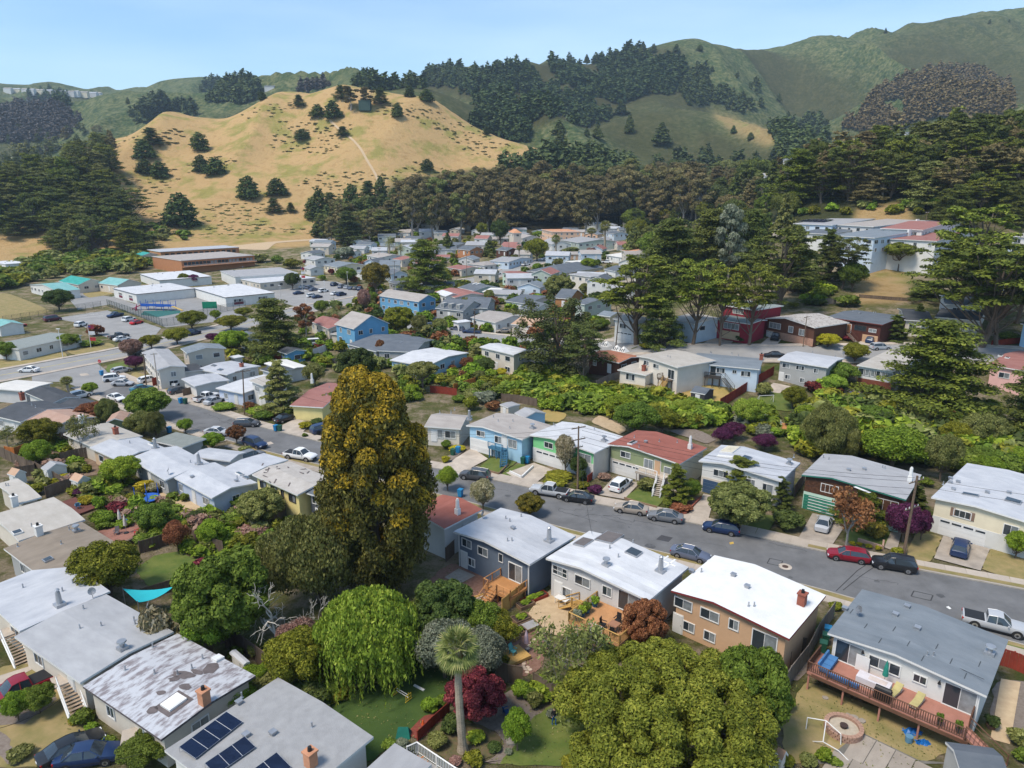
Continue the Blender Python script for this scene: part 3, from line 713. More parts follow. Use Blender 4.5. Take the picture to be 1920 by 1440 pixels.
def carproto(k):
 if k in CAR:return CAR[k]
 # x from rear (-) to front (+)
 T=dict(
      sedan=(4.7,[(-2.35,.72,.35,.86,.88,.6),(-2.2,.84,.25,.93,.95,.66),(-1.75,.89,.22,.97,.99,.66),(-1.7,.89,.22,.97,1.0,.66),(-.95,.9,.2,.95,1.41,.58),(-.1,.91,.2,.93,1.45,.60),(.35,.91,.2,.92,1.41,.58),(1.15,.9,.2,.90,.94,.68),(1.2,.9,.2,.90,.93,.68),(1.95,.86,.22,.78,.8,.64),(2.25,.76,.3,.64,.66,.55),(2.35,.62,.35,.56,.58,.45)],1.36,-1.36,.33),
      suv=(4.75,[(-2.37,.78,.4,1.0,1.02,.7),(-2.3,.88,.3,1.06,1.12,.7),(-2.0,.92,.25,1.07,1.62,.64),(-1.2,.94,.25,1.04,1.70,.68),(0,.94,.25,1.02,1.71,.68),(.45,.94,.25,1.01,1.64,.66),(1.1,.93,.25,1.02,1.06,.72),(1.2,.93,.25,1.02,1.05,.72),(2.0,.9,.28,.93,.96,.68),(2.3,.8,.35,.78,.8,.58),(2.37,.68,.4,.68,.7,.5)],1.42,-1.4,.38),
      wagon=(4.7,[(-2.35,.74,.35,.9,.92,.64),(-2.27,.85,.26,.96,1.0,.66),(-1.85,.9,.22,.97,1.38,.58),(-1.0,.91,.2,.95,1.47,.62),(-.1,.91,.2,.93,1.48,.62),(.4,.91,.2,.92,1.43,.6),(1.15,.9,.2,.92,.96,.7),(1.2,.9,.2,.92,.95,.7),(1.95,.87,.22,.82,.84,.66),(2.25,.77,.3,.66,.68,.55),(2.35,.62,.35,.58,.6,.45)],1.38,-1.36,.34),
      van=(5.3,[(-2.65,.85,.4,1.1,1.12,.8),(-2.6,.95,.3,1.2,1.3,.8),(-2.4,.98,.28,1.22,1.95,.78),(0,.99,.28,1.2,2.02,.8),(1.1,.99,.28,1.18,1.95,.76),(1.75,.96,.28,1.12,1.18,.78),(1.8,.96,.28,1.12,1.16,.78),(2.4,.9,.32,.98,1.0,.7),(2.6,.8,.4,.8,.82,.6)],1.75,-1.6,.36),
      pickup=(5.7,[(-2.85,.9,.5,1.02,1.04,.82),(-2.82,.96,.42,1.05,1.07,.86),(-.95,.97,.4,1.06,1.08,.86),(-.85,.97,.4,1.08,1.1,.86),(-.75,.97,.4,1.1,1.75,.68),(0,.97,.4,1.1,1.84,.7),(.55,.97,.4,1.1,1.76,.68),(1.25,.96,.4,1.12,1.16,.76),(1.3,.96,.4,1.12,1.15,.76),(2.4,.94,.42,1.06,1.08,.74),(2.75,.88,.48,.9,.92,.66),(2.85,.8,.5,.75,.77,.6)],1.8,-1.75,.42))
 L,st,wf,wr,wrad=T[k]
 body,gl,rows=loft(st)
 # pillars and wheel arches belong to the body
 hs=[i for i in range(len(st))if st[i][4]-st[i][3]>.12]
 for sgn in(1,-1):
  for i,i2 in((hs[0],hs[0]-1),(hs[-1],hs[-1]+1)):
   a=rows[i][4];b=rows[i2][3];body.tube((a[0],a[1]*sgn,a[2]-.01),(b[0],b[1]*sgn*.97,b[2]),.045,n=4)
  for q in(hs[len(hs)//2],):
   a=rows[q][4];b=rows[q][3];body.tube((a[0],a[1]*sgn+.01*sgn,a[2]),(b[0],b[1]*sgn,b[2]),.04,n=4)
  for i in range(hs[0],hs[-1]):
   a,b=rows[i][4],rows[i+1][4];body.tube((a[0],a[1]*sgn,a[2]),(b[0],b[1]*sgn,b[2]),.035,n=4)
  body.box((st[hs[-1]+1][0]-.28,sgn*(st[hs[-1]][1]+.08),rows[hs[-1]][3][2]+.1),(.12,.2,.13))
 out=dict(L=L,body=body.mesh('body',paintm('white',(.72,.72,.72))),glass=gl.mesh('window',GLASS))
 out['body'].polygons.foreach_set('use_smooth',[True]*len(out['body'].polygons));bmq=bmesh.new();bmq.from_mesh(out['body']);bmesh.ops.remove_doubles(bmq,verts=bmq.verts,dist=.002);bmq.to_mesh(out['body']);bmq.free();out['body'].set_sharp_from_angle(angle=R(32))
 w=MB();w.tube((0,-.11,0),(0,.11,0),wrad,n=18);out['wheel']=w.mesh('wheel',RUB)
 w=MB();w.tube((0,-.122,0),(0,.122,0),wrad*.62,n=14)
 for a in range(5):w.box((0,0,0),(.09,.25,wrad*1.22),ry=a*math.pi/5)
 out['rim']=w.mesh('rim',RIM)
 w=MB()
 for x in(wf,wr):
  for sgn in(1,-1):
   W_=st[5][1];w.tube((x,sgn*(W_-.12),wrad+.02),(x,sgn*(W_+.008),wrad+.02),wrad*1.16,n=18)
 w.box((0,0,.3),(L-.5,W_*1.7,.16));out['arch']=w.mesh('wheel_arch',BLACK)
 out['wheels']=[(x,sgn*(st[5][1]-.10),wrad)for x in(wf,wr)for sgn in(1,-1)]
 f=st[-1];r_=st[0];zh=st[-2][3]-.06
 w=MB();w.box((0,0,0),(.16,.34,.15));out['hl']=w.mesh('headlight',mat('headlight',(.7,.72,.75),rough=.1,var=0,spec=.8));out['hlp']=[(st[-2][0]-.02,sgn*(st[-2][1]-.16),zh)for sgn in(1,-1)]
 w=MB();w.box((0,0,0),(.14,.26,.2));out['tl']=w.mesh('tail_light',mat('tail_light',(.35,.01,.01),rough=.2,var=0,spec=.7));out['tlp']=[(st[1][0]-.02,sgn*(st[1][1]-.13),st[1][3]-.14)for sgn in(1,-1)]
 w=MB();w.box((-L/2-.02,0,.72 if k!='pickup' else .6),(.03,.32,.15));out['plate']=w.mesh('number_plate',TRIM)
 w=MB();w.box((L/2-.12,0,.52),(.25,st[-2][1]*1.1,.2));w.box((L/2-.1,0,.36),(.26,st[-2][1]*1.3,.08));out['grille']=w.mesh('grille',BLACK)
 if k=='pickup':w=MB();w.box((-1.85,0,1.1),(1.72,1.66,.06));out['bed']=w.mesh('cargo_bed',BLACK)
 CAR[k]=out;return out
PAINTS=dict(white=(.6,.6,.6),silver=(.42,.43,.45),champagne=(.34,.29,.24),grey=(.16,.165,.175),dgrey=(.07,.072,.08),black=(.014,.015,.018),navy=(.012,.03,.09),blue=(.02,.07,.22),slate=(.11,.13,.19),red=(.22,.008,.02),brightred=(.55,.02,.03),teal=(.03,.14,.19),maroon=(.09,.015,.035))
CARNAME=dict(sedan='sedan',suv='suv',wagon='station_wagon',van='van',pickup='pickup_truck')
def car(k,col,rear,front,label,group=None,full=True,z=None,scale=1,dz=.02):
 """rear and front are pixels of the ground under the two ends of the car"""
 a=Vector(ground(*rear));b=Vector(ground(*front));c=(a+b)/2;p=carproto(k)
 ang=math.atan2(b.y-a.y,b.x-a.x);
 o=thing(CARNAME[k],label,'pickup truck' if k=='pickup' else('van' if k=='van' else 'car'),(c.x,c.y,hz(c.x,c.y)+dz if z is None else z),ang,group,scale)
 pm=paintm(col,PAINTS[col])
 inst('body',p['body'],o,omat=pm);inst('window',p['glass'],o);inst('wheel_arch',p['arch'],o)
 for w in p['wheels']:
  q=inst('wheel',p['wheel'],o,w)
  if full:inst('rim',p['rim'],q)
 if full:
  for w in p['hlp']:inst('headlight',p['hl'],o,w)
  for w in p['tlp']:inst('tail_light',p['tl'],o,w)
  inst('number_plate',p['plate'],o);inst('grille',p['grille'],o)
 if 'bed' in p:inst('cargo_bed',p['bed'],o)
 return o
# ------------------------------------------------------------------ vegetation
def leaves(blobs,n,size,rr,up=.25,shell=.35,elong=1.5,droop=0,flat=0):
 """leaf-sized faces spread through the outer shell of ellipsoid blobs (cx,cy,cz,rx,ry,rz)"""
 B=np.array(blobs,float);w=(B[:,3]*B[:,4]+B[:,3]*B[:,5]);w/=w.sum()
 k=rr.choice(len(B),n,p=w);d=rr.normal(size=(n,3));d/=np.linalg.norm(d,axis=1)[:,None]
 fl=(d[:,2]<-.1)&(rr.random(n)<.5+up);d[fl,2]*=-1
 rad=1-shell*rr.random(n)**1.5
 P=B[k,:3]+d*B[k,3:6]*rad[:,None]
 N=d/B[k,3:6];N/=np.linalg.norm(N,axis=1)[:,None]
 N=N+rr.normal(size=(n,3))*.55;N[:,2]+=flat;N/=np.linalg.norm(N,axis=1)[:,None]
 T=np.cross(N,rr.normal(size=(n,3)))
 if droop:T=T*(1-droop)+np.array((0,0,-1.))*droop*1.5
 T/=np.linalg.norm(T,axis=1)[:,None];S=np.cross(N,T);S/=np.maximum(np.linalg.norm(S,axis=1)[:,None],1e-6)
 s=size*(.6+.8*rr.random(n))[:,None]*.5
 a=T*s*elong;b=S*s*.75
 V=np.stack([P-a,P+b-a*.1,P+a,P-b-a*.1],1).reshape(-1,3)
 return V
def leafmesh(name,Vs,m):
 V=np.concatenate(Vs);Q=np.arange(len(V)).reshape(-1,4);return npmesh(name,V,Q,[m])
def limb(mb,a,b,r1,r2,rr,bend=.12,seg=4,n=6):
 a,b=np.array(a,float),np.array(b,float);L=np.linalg.norm(b-a);pts=[]
 off=rr.normal(size=3)*bend*L
 for i in range(seg+1):
  t=i/seg;pts.append(tuple(a+(b-a)*t+off*math.sin(math.pi*t)))
 rs=[r1+(r2-r1)*i/seg for i in range(seg+1)]
 mb.path(pts,rs,n);return pts
PROTO={}
def proto(key,gen):
 if key not in PROTO:PROTO[key]=gen()
 return PROTO[key]
GREEN=leafmat('leaf_green',(.066,.102,.012),(.15,.215,.026),(.25,.32,.05))
BRIGHT=leafmat('leaf_bright',(.095,.155,.012),(.22,.32,.024),(.34,.43,.05))
LIME=leafmat('leaf_lime',(.143,.209,.022),(.286,.396,.044),(.440,.506,.088),trans=.3)
OLIVE=leafmat('leaf_olive',(.10,.112,.03),(.21,.225,.06),(.34,.34,.12))
YGREEN=leafmat('leaf_yellow_green',(.085,.095,.008),(.20,.21,.018),(.35,.34,.038))
GOLD=leafmat('leaf_gold',(.077,.070,.014),(.168,.140,.021),(.378,.266,.031))
CYP=leafmat('leaf_cypress',(.055,.07,.017),(.11,.135,.026),(.19,.21,.04),trans=.2)
CYPL=leafmat('leaf_cypress_light',(.065,.085,.012),(.15,.18,.022),(.26,.28,.038),trans=.18)
PINE=leafmat('leaf_pine',(.05,.068,.02),(.095,.125,.032),(.15,.185,.045),trans=.15)
EUC=leafmat('leaf_eucalyptus',(.10,.085,.035),(.20,.165,.065),(.30,.25,.10),trans=.18)
EUCB=leafmat('leaf_eucalyptus_brown',(.098,.070,.056),(.168,.112,.084),(.224,.168,.112),trans=.1)
MAROON=leafmat('leaf_maroon',(.070,.011,.017),(.196,.031,.039),(.336,.084,.070))
PURPLE=leafmat('leaf_purple',(.049,.011,.031),(.119,.025,.077),(.210,.056,.140))
RUSTY=leafmat('leaf_rust',(.126,.049,.021),(.238,.105,.042),(.392,.196,.084))
SILVER=leafmat('leaf_silver',(.132,.154,.099),(.242,.264,.176),(.363,.374,.286))
YELLOW=leafmat('leaf_yellow',(.220,.209,.011),(.440,.374,.022),(.600,.495,.044))
DARKG=leafmat('leaf_dark_green',(.035,.058,.014),(.08,.115,.026),(.13,.17,.042))
PALMM=leafmat('leaf_palm',(.098,.119,.028),(.210,.238,.070),(.420,.378,.154))
PALMD=mat('palm_skirt',(.30,.22,.12),rough=.95,var=.3,scale=6)
FLOWW=leafmat('leaf_cream_flower',(.14,.14,.06),(.36,.31,.18),(.60,.54,.38))
DUSTY=leafmat('leaf_dusty_pink',(.224,.112,.084),(.350,.210,.168),(.462,.322,.252))
def g_broad(seed,nb=26,n=17000,size=.24,squash=.8,bark=BARK,leaf=GREEN,hgt=8,cr=4,base=.22,blob=.36,droop=0,name='crown',gap=.0):
 """spreading broadleaf: height 8, crown radius 4"""
 def f():
  rr=np.random.default_rng(seed);mb=MB();bl=[]
  ch=hgt*(1-base)/2;cz=hgt-ch
  for i in range(nb):
   t=2.4*i+rr.random();zz=1-2*(i+.5)/nb;q=math.sqrt(max(0,1-zz*zz));k=1-blob*.75
   r_=blob*cr*(.75+.5*rr.random())
   c=(math.cos(t)*q*cr*k*(.85+.3*rr.random()),math.sin(t)*q*cr*k*(.85+.3*rr.random()),cz+zz*ch*k*(.9 if zz>0 else .75))
   bl.append((*c,r_,r_,r_*squash))
  bl.append((0,0,cz,cr*.55,cr*.55,ch*.6))
  limb(mb,(0,0,-.3),(0,0,cz-ch*.4),cr*.07,cr*.05,rr,.03)
  for b in bl[:-1:2]:limb(mb,(0,0,hgt*base*.7+rr.random()*ch*.4),b[:3],cr*.035,cr*.012,rr,n=5)
  return mb.mesh('trunk',bark),leafmesh(name,[leaves(bl,n,size,rr,droop=droop)],leaf)
 return f
def g_pads(seed,h=18,cr=7,npad=30,n=11000,size=.42,base=.35,bark=BARK,leaf=CYP,cone=.0,thick=.55,dead=4,flare=1.0):
 """monterey cypress: flat layered sprays at the ends of rising limbs"""
 def f():
  rr=np.random.default_rng(seed);mb=MB();bl=[]
  lean=rr.normal(size=2)*.5;tp=limb(mb,(0,0,-.5),(lean[0],lean[1],h*.86),.05*h*.55,.12,rr,.02,6,8)
  for i in range(npad):
   t=(i+.5)/npad;z=h*(base+(1-base)*t);a=2.4*i+rr.random()*.6
   env=cr*(1-cone*t)*math.sqrt(max(.06,1-((t-.42)/.75)**2))if cone<.5 else cr*(1-t*.93)**.8
   rad=env*(.35+.65*rr.random()**.6);pr=(1.3+1.4*rr.random())*(cr/7)*(1-.3*t)*1.15
   c=(math.cos(a)*rad+lean[0]*t,math.sin(a)*rad+lean[1]*t,z-.1*rad)
   for k in range(3):
    bl.append((c[0]+rr.normal()*pr*.5,c[1]+rr.normal()*pr*.5,c[2]+rr.normal()*.25,pr*.8,pr*.8,thick*(.7+.6*rr.random())))
   k=min(len(tp)-1,max(0,int((t*(1-base)+base-.12-.2*rad/cr)*6)));limb(mb,tp[k],c,.14*h/18,.04,rr,.08,3,5)
  for i in range(dead):
   a=rr.random()*6.28;z=h*(base*.6+.25*rr.random());L=cr*(.5+.4*rr.random());limb(mb,(0,0,z),(math.cos(a)*L,math.sin(a)*L,z+L*.35),.1,.02,rr,.1,3,4)
  return mb.mesh('trunk',bark),leafmesh('crown',[leaves(bl,n,size,rr,up=.45,shell=.7,flat=.9)],leaf)
 return f
def g_pine(seed,h=12,cr=3.2,n=2600,size=.7,leaf=PINE,ragged=.35,base=.1,nb=30,power=.85):
 def f():
  rr=np.random.default_rng(seed);mb=MB();bl=[];limb(mb,(0,0,-.5),(0,0,h*.92),.028*h,.05,rr,.01,4,6)
  for i in range(nb):
   t=i/(nb-1);z=h*(base+(1-base)*t);env=cr*(1-t)**power+.25;a=2.4*i+rr.random();rad=env*(.45+ragged*rr.random())
   pr=env*.5+.3;bl.append((math.cos(a)*rad,math.sin(a)*rad,z,pr,pr,pr*.62))
  return mb.mesh('trunk',BARK),leafmesh('crown',[leaves(bl,n,size,rr,up=.3,shell=.6,flat=.25)],leaf)
 return f
def g_euc(seed,h=28,cr=7,n=7000,size=.75,nb=16,leaf=EUC,base=.4,bark=BARKP,droop=.35):
 def f():
  rr=np.random.default_rng(seed);mb=MB();bl=[]
  tr=limb(mb,(0,0,-.5),(rr.normal()*.8,rr.normal()*.8,h*.62),.03*h*.7,.22,rr,.03,5,7)
  for i in range(nb):
   t=(i+.5)/nb;z=h*(base+(1-base)*t)-1;env=cr*math.sqrt(max(.1,1-((t-.55)/.62)**2));a=2.4*i+rr.random();rad=env*(.3+.5*rr.random());pr=cr*(.26+.16*rr.random())
   c=(math.cos(a)*rad,math.sin(a)*rad,z);bl.append((*c,pr,pr,pr*.85));limb(mb,tr[min(5,2+int(t*3))],c,.16,.05,rr,.1,3,5)
  return mb.mesh('trunk',bark),leafmesh('crown',[leaves(bl,n,size,rr,droop=droop,shell=.5)],leaf)
 return f
def g_bare(seed,h=5,cr=3,m=BARKG,n=520,leaf=None,leafn=0,size=.2):
 def f():
  rr=np.random.default_rng(seed);mb=MB();tips=[((0,0,-.2),(0,0,1),.16,h*.32)];bl=[]
  lev=0
  while tips and lev<6:
   nx=[]
   for p,d,r_,L in tips:
    d=np.array(d,float);q=np.array(p)+d*L;limb(mb,p,q,r_,r_*.7,rr,.07,2,4)
    for _ in range(3 if lev<4 else 2):
     e=d+rr.normal(size=3)*.62;e[2]+=.12;e/=np.linalg.norm(e);nx.append((tuple(q),e,max(.018,r_*.62),L*(.70+.2*rr.random())))
    if lev>=3:bl.append((*q,.5,.5,.35))
   tips=nx if len(nx)<n else[nx[i]for i in rr.choice(len(nx),n,replace=False)];lev+=1
  return mb.mesh('trunk',m),(leafmesh('crown',[leaves(bl,leafn,size,rr)],leaf)if leafn else None)
 return f
def g_palm(seed,h=9,kind='fan',nf=46,L=1.7):
 def f():
  rr=np.random.default_rng(seed);mb=MB();k=14;pts=[(math.sin(i/k*2)*.25,0,h*i/k-.2*(i==0))for i in range(k+1)];rs=[.34-.10*i/k+(.03 if i%2 else 0)+(.2 if i==0 else 0)for i in range(k+1)]
  mb.path(pts,rs,10);top=np.array(pts[-1]);V=[];vs=[]
  for i in range(nf):
   a=2.4*i;el=math.radians(80-135*(i/nf)**1.05+rr.normal()*6);d=np.array((math.cos(a)*math.cos(el),math.sin(a)*math.cos(el),math.sin(el)));side=np.array((-math.sin(a),math.cos(a),0.))
   if kind=='fan':
    p1=top+d*L*.55;upv=np.cross(side,d)
    for j in range(-7,8):
     th=j/7*1.35;e=d*math.cos(th)+side*math.sin(th);tip=p1+e*L*.62+np.array((0,0,-.35*abs(th)-.15))*L*.6;w=np.cross(e,upv)*.055
     V.append([p1-w*.3,(p1+tip)/2-w+upv*.03,tip,(p1+tip)/2+w+upv*.03])
    V.append([top-side*.03,p1-side*.03,p1+side*.03,top+side*.03])
   else:
    prev=top;n_=9;dd=d.copy()
    for j in range(n_):
     q=prev+dd*L*1.9/n_;
     for sg in(-1,1):
      lf=side*sg*.62*L*.5*math.sin(math.pi*(j+1.2)/(n_+1.5))+dd*.22+np.array((0,0,-.12))
      for fr in(0,.5):b0=prev+(q-prev)*fr;V.append([b0,b0+dd*.09+lf*.5,b0+lf,b0-dd*.02+lf*.5])
     V.append([prev-side*.02,q-side*.02,q+side*.02,prev+side*.02]);prev=q;dd=dd+np.array((0,0,-.16));dd/=np.linalg.norm(dd)
  cr=leafmesh('crown',[np.array(V).reshape(-1,3)],PALMM);sk=MB();
  for i in range(60 if kind=='fan' else 24):
   a=rr.random()*6.28;z=top[2]-rr.random()*1.1;sk.tube((top[0]+math.cos(a)*.2,math.sin(a)*.2,z),(top[0]+math.cos(a)*(.5+.3*rr.random()),math.sin(a)*(.5+.3*rr.random()),z-.9-rr.random()*.5),.05,.02,n=3)
  return mb.mesh('trunk',mat('palm_trunk',(.33,.27,.20),rough=.95,var=.3,scale=5,stretch=(1,1,4))),cr,sk.mesh('dead_fronds',PALMD)
 return f
def g_shrub(seed,n=1500,size=.14,nb=9,leaf=GREEN,spiky=0):
 """rounded shrub: height 1, radius .6"""
 def f():
  rr=np.random.default_rng(seed);bl=[(0,0,.48,.42,.42,.42)]
  for i in range(nb):a=2.4*i;z=.3+.45*rr.random();q=.36*(1.1-z*.6);bl.append((math.cos(a)*q,math.sin(a)*q,z,.24+.08*rr.random(),.24+.08*rr.random(),.2))
  mb=MB();[limb(mb,(0,0,-.1),b[:3],.03,.01,rr,seg=2,n=4)for b in bl[1:6]]
  return mb.mesh('stems',BARK),leafmesh('foliage',[leaves(bl,n,size,rr,shell=.5)],leaf)
 return f
def g_willow(seed,h=7.5,cr=6.2):
 def f():
  rr=np.random.default_rng(seed);mb=MB();bl=[];V=[]
  limb(mb,(0,0,-.3),(.3,0,3.4),.34,.26,rr,.05)
  for i in range(34):
   a=2.4*i;q=math.sqrt((i+.5)/34);c=np.array((math.cos(a)*cr*.8*q,math.sin(a)*cr*.8*q,h-1.0-2.6*q*q+rr.normal()*.25));bl.append((*c,1.5,1.5,.95));
   if i%2==0:limb(mb,(.3,0,3.2),c,.13,.04,rr,n=5)
   ns_=int(10+46*q)
   for _ in range(ns_):
    o=c+rr.normal(size=3)*(.85,.85,.3);out=o[:2]/(np.linalg.norm(o[:2])+.1);Ls=(1.2+3.2*q**2*rr.random());Ls=min(Ls,o[2]-.3);m_=int(Ls/.16)
    for j in range(max(m_,1)):
     p=o+np.array((*(out*.35*(j/max(m_,1))),-j*.16))+rr.normal(size=3)*.07;s=.13+.08*rr.random();t=np.array((rr.normal()*.4,rr.normal()*.4,-1));sd=rr.normal(size=3);sd[2]*=.3;sd/=np.linalg.norm(sd)
     V.append([p-t*s,p+sd*s*.6,p+t*s,p-sd*s*.6])
  return mb.mesh('trunk',BARK),leafmesh('crown',[np.array(V).reshape(-1,3),leaves(bl,15000,.27,rr,up=.5,droop=.45)],LIME)
 return f
def g_giant(seed):
 """tall many-headed blackwood, h 27, with upright plumes of foliage"""
 def f():
  rr=np.random.default_rng(seed);mb=MB();bl=[];h=27
  def env(t):return np.interp(t,[0,.12,.3,.5,.68,.8,.9,1],[3.6,6.6,7.9,7.8,6.6,5.2,4.4,2.2])
  limb(mb,(0,0,-.5),(0,0,20),.7,.3,rr,.02,6,8)
  for i in range(230):
   t=((i+.5)/230);z=1.6+(h-2.6)*t;a=2.4*i+rr.random()*.7;e=env(t);q=e*(.62+.38*rr.random());r_=.95+.75*rr.random()
   # two leaders split at the top, the left one lower
   cx=0
   c=(math.cos(a)*q*.86+cx,math.sin(a)*q*.86,z)
   bl.append((*c,r_,r_,r_*1.5))
  for(x,y,z,r_)in((-2.6,-.6,25.6,1.9),(-2.0,.9,24.4,2.2),(1.9,-.3,25.2,2.2),(3.2,.3,24.0,2.0),(1.2,1.0,24.6,2.2),(-5.6,-.8,19.2,2.0),(-6.0,.3,17.6,2.1),(-3.6,-1,23.2,2.0),(3.9,-.6,22.4,2.1),(5.2,0,19.5,2.0)):bl.append((x,y,z,r_,r_,r_*1.2));limb(mb,(0,0,15),(x,y,z),.2,.05,rr)
  for b in bl[20:230:9]:limb(mb,(0,0,max(1,b[2]-3)),b[:3],.16,.04,rr,n=5)
  top=[b for b in bl if b[2]>12]
  V1=leaves(bl,85000,.31,rr,droop=.45,up=.1,shell=.5,elong=1.6)
  V2=leaves([(b[0]*1.03,b[1]*1.03,b[2]+b[5]*.35,b[3]*.85,b[4]*.85,b[5]*.75)for b in bl if rr.random()<(.35+.6*(b[2]>15))],40000,.27,rr,up=.5,shell=.25)
  V=np.concatenate([V1,V2]);Q=np.arange(len(V)).reshape(-1,4);mi=np.r_[np.zeros(len(V1)//4),np.ones(len(V2)//4)]
  return mb.mesh('trunk',BARK),npmesh('crown',V,Q,[leafmat('leaf_giant',(.052,.050,.014),(.11,.10,.022),(.20,.175,.035),trans=.15),leafmat('leaf_giant_tips',(.17,.125,.012),(.34,.235,.018),(.50,.33,.03))],mi)
 return f
def g_lowpine(seed,h=12,cr=3.2,n=150,leaf=PINE,size=2.2,power=.85):
 def f():
  a,b=g_pine(seed,h,cr,n,size,leaf,nb=14,power=power)();return None,b
 return f
SPEC={
 'broad':(g_broad(11),8,4),'broad2':(g_broad(12,nb=34,blob=.3),8,4),'broad3':(g_broad(13,nb=18,blob=.45,squash=.7),8,4),
 'broadbig':(g_broad(14,nb=90,n=42000,size=.30,blob=.2,base=.06,squash=.95),8,4),
 'broadfine':(g_broad(16,nb=60,n=30000,size=.25,blob=.24,base=.1),8,4),
 'dome':(g_broad(15,hgt=10,cr=8.8,nb=170,n=150000,size=.205,blob=.13,base=.04,squash=1),10,8.8),
 'topiary':(g_broad(17,nb=70,n=24000,size=.18,blob=.16,base=.3),8,4),
 'umbrella':(g_broad(18,nb=34,n=18000,size=.22,blob=.28,base=.5,squash=.6),8,5),
 'droopy':(g_broad(19,nb=34,n=34000,size=.19,blob=.32,base=.08,droop=.6),8,4),
 'cyp':(g_pads(21,npad=36,base=.48),18,7),'cyp2':(g_pads(22,npad=34,base=.56),18,7),'cyp3':(g_pads(23,cr=5.5,npad=34,cone=.25,base=.44),18,5.5),
 'cypdense':(g_pads(24,npad=80,n=30000,base=.08,cone=.6,size=.36,cr=7.5,thick=.8,dead=0),18,7.5),
 'cypcone':(g_pads(25,npad=46,n=24000,base=.04,cone=.6,cr=5,size=.36,thick=.7,dead=0),18,5),
 'pine':(g_pine(31),12,3.2),'pine2':(g_pine(32,ragged=.55),12,3.2),'pineround':(g_pine(33,cr=4.2,power=.45,base=.05),12,4.6),'pineopen':(g_pads(34,h=18,cr=6.5,npad=44,n=17000,size=.34,base=.14,thick=1.5,leaf=PINE,dead=8),18,6.5),
 'euc':(g_euc(41),28,7),'euc2':(g_euc(42,nb=20,base=.3),28,7),'euc3':(g_euc(43,nb=12,cr=6),28,6),
 'bare':(g_bare(51,m=mat('bark_bleached',(.48,.44,.38),rough=.95,var=.2)),5,3),'bareleaf':(g_bare(52,h=5.5,cr=4,leaf=OLIVE,leafn=3500,size=.2),5.5,4),'bareflower':(g_bare(53,leaf=RUSTY,leafn=2600,size=.26),5,3),
 'palm':(g_palm(61,9.5,'fan'),10.8,1.9),'palmdate':(g_palm(62,12,'date',44,2.2),14.5,3.8),'palmshort':(g_palm(63,2.5,'date',50,2.0),5,3.6),
 'willow':(g_willow(71),7.5,6.4),'giant':(g_giant(72),27.5,8.2),
 'shrub':(g_shrub(81),1,.62),'shrub2':(g_shrub(82,n=1100,size=.18),1,.62),'shrubfine':(g_shrub(83,n=3200,size=.10),1,.62),
 'lowpine':(g_lowpine(91),12,3.4),'lowpine2':(g_lowpine(92,cr=4,power=.5),12,4),'lowshrub':(g_shrub(94,n=320,size=.21),1,.62),'lowcyp':(g_pads(95,npad=26,n=560,size=1.4,base=.1,cone=.6,dead=0,thick=.9),18,7),'lowtall':(g_euc(96,n=600,size=1.9),28,7),
 'loweuc':(g_lowpine(93,h=14,cr=4.2,power=.35,leaf=EUC,n=170),14,4.4),
}
# spindly columns: italian cypress like
def tree_at(kind,x,y,h,w=None,label='tree',leaf=None,name='tree',cat='tree',group=None,z=None,rz=None,simple=False):
 gen,ph,pr=SPEC[kind];P=proto(kind,gen);sz=h/ph;sx=(w/2/pr)if w else sz
 z=hz(x,y)if z is None else z;rz=random.random()*6.28 if rz is None else rz
 if simple or P[0]is None:
  o=inst(name,P[1],None,(x,y,z),(0,0,rz),(sx,sx,sz),omat=leaf);tag(o,label,cat,group);return o
 o=thing(name,label,cat,(x,y,z),rz,group,(sx,sx,sz))
 isb=kind.startswith('shrub')
 inst('stems' if isb else 'trunk',P[0],o)
 if P[1]:inst('foliage' if isb else 'crown',P[1],o,omat=leaf)
 if len(P)>2:inst('dead_fronds',P[2],o)
 return o
def tree(kind,bx,by,ty,wpx,label,leaf=None,name='tree',**k):
 """base pixel, pixel row of the top, crown width in photo pixels"""
 g=ground(bx,by)
 if g is None:return None
 x,y,z=g;h=max(.4,top_z(x,y,ty)-z);w=wpx*depth_of(x,y,z+h*.6)/F
 # a spreading crown seen from above shows its far rim higher than its tip: allow for it
 rad=w/2;hh=h
 if name in('shrub','bush','hedge')or kind in('broadbig','dome','willow','shrub','shrub2','shrubfine'):hh=max(.4,h-rad*.35*(43-z)/max(y,1)*1.2)
 return tree_at(kind,x,y,hh,w,label,leaf,name,z=z,**k)
# ------------------------------------------------------------------ picture regions used while measuring
def _cv(ox,oy,s):return lambda x,y:(ox+x*s,oy+y*s)
a1,a2,a3,a4,a5=(_cv(o,400,.22917)for o in(0,400,780,1120,1480))
b1,b2,b3=(_cv(o,960,1/3)for o in(0,640,1280))
c1,c2,c3,c4=(_cv(o,640,.29167)for o in(0,460,940,1360))
d1,d2,d3=_cv(0,60,.36458),_cv(620,40,.36458),_cv(1220,20,.36458)
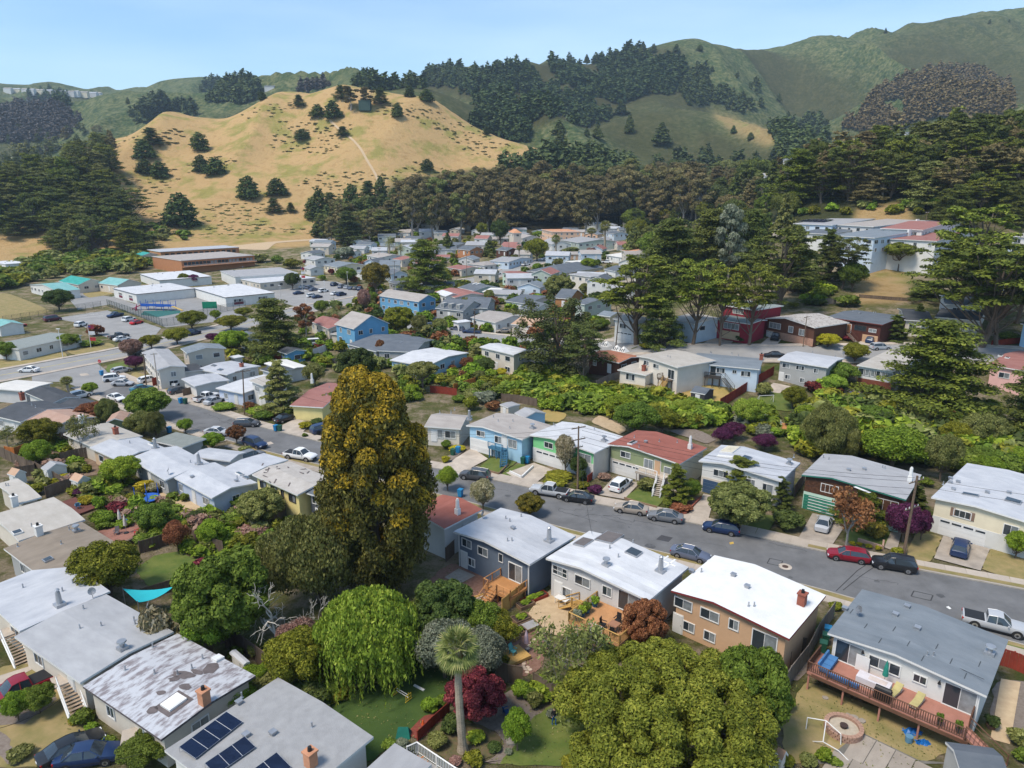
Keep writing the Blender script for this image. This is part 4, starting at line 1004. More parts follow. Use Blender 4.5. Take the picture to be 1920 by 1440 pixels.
# ------------------------------------------------------------------ main street
def resample(line,n):
 P=np.array(line);d=np.r_[0,np.cumsum(np.linalg.norm(np.diff(P,axis=0),axis=1))];t=np.linspace(0,d[-1],n)
 return[(float(np.interp(q,d,P[:,0])),float(np.interp(q,d,P[:,1])))for q in t]
FARK=smoothline(PG((2080,1140),(1920,1107),(1713,1068),(1547,1036),(1386,1000),(1278,978),(1211,962),(1115,945),(1057,929),(940,904),(857,886),(720,862),(603,830),(481,799),(400,772),(318,746),(242,714),(205,699)))
NEARK=smoothline(PG((2080,1254),(1920,1210),(1590,1120),(1510,1098),(1300,1050),(1071,994),(960,964),(850,934),(700,897),(600,872),(495,845),(390,815),(321,793),(242,764),(181,740),(150,724)))
fk,nk=resample(FARK,90),resample(NEARK,90)
band('road',fk,nk,ASPH,.02,kind='structure')
band('kerb',fk,polyoff(fk,-.18),KERB,.15,thick=.25);band('kerb',nk,polyoff(nk,.18),KERB,.15,thick=.25)
sA=1 if False else-1
pavement(fk[:46],-.2,-2.3,maxn=150);pavement(fk[52:],-.2,-2.0,maxn=60)
pavement(nk[:60],1.0,1.4,maxn=40);pavement(nk[60:],.3,1.5,maxn=40)
band('verge',polyoff(fk[:15],-.3),polyoff(fk[:15],-1.05),DRYG,.165,kind='structure');band('verge',polyoff(nk[:60],.2),polyoff(nk[:60],.98),DRYG,.12,kind='structure')
# avenue past the school, the upper street, and lots
def street(pts,w,m,dz=.03,walk=True,lines=True):
 L=resample(smoothline(PG(*pts)),70);band('road',polyoff(L,w/2),polyoff(L,-w/2),m,dz)
 for s_ in(1,-1):
  band('kerb',polyoff(L,s_*w/2),polyoff(L,s_*(w/2+.2)),KERB,dz+.13,thick=.25)
  if walk:band('pavement',polyoff(L,s_*(w/2+.2)),polyoff(L,s_*(w/2+1.9)),CONCL,dz+.11,thick=.25)
 return L
AV=street([(-160,730),(0,704),(124,681),(235,660),(330,638),(435,613),(560,582),(680,560),(787,540),(917,519),(975,500),(1060,480),(1147,466),(1200,458)],11,ASPHP)
band('centre_line',polyoff(AV[:24],.2),polyoff(AV[:24],-.2),mat('road_paint_yellow',(.45,.38,.15),rough=.8,var=.2),.036)
UP=street([(735,580),(752,602),(800,619),(900,633),(985,643),(1080,651),(1160,654),(1240,656),(1330,660),(1430,663),(1583,663),(1690,661),(1800,664),(1920,671),(2080,688)],8.5,ASPHP,.32)
patch('road',[(205,699),(242,714),(181,740),(120,716),(60,716),(60,700),(180,680)],ASPHP,.028)
patch('parking_lot',[a1(440,860),a1(880,795),a1(1320,940),a1(1270,1000),a1(1060,1075),a1(860,1010),a1(600,890)],ASPHP,.05)
patch('school_yard',[a1(560,700),a1(670,650),a1(960,690),a1(1100,740),a1(1560,660),a1(2010,760),a1(1990,860),a1(1360,935),a1(900,745),a1(640,790)],ASPHP,.04)
patch('parking_lot',[a2(440,600),a2(760,550),a2(1010,560),a2(1270,640),a2(1200,710),a2(660,760),a2(440,690)],ASPHP,.06)
patch('lawn',[a1(-60,665),a1(80,660),a1(410,800),a1(100,865),a1(-60,870)],DRYG,.05)
patch('lawn',[a1(-60,1210),a1(480,1130),a1(540,1175),a1(-60,1285)],DRYG,.05);patch('lawn',[a1(550,1120),a1(880,1060),a1(940,1095),a1(630,1160)],DRYG,.05)
patch('lawn',[a1(680,650),a1(860,620),a1(920,660),a1(730,690)],DRYG,.06)
patch('lawn',[a1(870,1300),a1(880,1250),a1(960,1225),a1(1060,1210),a1(1040,1290),a1(930,1310)],LAWN,.16)
patch('playground_surface',[a1(1150,830),a1(1180,800),a1(1470,795),a1(1480,815),a1(1290,850)],mat('safety_surface',(.03,.13,.12)),.07)
patch('dirt_track',[a2(-60,285),a2(200,262),a2(450,235),a2(900,205),a2(1560,190),a2(1580,205),a2(900,220),a2(520,245),a2(430,300),a2(100,290)],SANDP,.15)
for i in range(9): # bay lines of the school parking lot
 p,q=a1(960+i*42,835+i*13),a1(1080+i*28,828+i*14.5);
for x0,y0,x1,y1 in[(1050,905,1130,885),(1095,925,1180,900),(1140,940,1220,915),(1180,955,1262,930),(1222,970,1300,945),(560,835,760,812),(600,850,800,825),(640,862,840,838),(1000,880,1080,865)]:
 A_,B_=PG(a1(x0,y0),a1(x1,y1));band('bay_line',[A_,B_],[(A_[0],A_[1]+.35),(B_[0],B_[1]+.35)],PAINT,.062)
# driveways, lawns and yards along the main street
DRV=[
 ([c2(1290,790),c2(1460,690),c2(1560,760),c2(1370,860)],CONCL),([c2(1320,780),c2(1430,690),c2(1290,745),c2(1280,790)],GRAVEL),
 ([c3(30,850),c3(210,785),c3(330,830),c3(190,940)],CONCL),([c3(620,990),c3(720,880),c3(890,915),c3(790,1020)],CONCL),([c3(1195,1120),c3(1300,985),c3(1370,1000),c3(1330,1150)],CONCL),
 ([c4(470,1270),c4(560,1110),c4(790,1160),c4(690,1310)],CONC),([c4(1340,1400),c4(1400,1255),c4(1700,1340),c4(1640,1480)],CONC),
 ([c4(1020,1330),c4(1080,1190),c4(1140,1200),c4(1100,1360)],CONC),([c1(1780,560),c1(1900,500),c1(2010,530),c1(1920,610)],CONCL),
 ([c1(1090,350),c1(1270,270),c1(1390,310),c1(1230,380)],CONC),([c1(1280,400),c1(1430,350),c1(1470,400),c1(1380,420)],CONCL),([c1(930,270),c1(1000,240),c1(1060,250),c1(1000,290)],CONCL),
]
for p,m in DRV:patch('driveway',p,m,.145)
for p,m in[
 ([c2(1500,820),c2(1580,755),c2(1750,770),c2(1640,850)],LAWN),([c2(1650,855),c2(1760,790),c2(1800,790),c2(1770,880)],LAWN),
 ([c3(800,1010),c3(900,940),c3(1050,990),c3(1000,1070)],LAWN),([c3(1090,1100),c3(1230,1010),c3(1290,1010),c3(1190,1110)],MULCH),
 ([c4(1160,1400),c4(1230,1240),c4(1385,1260),c4(1320,1420)],DRYG),([c4(1650,1470),c4(1710,1340),c4(1960,1400),c4(1960,1560)],DRYG),([c4(760,1280),c4(830,1200),c4(1070,1200),c4(1010,1330)],LAWN),
 ([c4(60,1190),c4(180,1120),c4(330,1130),c4(250,1240),c4(70,1230)],LAWN),([c1(815,240),c1(870,200),c1(960,230),c1(900,270)],DRYG),([c1(1000,300),c1(1120,260),c1(1150,270),c1(1050,330)],DRYG),
 ([b3(1815,745),b3(1960,790),b3(1960,850),b3(1810,800)],LAWN)]:
 patch('lawn',p,m,.13)
# back gardens nearest the camera
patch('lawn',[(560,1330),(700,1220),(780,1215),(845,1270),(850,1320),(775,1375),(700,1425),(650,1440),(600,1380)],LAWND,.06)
patch('lawn',[(1000,1345),(1060,1310),(1180,1330),(1180,1480),(900,1480),(940,1440)],LAWN,.06)
patch('gravel_path',[b2(740,1180),b2(830,1080),b2(960,1000),b2(1080,1090),b2(1140,1150),b2(1100,1210),b2(960,1330),b2(900,1420),b2(780,1480),b2(780,1420),b2(890,1360),b2(905,1290),b2(860,1230),b2(780,1205)],GRAVEL,.05)
patch('garden_bed',[b2(560,1180),b2(740,1190),b2(860,1240),b2(900,1300),b2(880,1360),b2(800,1400),b2(640,1440),b2(480,1320)],mat('planting_bed',(.07,.08,.03),col2=(.15,.10,.06),scale=2),.055)
patch('mulch_bed',[b2(900,640),b2(1060,560),b2(1180,700),b2(1150,800),b2(1120,880),b2(1060,920),b2(960,920),b2(940,800)],MULCH,.05)
patch('patio',[b2(1060,560)]+[b2(x,y)for x,y in((1110,490),(1190,430),(1300,470),(1420,560),(1340,680),(1230,700),(1140,680),(1080,640),(1045,590))],SANDP,.07)
patch('patio',[b2(580,370),b2(660,320),b2(755,360),b2(660,410)],CONC,.07)
patch('bare_yard',[b2(500,380),b2(620,290),b2(900,400),b2(900,520),b2(760,560),b2(560,440)],MULCH,.045)
patch('dry_lawn',[b1(770,330),b1(860,250),b1(1000,225),b1(1120,280),b1(1080,370),b1(1000,420),b1(850,430)],LAWN,.05)
patch('dry_lawn',[b1(-30,900),b1(200,860),b1(420,1110),b1(700,1360),b1(640,1480),b1(-30,1480)],DRYG,.05);patch('dirt_driveway',[b1(-30,1080),b1(200,1010),b1(330,1050),b1(140,1190),b1(-30,1200)],GRAVEL,.06)
patch('garden_path',[b1(-20,930),b1(170,870),b1(180,890),b1(-20,990)],CONCL,.08);patch('dirt_driveway',[b1(-20,1220),b1(40,1260),b1(120,1440),b1(60,1460),b1(-20,1330)],GRAVEL,.06)
patch('dry_lawn',[b3(700,960),b3(820,1000),b3(1560,1290),b3(1320,1430),b3(1000,1260),b3(900,1370),b3(640,1440),b3(560,1300),b3(590,1100)],DRYG,.05)
patch('dirt_yard',[b3(1740,1260),b3(1760,960),b3(1960,960),b3(1960,1260)],GRAVEL,.04);patch('sand_path',[b3(1730,1280),b3(1790,940),b3(1900,960),b3(1840,1310)],SANDP,.07)
patch('artificial_turf',[b3(655,790),b3(820,555),b3(860,570),b3(700,800)],mat('artificial_turf',(.045,.085,.02),var=.15,scale=3),.06)
patch('dirt_yard',[b3(560,940),b3(590,880),b3(700,820),b3(760,850),b3(640,950)],GRAVEL,.05)
pc=patch('patio',[b3(860,1350),b3(1000,1240),b3(1330,1400),b3(1560,1500),b3(700,1520)],mat('patio_joint',(.16,.15,.13)),.06)
S0,S1,S2=[Vector(plane(*b3(*q),.07))for q in((870,1355),(1010,1250),(1340,1410))]
eu=(S2-S1)/3;ev=(S0-S1)
for i in range(-0,4):
 for j in range(0,3):
  c=S1+eu*(i+.5)+ev*(j+.5)*.95
  inst('paving_slab',slabme(CONC),pc,(c.x,c.y,.075),(0,0,math.atan2(eu.y,eu.x)),(eu.length-.06,ev.length*.95-.06,.05))
# rear yards between the rows
patch('lawn',[c3(620,320),c3(760,260),c3(960,290),c3(1000,340),c3(780,370)],DRYG,.12);patch('tall_grass',[c3(1020,340),c3(1250,290),c3(1590,270),c3(1560,310),c3(1360,430),c3(1130,400)],GOLDG,.15)
patch('lawn',[c4(190,370),c4(290,330),c4(430,340),c4(420,450),c4(300,440)],LAWN,.15);patch('patio',[c4(230,330),c4(310,270),c4(450,300),c4(400,340)],CONCL,.15);patch('patio',[c4(750,400),c4(770,300),c4(960,330),c4(940,430)],CONCL,.15)
patch('garden_path',[a3(440,1440),a3(830,1290),a3(860,1300),a3(520,1440)],SANDP,.12)
patch('rock_bank',[c3(580,520),c3(640,480),c3(800,560),c3(760,600)],SANDP,.12);patch('rock_bank',[c3(1080,580),c3(1250,570),c3(1380,630),c3(1320,660)],GRAVEL,.12);patch('dry_lawn',[c3(200,510),c3(280,440),c3(420,470),c3(370,520)],GOLDG,.1)
patch('dirt_yard',[c1(150,780),c1(350,700),c1(640,780),c1(660,850),c1(440,880),c1(260,830)],DIRT,.05);patch('garden_bed',[c1(1030,980),c1(1150,960),c1(1330,1060),c1(1240,1120),c1(1090,1080)],SANDP,.06)
patch('netted_lawn',[c1(1220,1230),c1(1420,1120),c1(1510,1150),c1(1440,1200),c1(1270,1250)],mat('green_netting',(.06,.24,.12),var=.3),.08)
patch('dirt_yard',[c1(1480,1370),c1(1700,1290),c1(1920,1250),c1(1920,1330),c1(1620,1440)],DIRT,.05)
patch('driveway',[a5(560,1070),a5(620,1010),a5(790,1010),a5(690,1100)],CONCL,.15);patch('driveway',[a4(830,1090),a4(960,1010),a4(1120,1040),a4(1080,1090)],CONC,.16);patch('driveway',[a4(1290,1110),a4(1400,1020),a4(1530,1010),a4(1440,1110)],CONCL,.16);patch('driveway',[a4(0,1090),a4(160,1000),a4(330,1030),a4(300,1090)],CONC,.15)
# street details: utility cuts, manhole, paint
def roadpatch(name,pts,m,dz=.03):patch(name,pts,m,dz)
DARKP=mat('asphalt_patch',(.055,.055,.06),rough=.9,var=.15)
TARL=mat('tar_seal',(.045,.045,.048),var=.1)
roadpatch('utility_cover',[b2(1770,155),b2(1800,130),b2(1865,145),b2(1840,170)],DARKP)
for qd in([(475,290),(490,262),(563,277),(548,305)],[(1285,475),(1300,445),(1408,470),(1395,500)]):
 for i in range(4):
  p,q=b3(*qd[i]),b3(*qd[(i+1)%4]);A_,B_=plane(*p,0),plane(*q,0);d=(Vector(B_)-Vector(A_)).normalized()*.0;n_=Vector((-(B_[1]-A_[1]),B_[0]-A_[0])).normalized()*.06
  drape('tar_joint',[(A_[0]-n_.x,A_[1]-n_.y),(B_[0]-n_.x,B_[1]-n_.y),(B_[0]+n_.x,B_[1]+n_.y),(A_[0]+n_.x,A_[1]+n_.y)],TARL,.03+.004*(i%2))
mh=Vector(plane(*b3(577,308),0));mo=thing('manhole_cover','round iron manhole cover in a pale concrete collar on the road','manhole cover',(mh.x,mh.y,.02))
mb=MB();mb.tube((0,0,0),(0,0,.012),.75,n=24);mb.build('collar',CONCL,mo);mb=MB();mb.tube((0,0,.012),(0,0,.022),.36,n=20);mb.build('lid',mat('iron',(.08,.05,.04)),mo)
for seg in([(1040,290),(980,330),(860,445)],[(1075,310),(1000,360),(900,440)],[(800,60),(860,120)],):
 P_=[plane(*b3(*q),0)for q in seg];band('tar_joint',P_,polyoff(P_,.09),TARL,.034)
roadpatch('road_arrow',[b3(1480,535),b3(1500,548),b3(1512,545),b3(1495,530)],PAINT);roadpatch('road_mark',[b3(262,172),b3(285,168),b3(288,180),b3(266,184)],mat('yellow_mark',(.5,.33,.08)))
for q in([c1(1700,655),c1(1740,645),c1(1760,658),c1(1720,668)],[c1(510,210),c1(560,205),c1(575,218),c1(520,224)]):roadpatch('utility_cover',q,CONCL,.036)

TL_=resample(smoothline(PG((700,395),(712,345),(690,300),(655,255),(620,225))),40);band('trail',TL_,polyoff(TL_,2.2),SANDP,.5)

def roadpt(t,w): # t along the main street, w across it
 i=min(int(t*88),88);return tuple(fk[i][k]*(1-w)+nk[i][k]*w for k in(0,1))
for k in range(26):
 t=random.random()*.9;w=random.uniform(.08,.92);P_=[roadpt(t+j*.004,min(.95,max(.05,w+random.uniform(-.03,.03)+(j*.05 if k%3==0 else 0))))for j in range(8)];P_=resample(P_,20);P_=[(x+random.uniform(-.12,.12),y+random.uniform(-.12,.12))for x,y in P_];band('tar_joint',P_,polyoff(P_,random.uniform(.035,.08)),TARL,.026+.0006*k)
for k in range(30):
 x,y=roadpt(random.random()*.9,random.choice((.12,.88,.5))+random.uniform(-.05,.05));r_=random.uniform(.2,.7);drape('oil_stain',[(x+math.cos(a*.7)*r_*random.uniform(.6,1.2),y+math.sin(a*.7)*r_*random.uniform(.6,1.2))for a in range(9)],mat('oil_stain',(.085,.085,.088),rough=.7,var=.3,scale=2),.0225)
# ------------------------------------------------------------------ houses nearest the camera
CAMV=Vector((0,0))
def HS(label,p0,p1,p2,h,roof=('u',.5,.6),wall='white',rf='white',base=None,cat='house',name='house',**k):
 zb=ground(*base)[2]if base else None
 return House(name,label,cat,p0,p1,p2,h,roof=roof,wall=wall,rf=rf,zb=zb,**k)
def visible(s,i):
 a,d,n,L=s.face(i);c=a+d*L/2;w=s.world(c.x,c.y,0);ca,sa=math.cos(s.rz),math.sin(s.rz)
 nn=Vector((n.x*ca-n.y*sa,n.x*sa+n.y*ca));return nn.dot(Vector((-w[0],-w[1])))>0
def autowin(s,z=None,w=1.5,h=1.1,sp=3.4,door=True,rows=1,trim=None,skip=()):
 k=0
 for i in range(4):
  if i in skip or not visible(s,i):continue
  L=s.face(i)[3];n=max(1,int((L-1)/sp))
  for r_ in range(rows):
   zz=(s.h-2.0 if z is None else z)-r_*2.6
   if zz<.3:zz=.6
   for j in range(n):
    t=(j+.5+random.uniform(-.12,.12))/n
    if door and r_==rows-1 and j==n//2 and k==0:s.door(i,t,max(0,zz-1));k=1;continue
    s.win(i,t,zz,w*random.choice((.7,1,1.2)),h,2 if random.random()<.7 else 1,cur=random.random()<.35)
# -- slate house
N1=HS('slate blue two storey house with pale ribbed roof and small orange rear deck',b2(630,110),b2(1060,295),b2(1290,125),4.5,('u',.42,.5),'slate','pale',strips=('v',1.05),base=(930,1090))
for t,z,w,n in((.12,2.9,1.5,2),(.36,2.75,1.5,2),(.62,2.95,.6,1)):N1.win(0,t,z,w,1.0,n,cur=None)
N1.win(0,.19,.75,1.05,1.0,2,cur=None);N1.door(0,.075,.1);N1.win(0,.82,1.35,1.9,2.1,2,'sliding_door',cur=None)
for t in(.004,.996):N1.slab(0,t,0,.12,4.3,TRIM,'downspout',.03,.1)
N1.vents((640+925/3,960+40/3),(640+948/3,960+55/3),(640+1012/3,960+28/3),(640+965/3,960+95/3,'box'),(640+935/3,960+165/3),(640+960/3,960+163/3),(640+1168/3,960+165/3,'flue'),(640+795/3,960+40/3,'dish'))
p,ang,n=N1.fp(0,.80,0);mb=None
dk=thing('deck','small orange timber deck with stairs behind the slate house','deck',N1.world(p.x,p.y,0),N1.rz+0)
sg=-1 if True else 1
def deckbox(o,x0,x1,y0,y1,z,m,bw=.14,along='x',stuffname='deck_boards',cap=260):
 mb=MB();k=0
 if along=='x':
  y=y0
  while y<y1:mb.box(((x0+x1)/2,y+bw/2,z),(x1-x0,bw-.015,.04));y+=bw
 else:
  x=x0
  while x<x1:mb.box((x+bw/2,(y0+y1)/2,z),(bw-.015,y1-y0,.04));x+=bw
 q=mb.build(stuffname,m,o);q['kind']='stuff'
 mb=MB();
 for y in(y0+.04,y1-.04):mb.box(((x0+x1)/2,y,z-.15),(x1-x0,.06,.25))
 for x in(x0+.04,x1-.04):mb.box((x,(y0+y1)/2,z-.15),(.055,y1-y0-.18,.25))
 mb.build('frame',m,o)
 nx=max(2,round((x1-x0)/3));ny=max(2,round((y1-y0)/3))
 for i in range(nx+1):
  for j in(0,ny):mb=MB();mb.box((x0+.15+(x1-x0-.3)*i/nx,y0+.2+(y1-y0-.4)*j/ny,(z-.2)/2-.1),(.14,.14,z));mb.build('support_post',m,o)
deckbox(dk,-1.9,1.9,-2.9,-.05,1.25,DECKO)
railing(dk,[(-1.9,-.1,1.27),(-1.9,-2.85,1.27),(-1.3,-2.85,1.27)],.95,DECKO,bal=.9);railing(dk,[(.0,-2.85,1.27),(1.9,-2.85,1.27),(1.9,-.1,1.27)],.95,DECKO,bal=.9)
stairs(dk,(-.65,-2.9),(0,-1,0),1.25,0,1.2,DECKO,DECKO)
# -- white roofed grey house
N2=HS('pale grey two storey house with white flat roof and large tan deck',b2(1150,260),b2(1730,500),b2(1925,300),4.6,('u',.36,.55),'lgrey','white',strips=('v',1.0),base=(1060,1130))
for t,z,w,n in((.10,2.9,1.9,3),(.35,2.85,1.9,2),(.61,2.9,1.1,2)):N2.win(0,t,z,w,1.05,n,cur=None,rows=2 if t==.1 else 1)
N2.win(0,.175,.7,1.3,1.1,2,cur=None);N2.door(0,.085,.05);N2.win(0,.825,2.15,2.3,2.1,2,'sliding_door',cur=None)
N2.vents((640+1640/3,960+175/3),(640+1510/3,960+205/3),(640+1558/3,960+255/3),(640+1490/3,960+300/3,'cap'),(640+1795/3,960+335/3,'flue'))
N2.light(*b2(1362,175),1.5,2.0,mat('skylight_brown',(.13,.11,.10),rough=.4));N2.light(*b2(1508,148),2.3,2.6,mat('skylight_brown',(.13,.11,.10)));N2.light(*b2(1645,232),1.5,1.4)
for dx in(0,40):N2.patchroof(*b2(1805+dx,275+dx*.5),.2,2.6,TRIM,'roof_patch',0)
N2.patchroof(*b2(1840,290),1.6,.2,mat('roof_patch_white',(.8,.8,.79)))
# -- orange house
N3=HS('tan orange two storey house with bright white roof and red fascia',(1258,1107),(1480,1198),(1541,1113),4.7,('u',.38,.6),'orange',mat('roof_bright',(.66,.66,.655),rough=.85,var=.09,scale=.7,detail=10),base=(1290,1205),trim=mat('fascia_red',(.20,.03,.03)))
for t,z,w,n in((.07,2.95,1.9,2),(.33,2.95,1.9,2),(.555,3.0,.95,2)):N3.win(0,t,z,w,1.05,n,cur=None)
N3.win(0,.14,.75,1.2,1.0,2,cur=None);N3.win(0,.345,.7,1.15,1.0,2,cur=None);N3.door(0,.03,.05);N3.win(0,.83,1.8,2.3,2.2,2,'sliding_door',cur=None)
N3.vents((1280+105/3,960+338/3),(1280+285/3,960+360/3,'box'),(1280+362/3,960+425/3,'box'),(1280+370/3,960+530/3),(1280+402/3,960+530/3),(1280+50/3,960+338/3,'box'),(1280+668/3,960+520/3,'brick'))
# -- white house with long deck
N4=HS('white house with dark grey shingled roof and long red timber deck',b3(815,680),b3(1712,1035),b3(1808,712),4.5,('u',.45,.5),'white','bluegrey',strips=('v',.95),base=(1590,1330))
N4.win(0,.125,2.0,2.3,2.05,2,'sliding_door',cur=None);N4.win(0,.38,2.75,2.5,1.05,3,cur=None);N4.win(0,.625,2.95,1.0,.75,2,cur=False);N4.win(0,.885,2.0,2.3,2.05,2,'sliding_door',cur=None)
N4.slab(0,.235,2.0,1.1,1.5,TRIM,'gate_panel',.25,.05)
for t in(.225,.75):mb=MB();p,ang,n=N4.fp(0,t,.16);mb.tube((p.x,p.y,3.7),(p.x,p.y,3.95),.14,.05,n=8);mb.tube((p.x,p.y,3.95),(p.x-n.x*.2,p.y-n.y*.2,3.98),.03,n=5);mb.build('wall_lamp',BLACK,N4.o)
N4.slab(0,.997,0,.1,4.2,TRIM,'downspout',.03,.1)
N4.vents((1280+912/3,960+550/3,'box'),(1280+985/3,960+590/3,'dish'),(1280+1262/3,960+538/3,'box'),(1280+1196/3,960+583/3,'box'),(1280+1320/3,960+660/3,'box'),(1280+1375/3,960+808/3),(1280+1410/3,960+810/3),(1280+1725/3,960+800/3,'cap'))
for k in range(10):
 x,y=950+80*k,560+33*k+(k%3)*50;N4.patchroof(*b3(x,y),.06,.9,mat('roof_seam_dark',(.05,.06,.07)),'roof_seam',0)
# white lap behind: red house roof beside giant tree
N0=HS('white stucco house with rust red roof half hidden behind the giant tree',c2(1280,1205),c2(1525,1080),c2(1310,965),4.3,('v',.5,.5),'white','red',base=(850,1050));N0.vent(*c2(1365,1110),'stack');autowin(N0)
# ------------------------------------------------------------------ houses at the bottom
L1=HS('cream house with smooth white roof and side stairs',b1(110,670),b1(620,445),b1(355,260),3.4,('v',.5,.35),'beige','pale');L1.vents(b1(130,425),b1(352,445),b1(410,400),(*b1(337,525),'flue'),(*b1(523,485),'dish'))
L2=HS('cream house with pale grey roof and a wide white vent',b1(80,700),b1(450,960),b1(990,680),3.4,('v',.5,.35),'beige','mid');L2.vents(b1(470,545),b1(450,655),b1(570,640),b1(755,610),b1(760,630),(*b1(690,770),'cap'),(*b1(835,560),'dish'))
L3=HS('cream house with peeling black and white tarred roof',b1(465,980),b1(905,1280),b1(1410,905),3.2,('v',.5,.3),'beige',mat('roof_peeling',(.42,.43,.46),col2=(.19,.17,.18),rough=.75,scale=.9,stretch=(2.2,.8,1),thr=(.46,.60),detail=14),trim=mat('fascia_tar',(.10,.085,.085),var=.5,scale=3))
L3.vents((*b1(1152,1075),'terra'),b1(705,890),b1(1000,915),b1(1080,880),b1(1140,825),b1(860,760),b1(870,910));L3.light(*b1(978,1075),1.3,1.5,mat('skylight_white',(.7,.72,.74)),dome=True);L3.light(*b1(1225,828),.8,.8,mat('skylight_white',(.7,.72,.74)),dome=True)
TARR=mat('roof_tar_patch',(.125,.105,.105),var=.2,scale=2)
for x,y,w,d,a in((1030,915,2.4,1.0,.3),(1190,880,1.5,1.7,.8),(1045,985,1.3,.8,.2),(905,1018,.9,.6,.5),(860,1115,1.0,.8,.1),(978,1078,2.1,2.3,0),(980,940,1.0,.7,.7),(1110,900,1.4,.6,.1)):
 x0,y0,z0=L3.rp(*b1(x,y));tx,ty=L3.tilt(x0,y0);mb=MB();n_=11;pts=[(math.cos(6.283*i/n_)*w/2*random.uniform(.65,1.15),math.sin(6.283*i/n_)*d/2*random.uniform(.65,1.15))for i in range(n_)]
 if(x,y)==(978,1078):pts=[(-1,-1.1),(1,-1.1),(1,1.1),(-1,1.1)]
 ca,sa=math.cos(a),math.sin(a);pts=[(px*ca-py*sa,px*sa+py*ca)for px,py in pts]
 vs=[(x0+px,y0+py,z0+.03+px*tx+py*ty)for px,py in pts];mb.quadmesh(vs,[tuple(range(len(vs)))]);mb.build('tar_patch',TARR,L3.roofo)
L4=HS('house with gravelly grey roof carrying three rows of solar panels',b1(925,1340),b1(1565,930),b2(150,1290),3.4,('v',.5,.3),'white',mat('roof_gravel_grey',(.27,.27,.275),col2=(.345,.345,.35),rough=.95,scale=1.2,bump=.6,bscale=16,detail=10))
L4.vents((*b1(1385,1262),'box'),(*b1(1535,1250),'box'),(*b1(1345,1078),'box'),b1(1360,1040),b1(1755,1210),(*b1(1750,1425),'terra'))
def solar(Hh,px0,px1,px2,n,rows=1):
 """row of panels: first corner, end of the row, far corner of the first panel"""
 A_,B_,C2=(Vector(Hh.rp(*p))for p in(px0,px1,px2));u=(B_-A_)/n;v=(C2-A_)/rows;a=link(bpy.data.objects.new('solar_array',None),Hh.par)
 v=v-u*(v.dot(u)/u.dot(u))
 for i in range(n):
  for j in range(rows):
   q=A_+u*i+v*j;up=Vector((0,0,1));mb=MB();e=.02
   lift=.16;tl=.30
   P4=[q+u*.006,q+u*.994,q+u*.994+v*.99,q+u*.006+v*.99];P4=[p+up*(lift+(tl if k>1 else 0))for k,p in enumerate(P4)]
   mb.quadmesh([*P4,*[p-up*.05 for p in P4]],[(0,1,2,3),(3,2,1,0),(0,4,5,1),(1,5,6,2),(2,6,7,3),(3,7,4,0)]);mb.build('solar_panel',SOLAR,a)
   mb=MB()
   for k in range(4):mb.tube(P4[k]+up*.01,P4[(k+1)%4]+up*.01,.012,n=4)
   for k in(2,3):mb.tube(P4[k],P4[k]-up*(tl+lift),.02,n=4)
   mb.build('panel_frame',FRAMEM,a)
solar(L4,b1(1102,1398),b1(1367,1190),b1(1046,1325),4);solar(L4,b1(1215,1490),b1(1440,1332),b1(1160,1440),3.0 and 3);solar(L4,b1(1490,1560),b1(1640,1445),b1(1462,1452),2)
L0=HS('house with coarse brown gravel roof and a white chimney',b1(20,205),b1(460,55),b1(682,212),3.4,('u',.5,.3),'grey','brown');L0.vents((*b1(222,130),'white'),(*b1(430,110),'cap'),b1(345,180),(*b1(440,255),'cap'),b1(100,195),b1(390,100));L0.light(*b1(270,272),.9,.9)
L00=HS('house with weathered beige roof above the brown roofed one',c1(548,1145),c1(345,1000),c1(-80,1105),3.2,('u',.4,.3),'beige','tanroof');L00.vents((*c1(97,1050),'white'),c1(205,1190));L00.light(*c1(112,1232),1,1,dome=True)
L000=HS('house with bare grey tar roof at the edge above the beige one',c1(268,1000),c1(112,880),c1(-80,872),3.2,('u',.5,.3),'beige','tanroof');L000.vents(c1(40,930),c1(55,930))
autowin(L1,skip=(1,2));autowin(L2);autowin(L3);autowin(L0)
BL=HS('low annex with flat grey green roof beside the white balcony',(655,1470),(740,1393),(805,1437),3.0,('f',0,0),'white','grey')
# ------------------------------------------------------------------ middle left block
M1=HS('tan walled bungalow with long white roof and white skylight',c1(575,682),c1(765,768),c1(1052,680),2.9,('v',.45,.5),'tan','pale');M1.vents(c1(835,655),(*c1(1000,690),'flue'),(*c1(747,600),'brick'));M1.light(*c1(985,665),1.6,.9,dome=True);autowin(M1)
M2=HS('bungalow with cream white roof and grey rear wall under a dish',c1(830,752),c1(1062,892),c1(1310,762),2.9,('v',.5,.5),'grey','pale');M2.vents((*c1(1083,858),'dish'),c1(1225,780));autowin(M2)
M3=HS('lavender bungalow with broad white roof and fenced rear yard',c1(1095,862),c1(1362,1008),c1(1642,902),2.9,('v',.42,.6),'lav','pale');M3.vents((*c1(1235,875),'box'),(*c1(1280,790),'flue'),(*c1(1520,900),'box'),c1(1525,880));M3.light(*c1(1585,880),1.2,.6);M3.light(*c1(1540,855),1.4,.7,dome=True);autowin(M3,sp=2.6)
M3b=HS('white garage wing reaching the street behind the lavender bungalow',c1(1400,830),c1(1560,880),c1(1820,752),2.8,('v',.5,.35),'white','pale');M2b=HS('white roofed garage wing beside the parked grey suv',c1(1230,740),c1(1480,770),c1(1590,712),2.7,('v',.5,.35),'white','pale')
M4=HS('yellow two storey house with torn beige tar paper roof',c1(1620,855),c2(335,987),c2(480,850),4.4,('v',.45,.4),'yellow',mat('roof_torn',(.36,.33,.30),col2=(.46,.43,.40),rough=.9,scale=1.0,detail=10),base=(556,975))
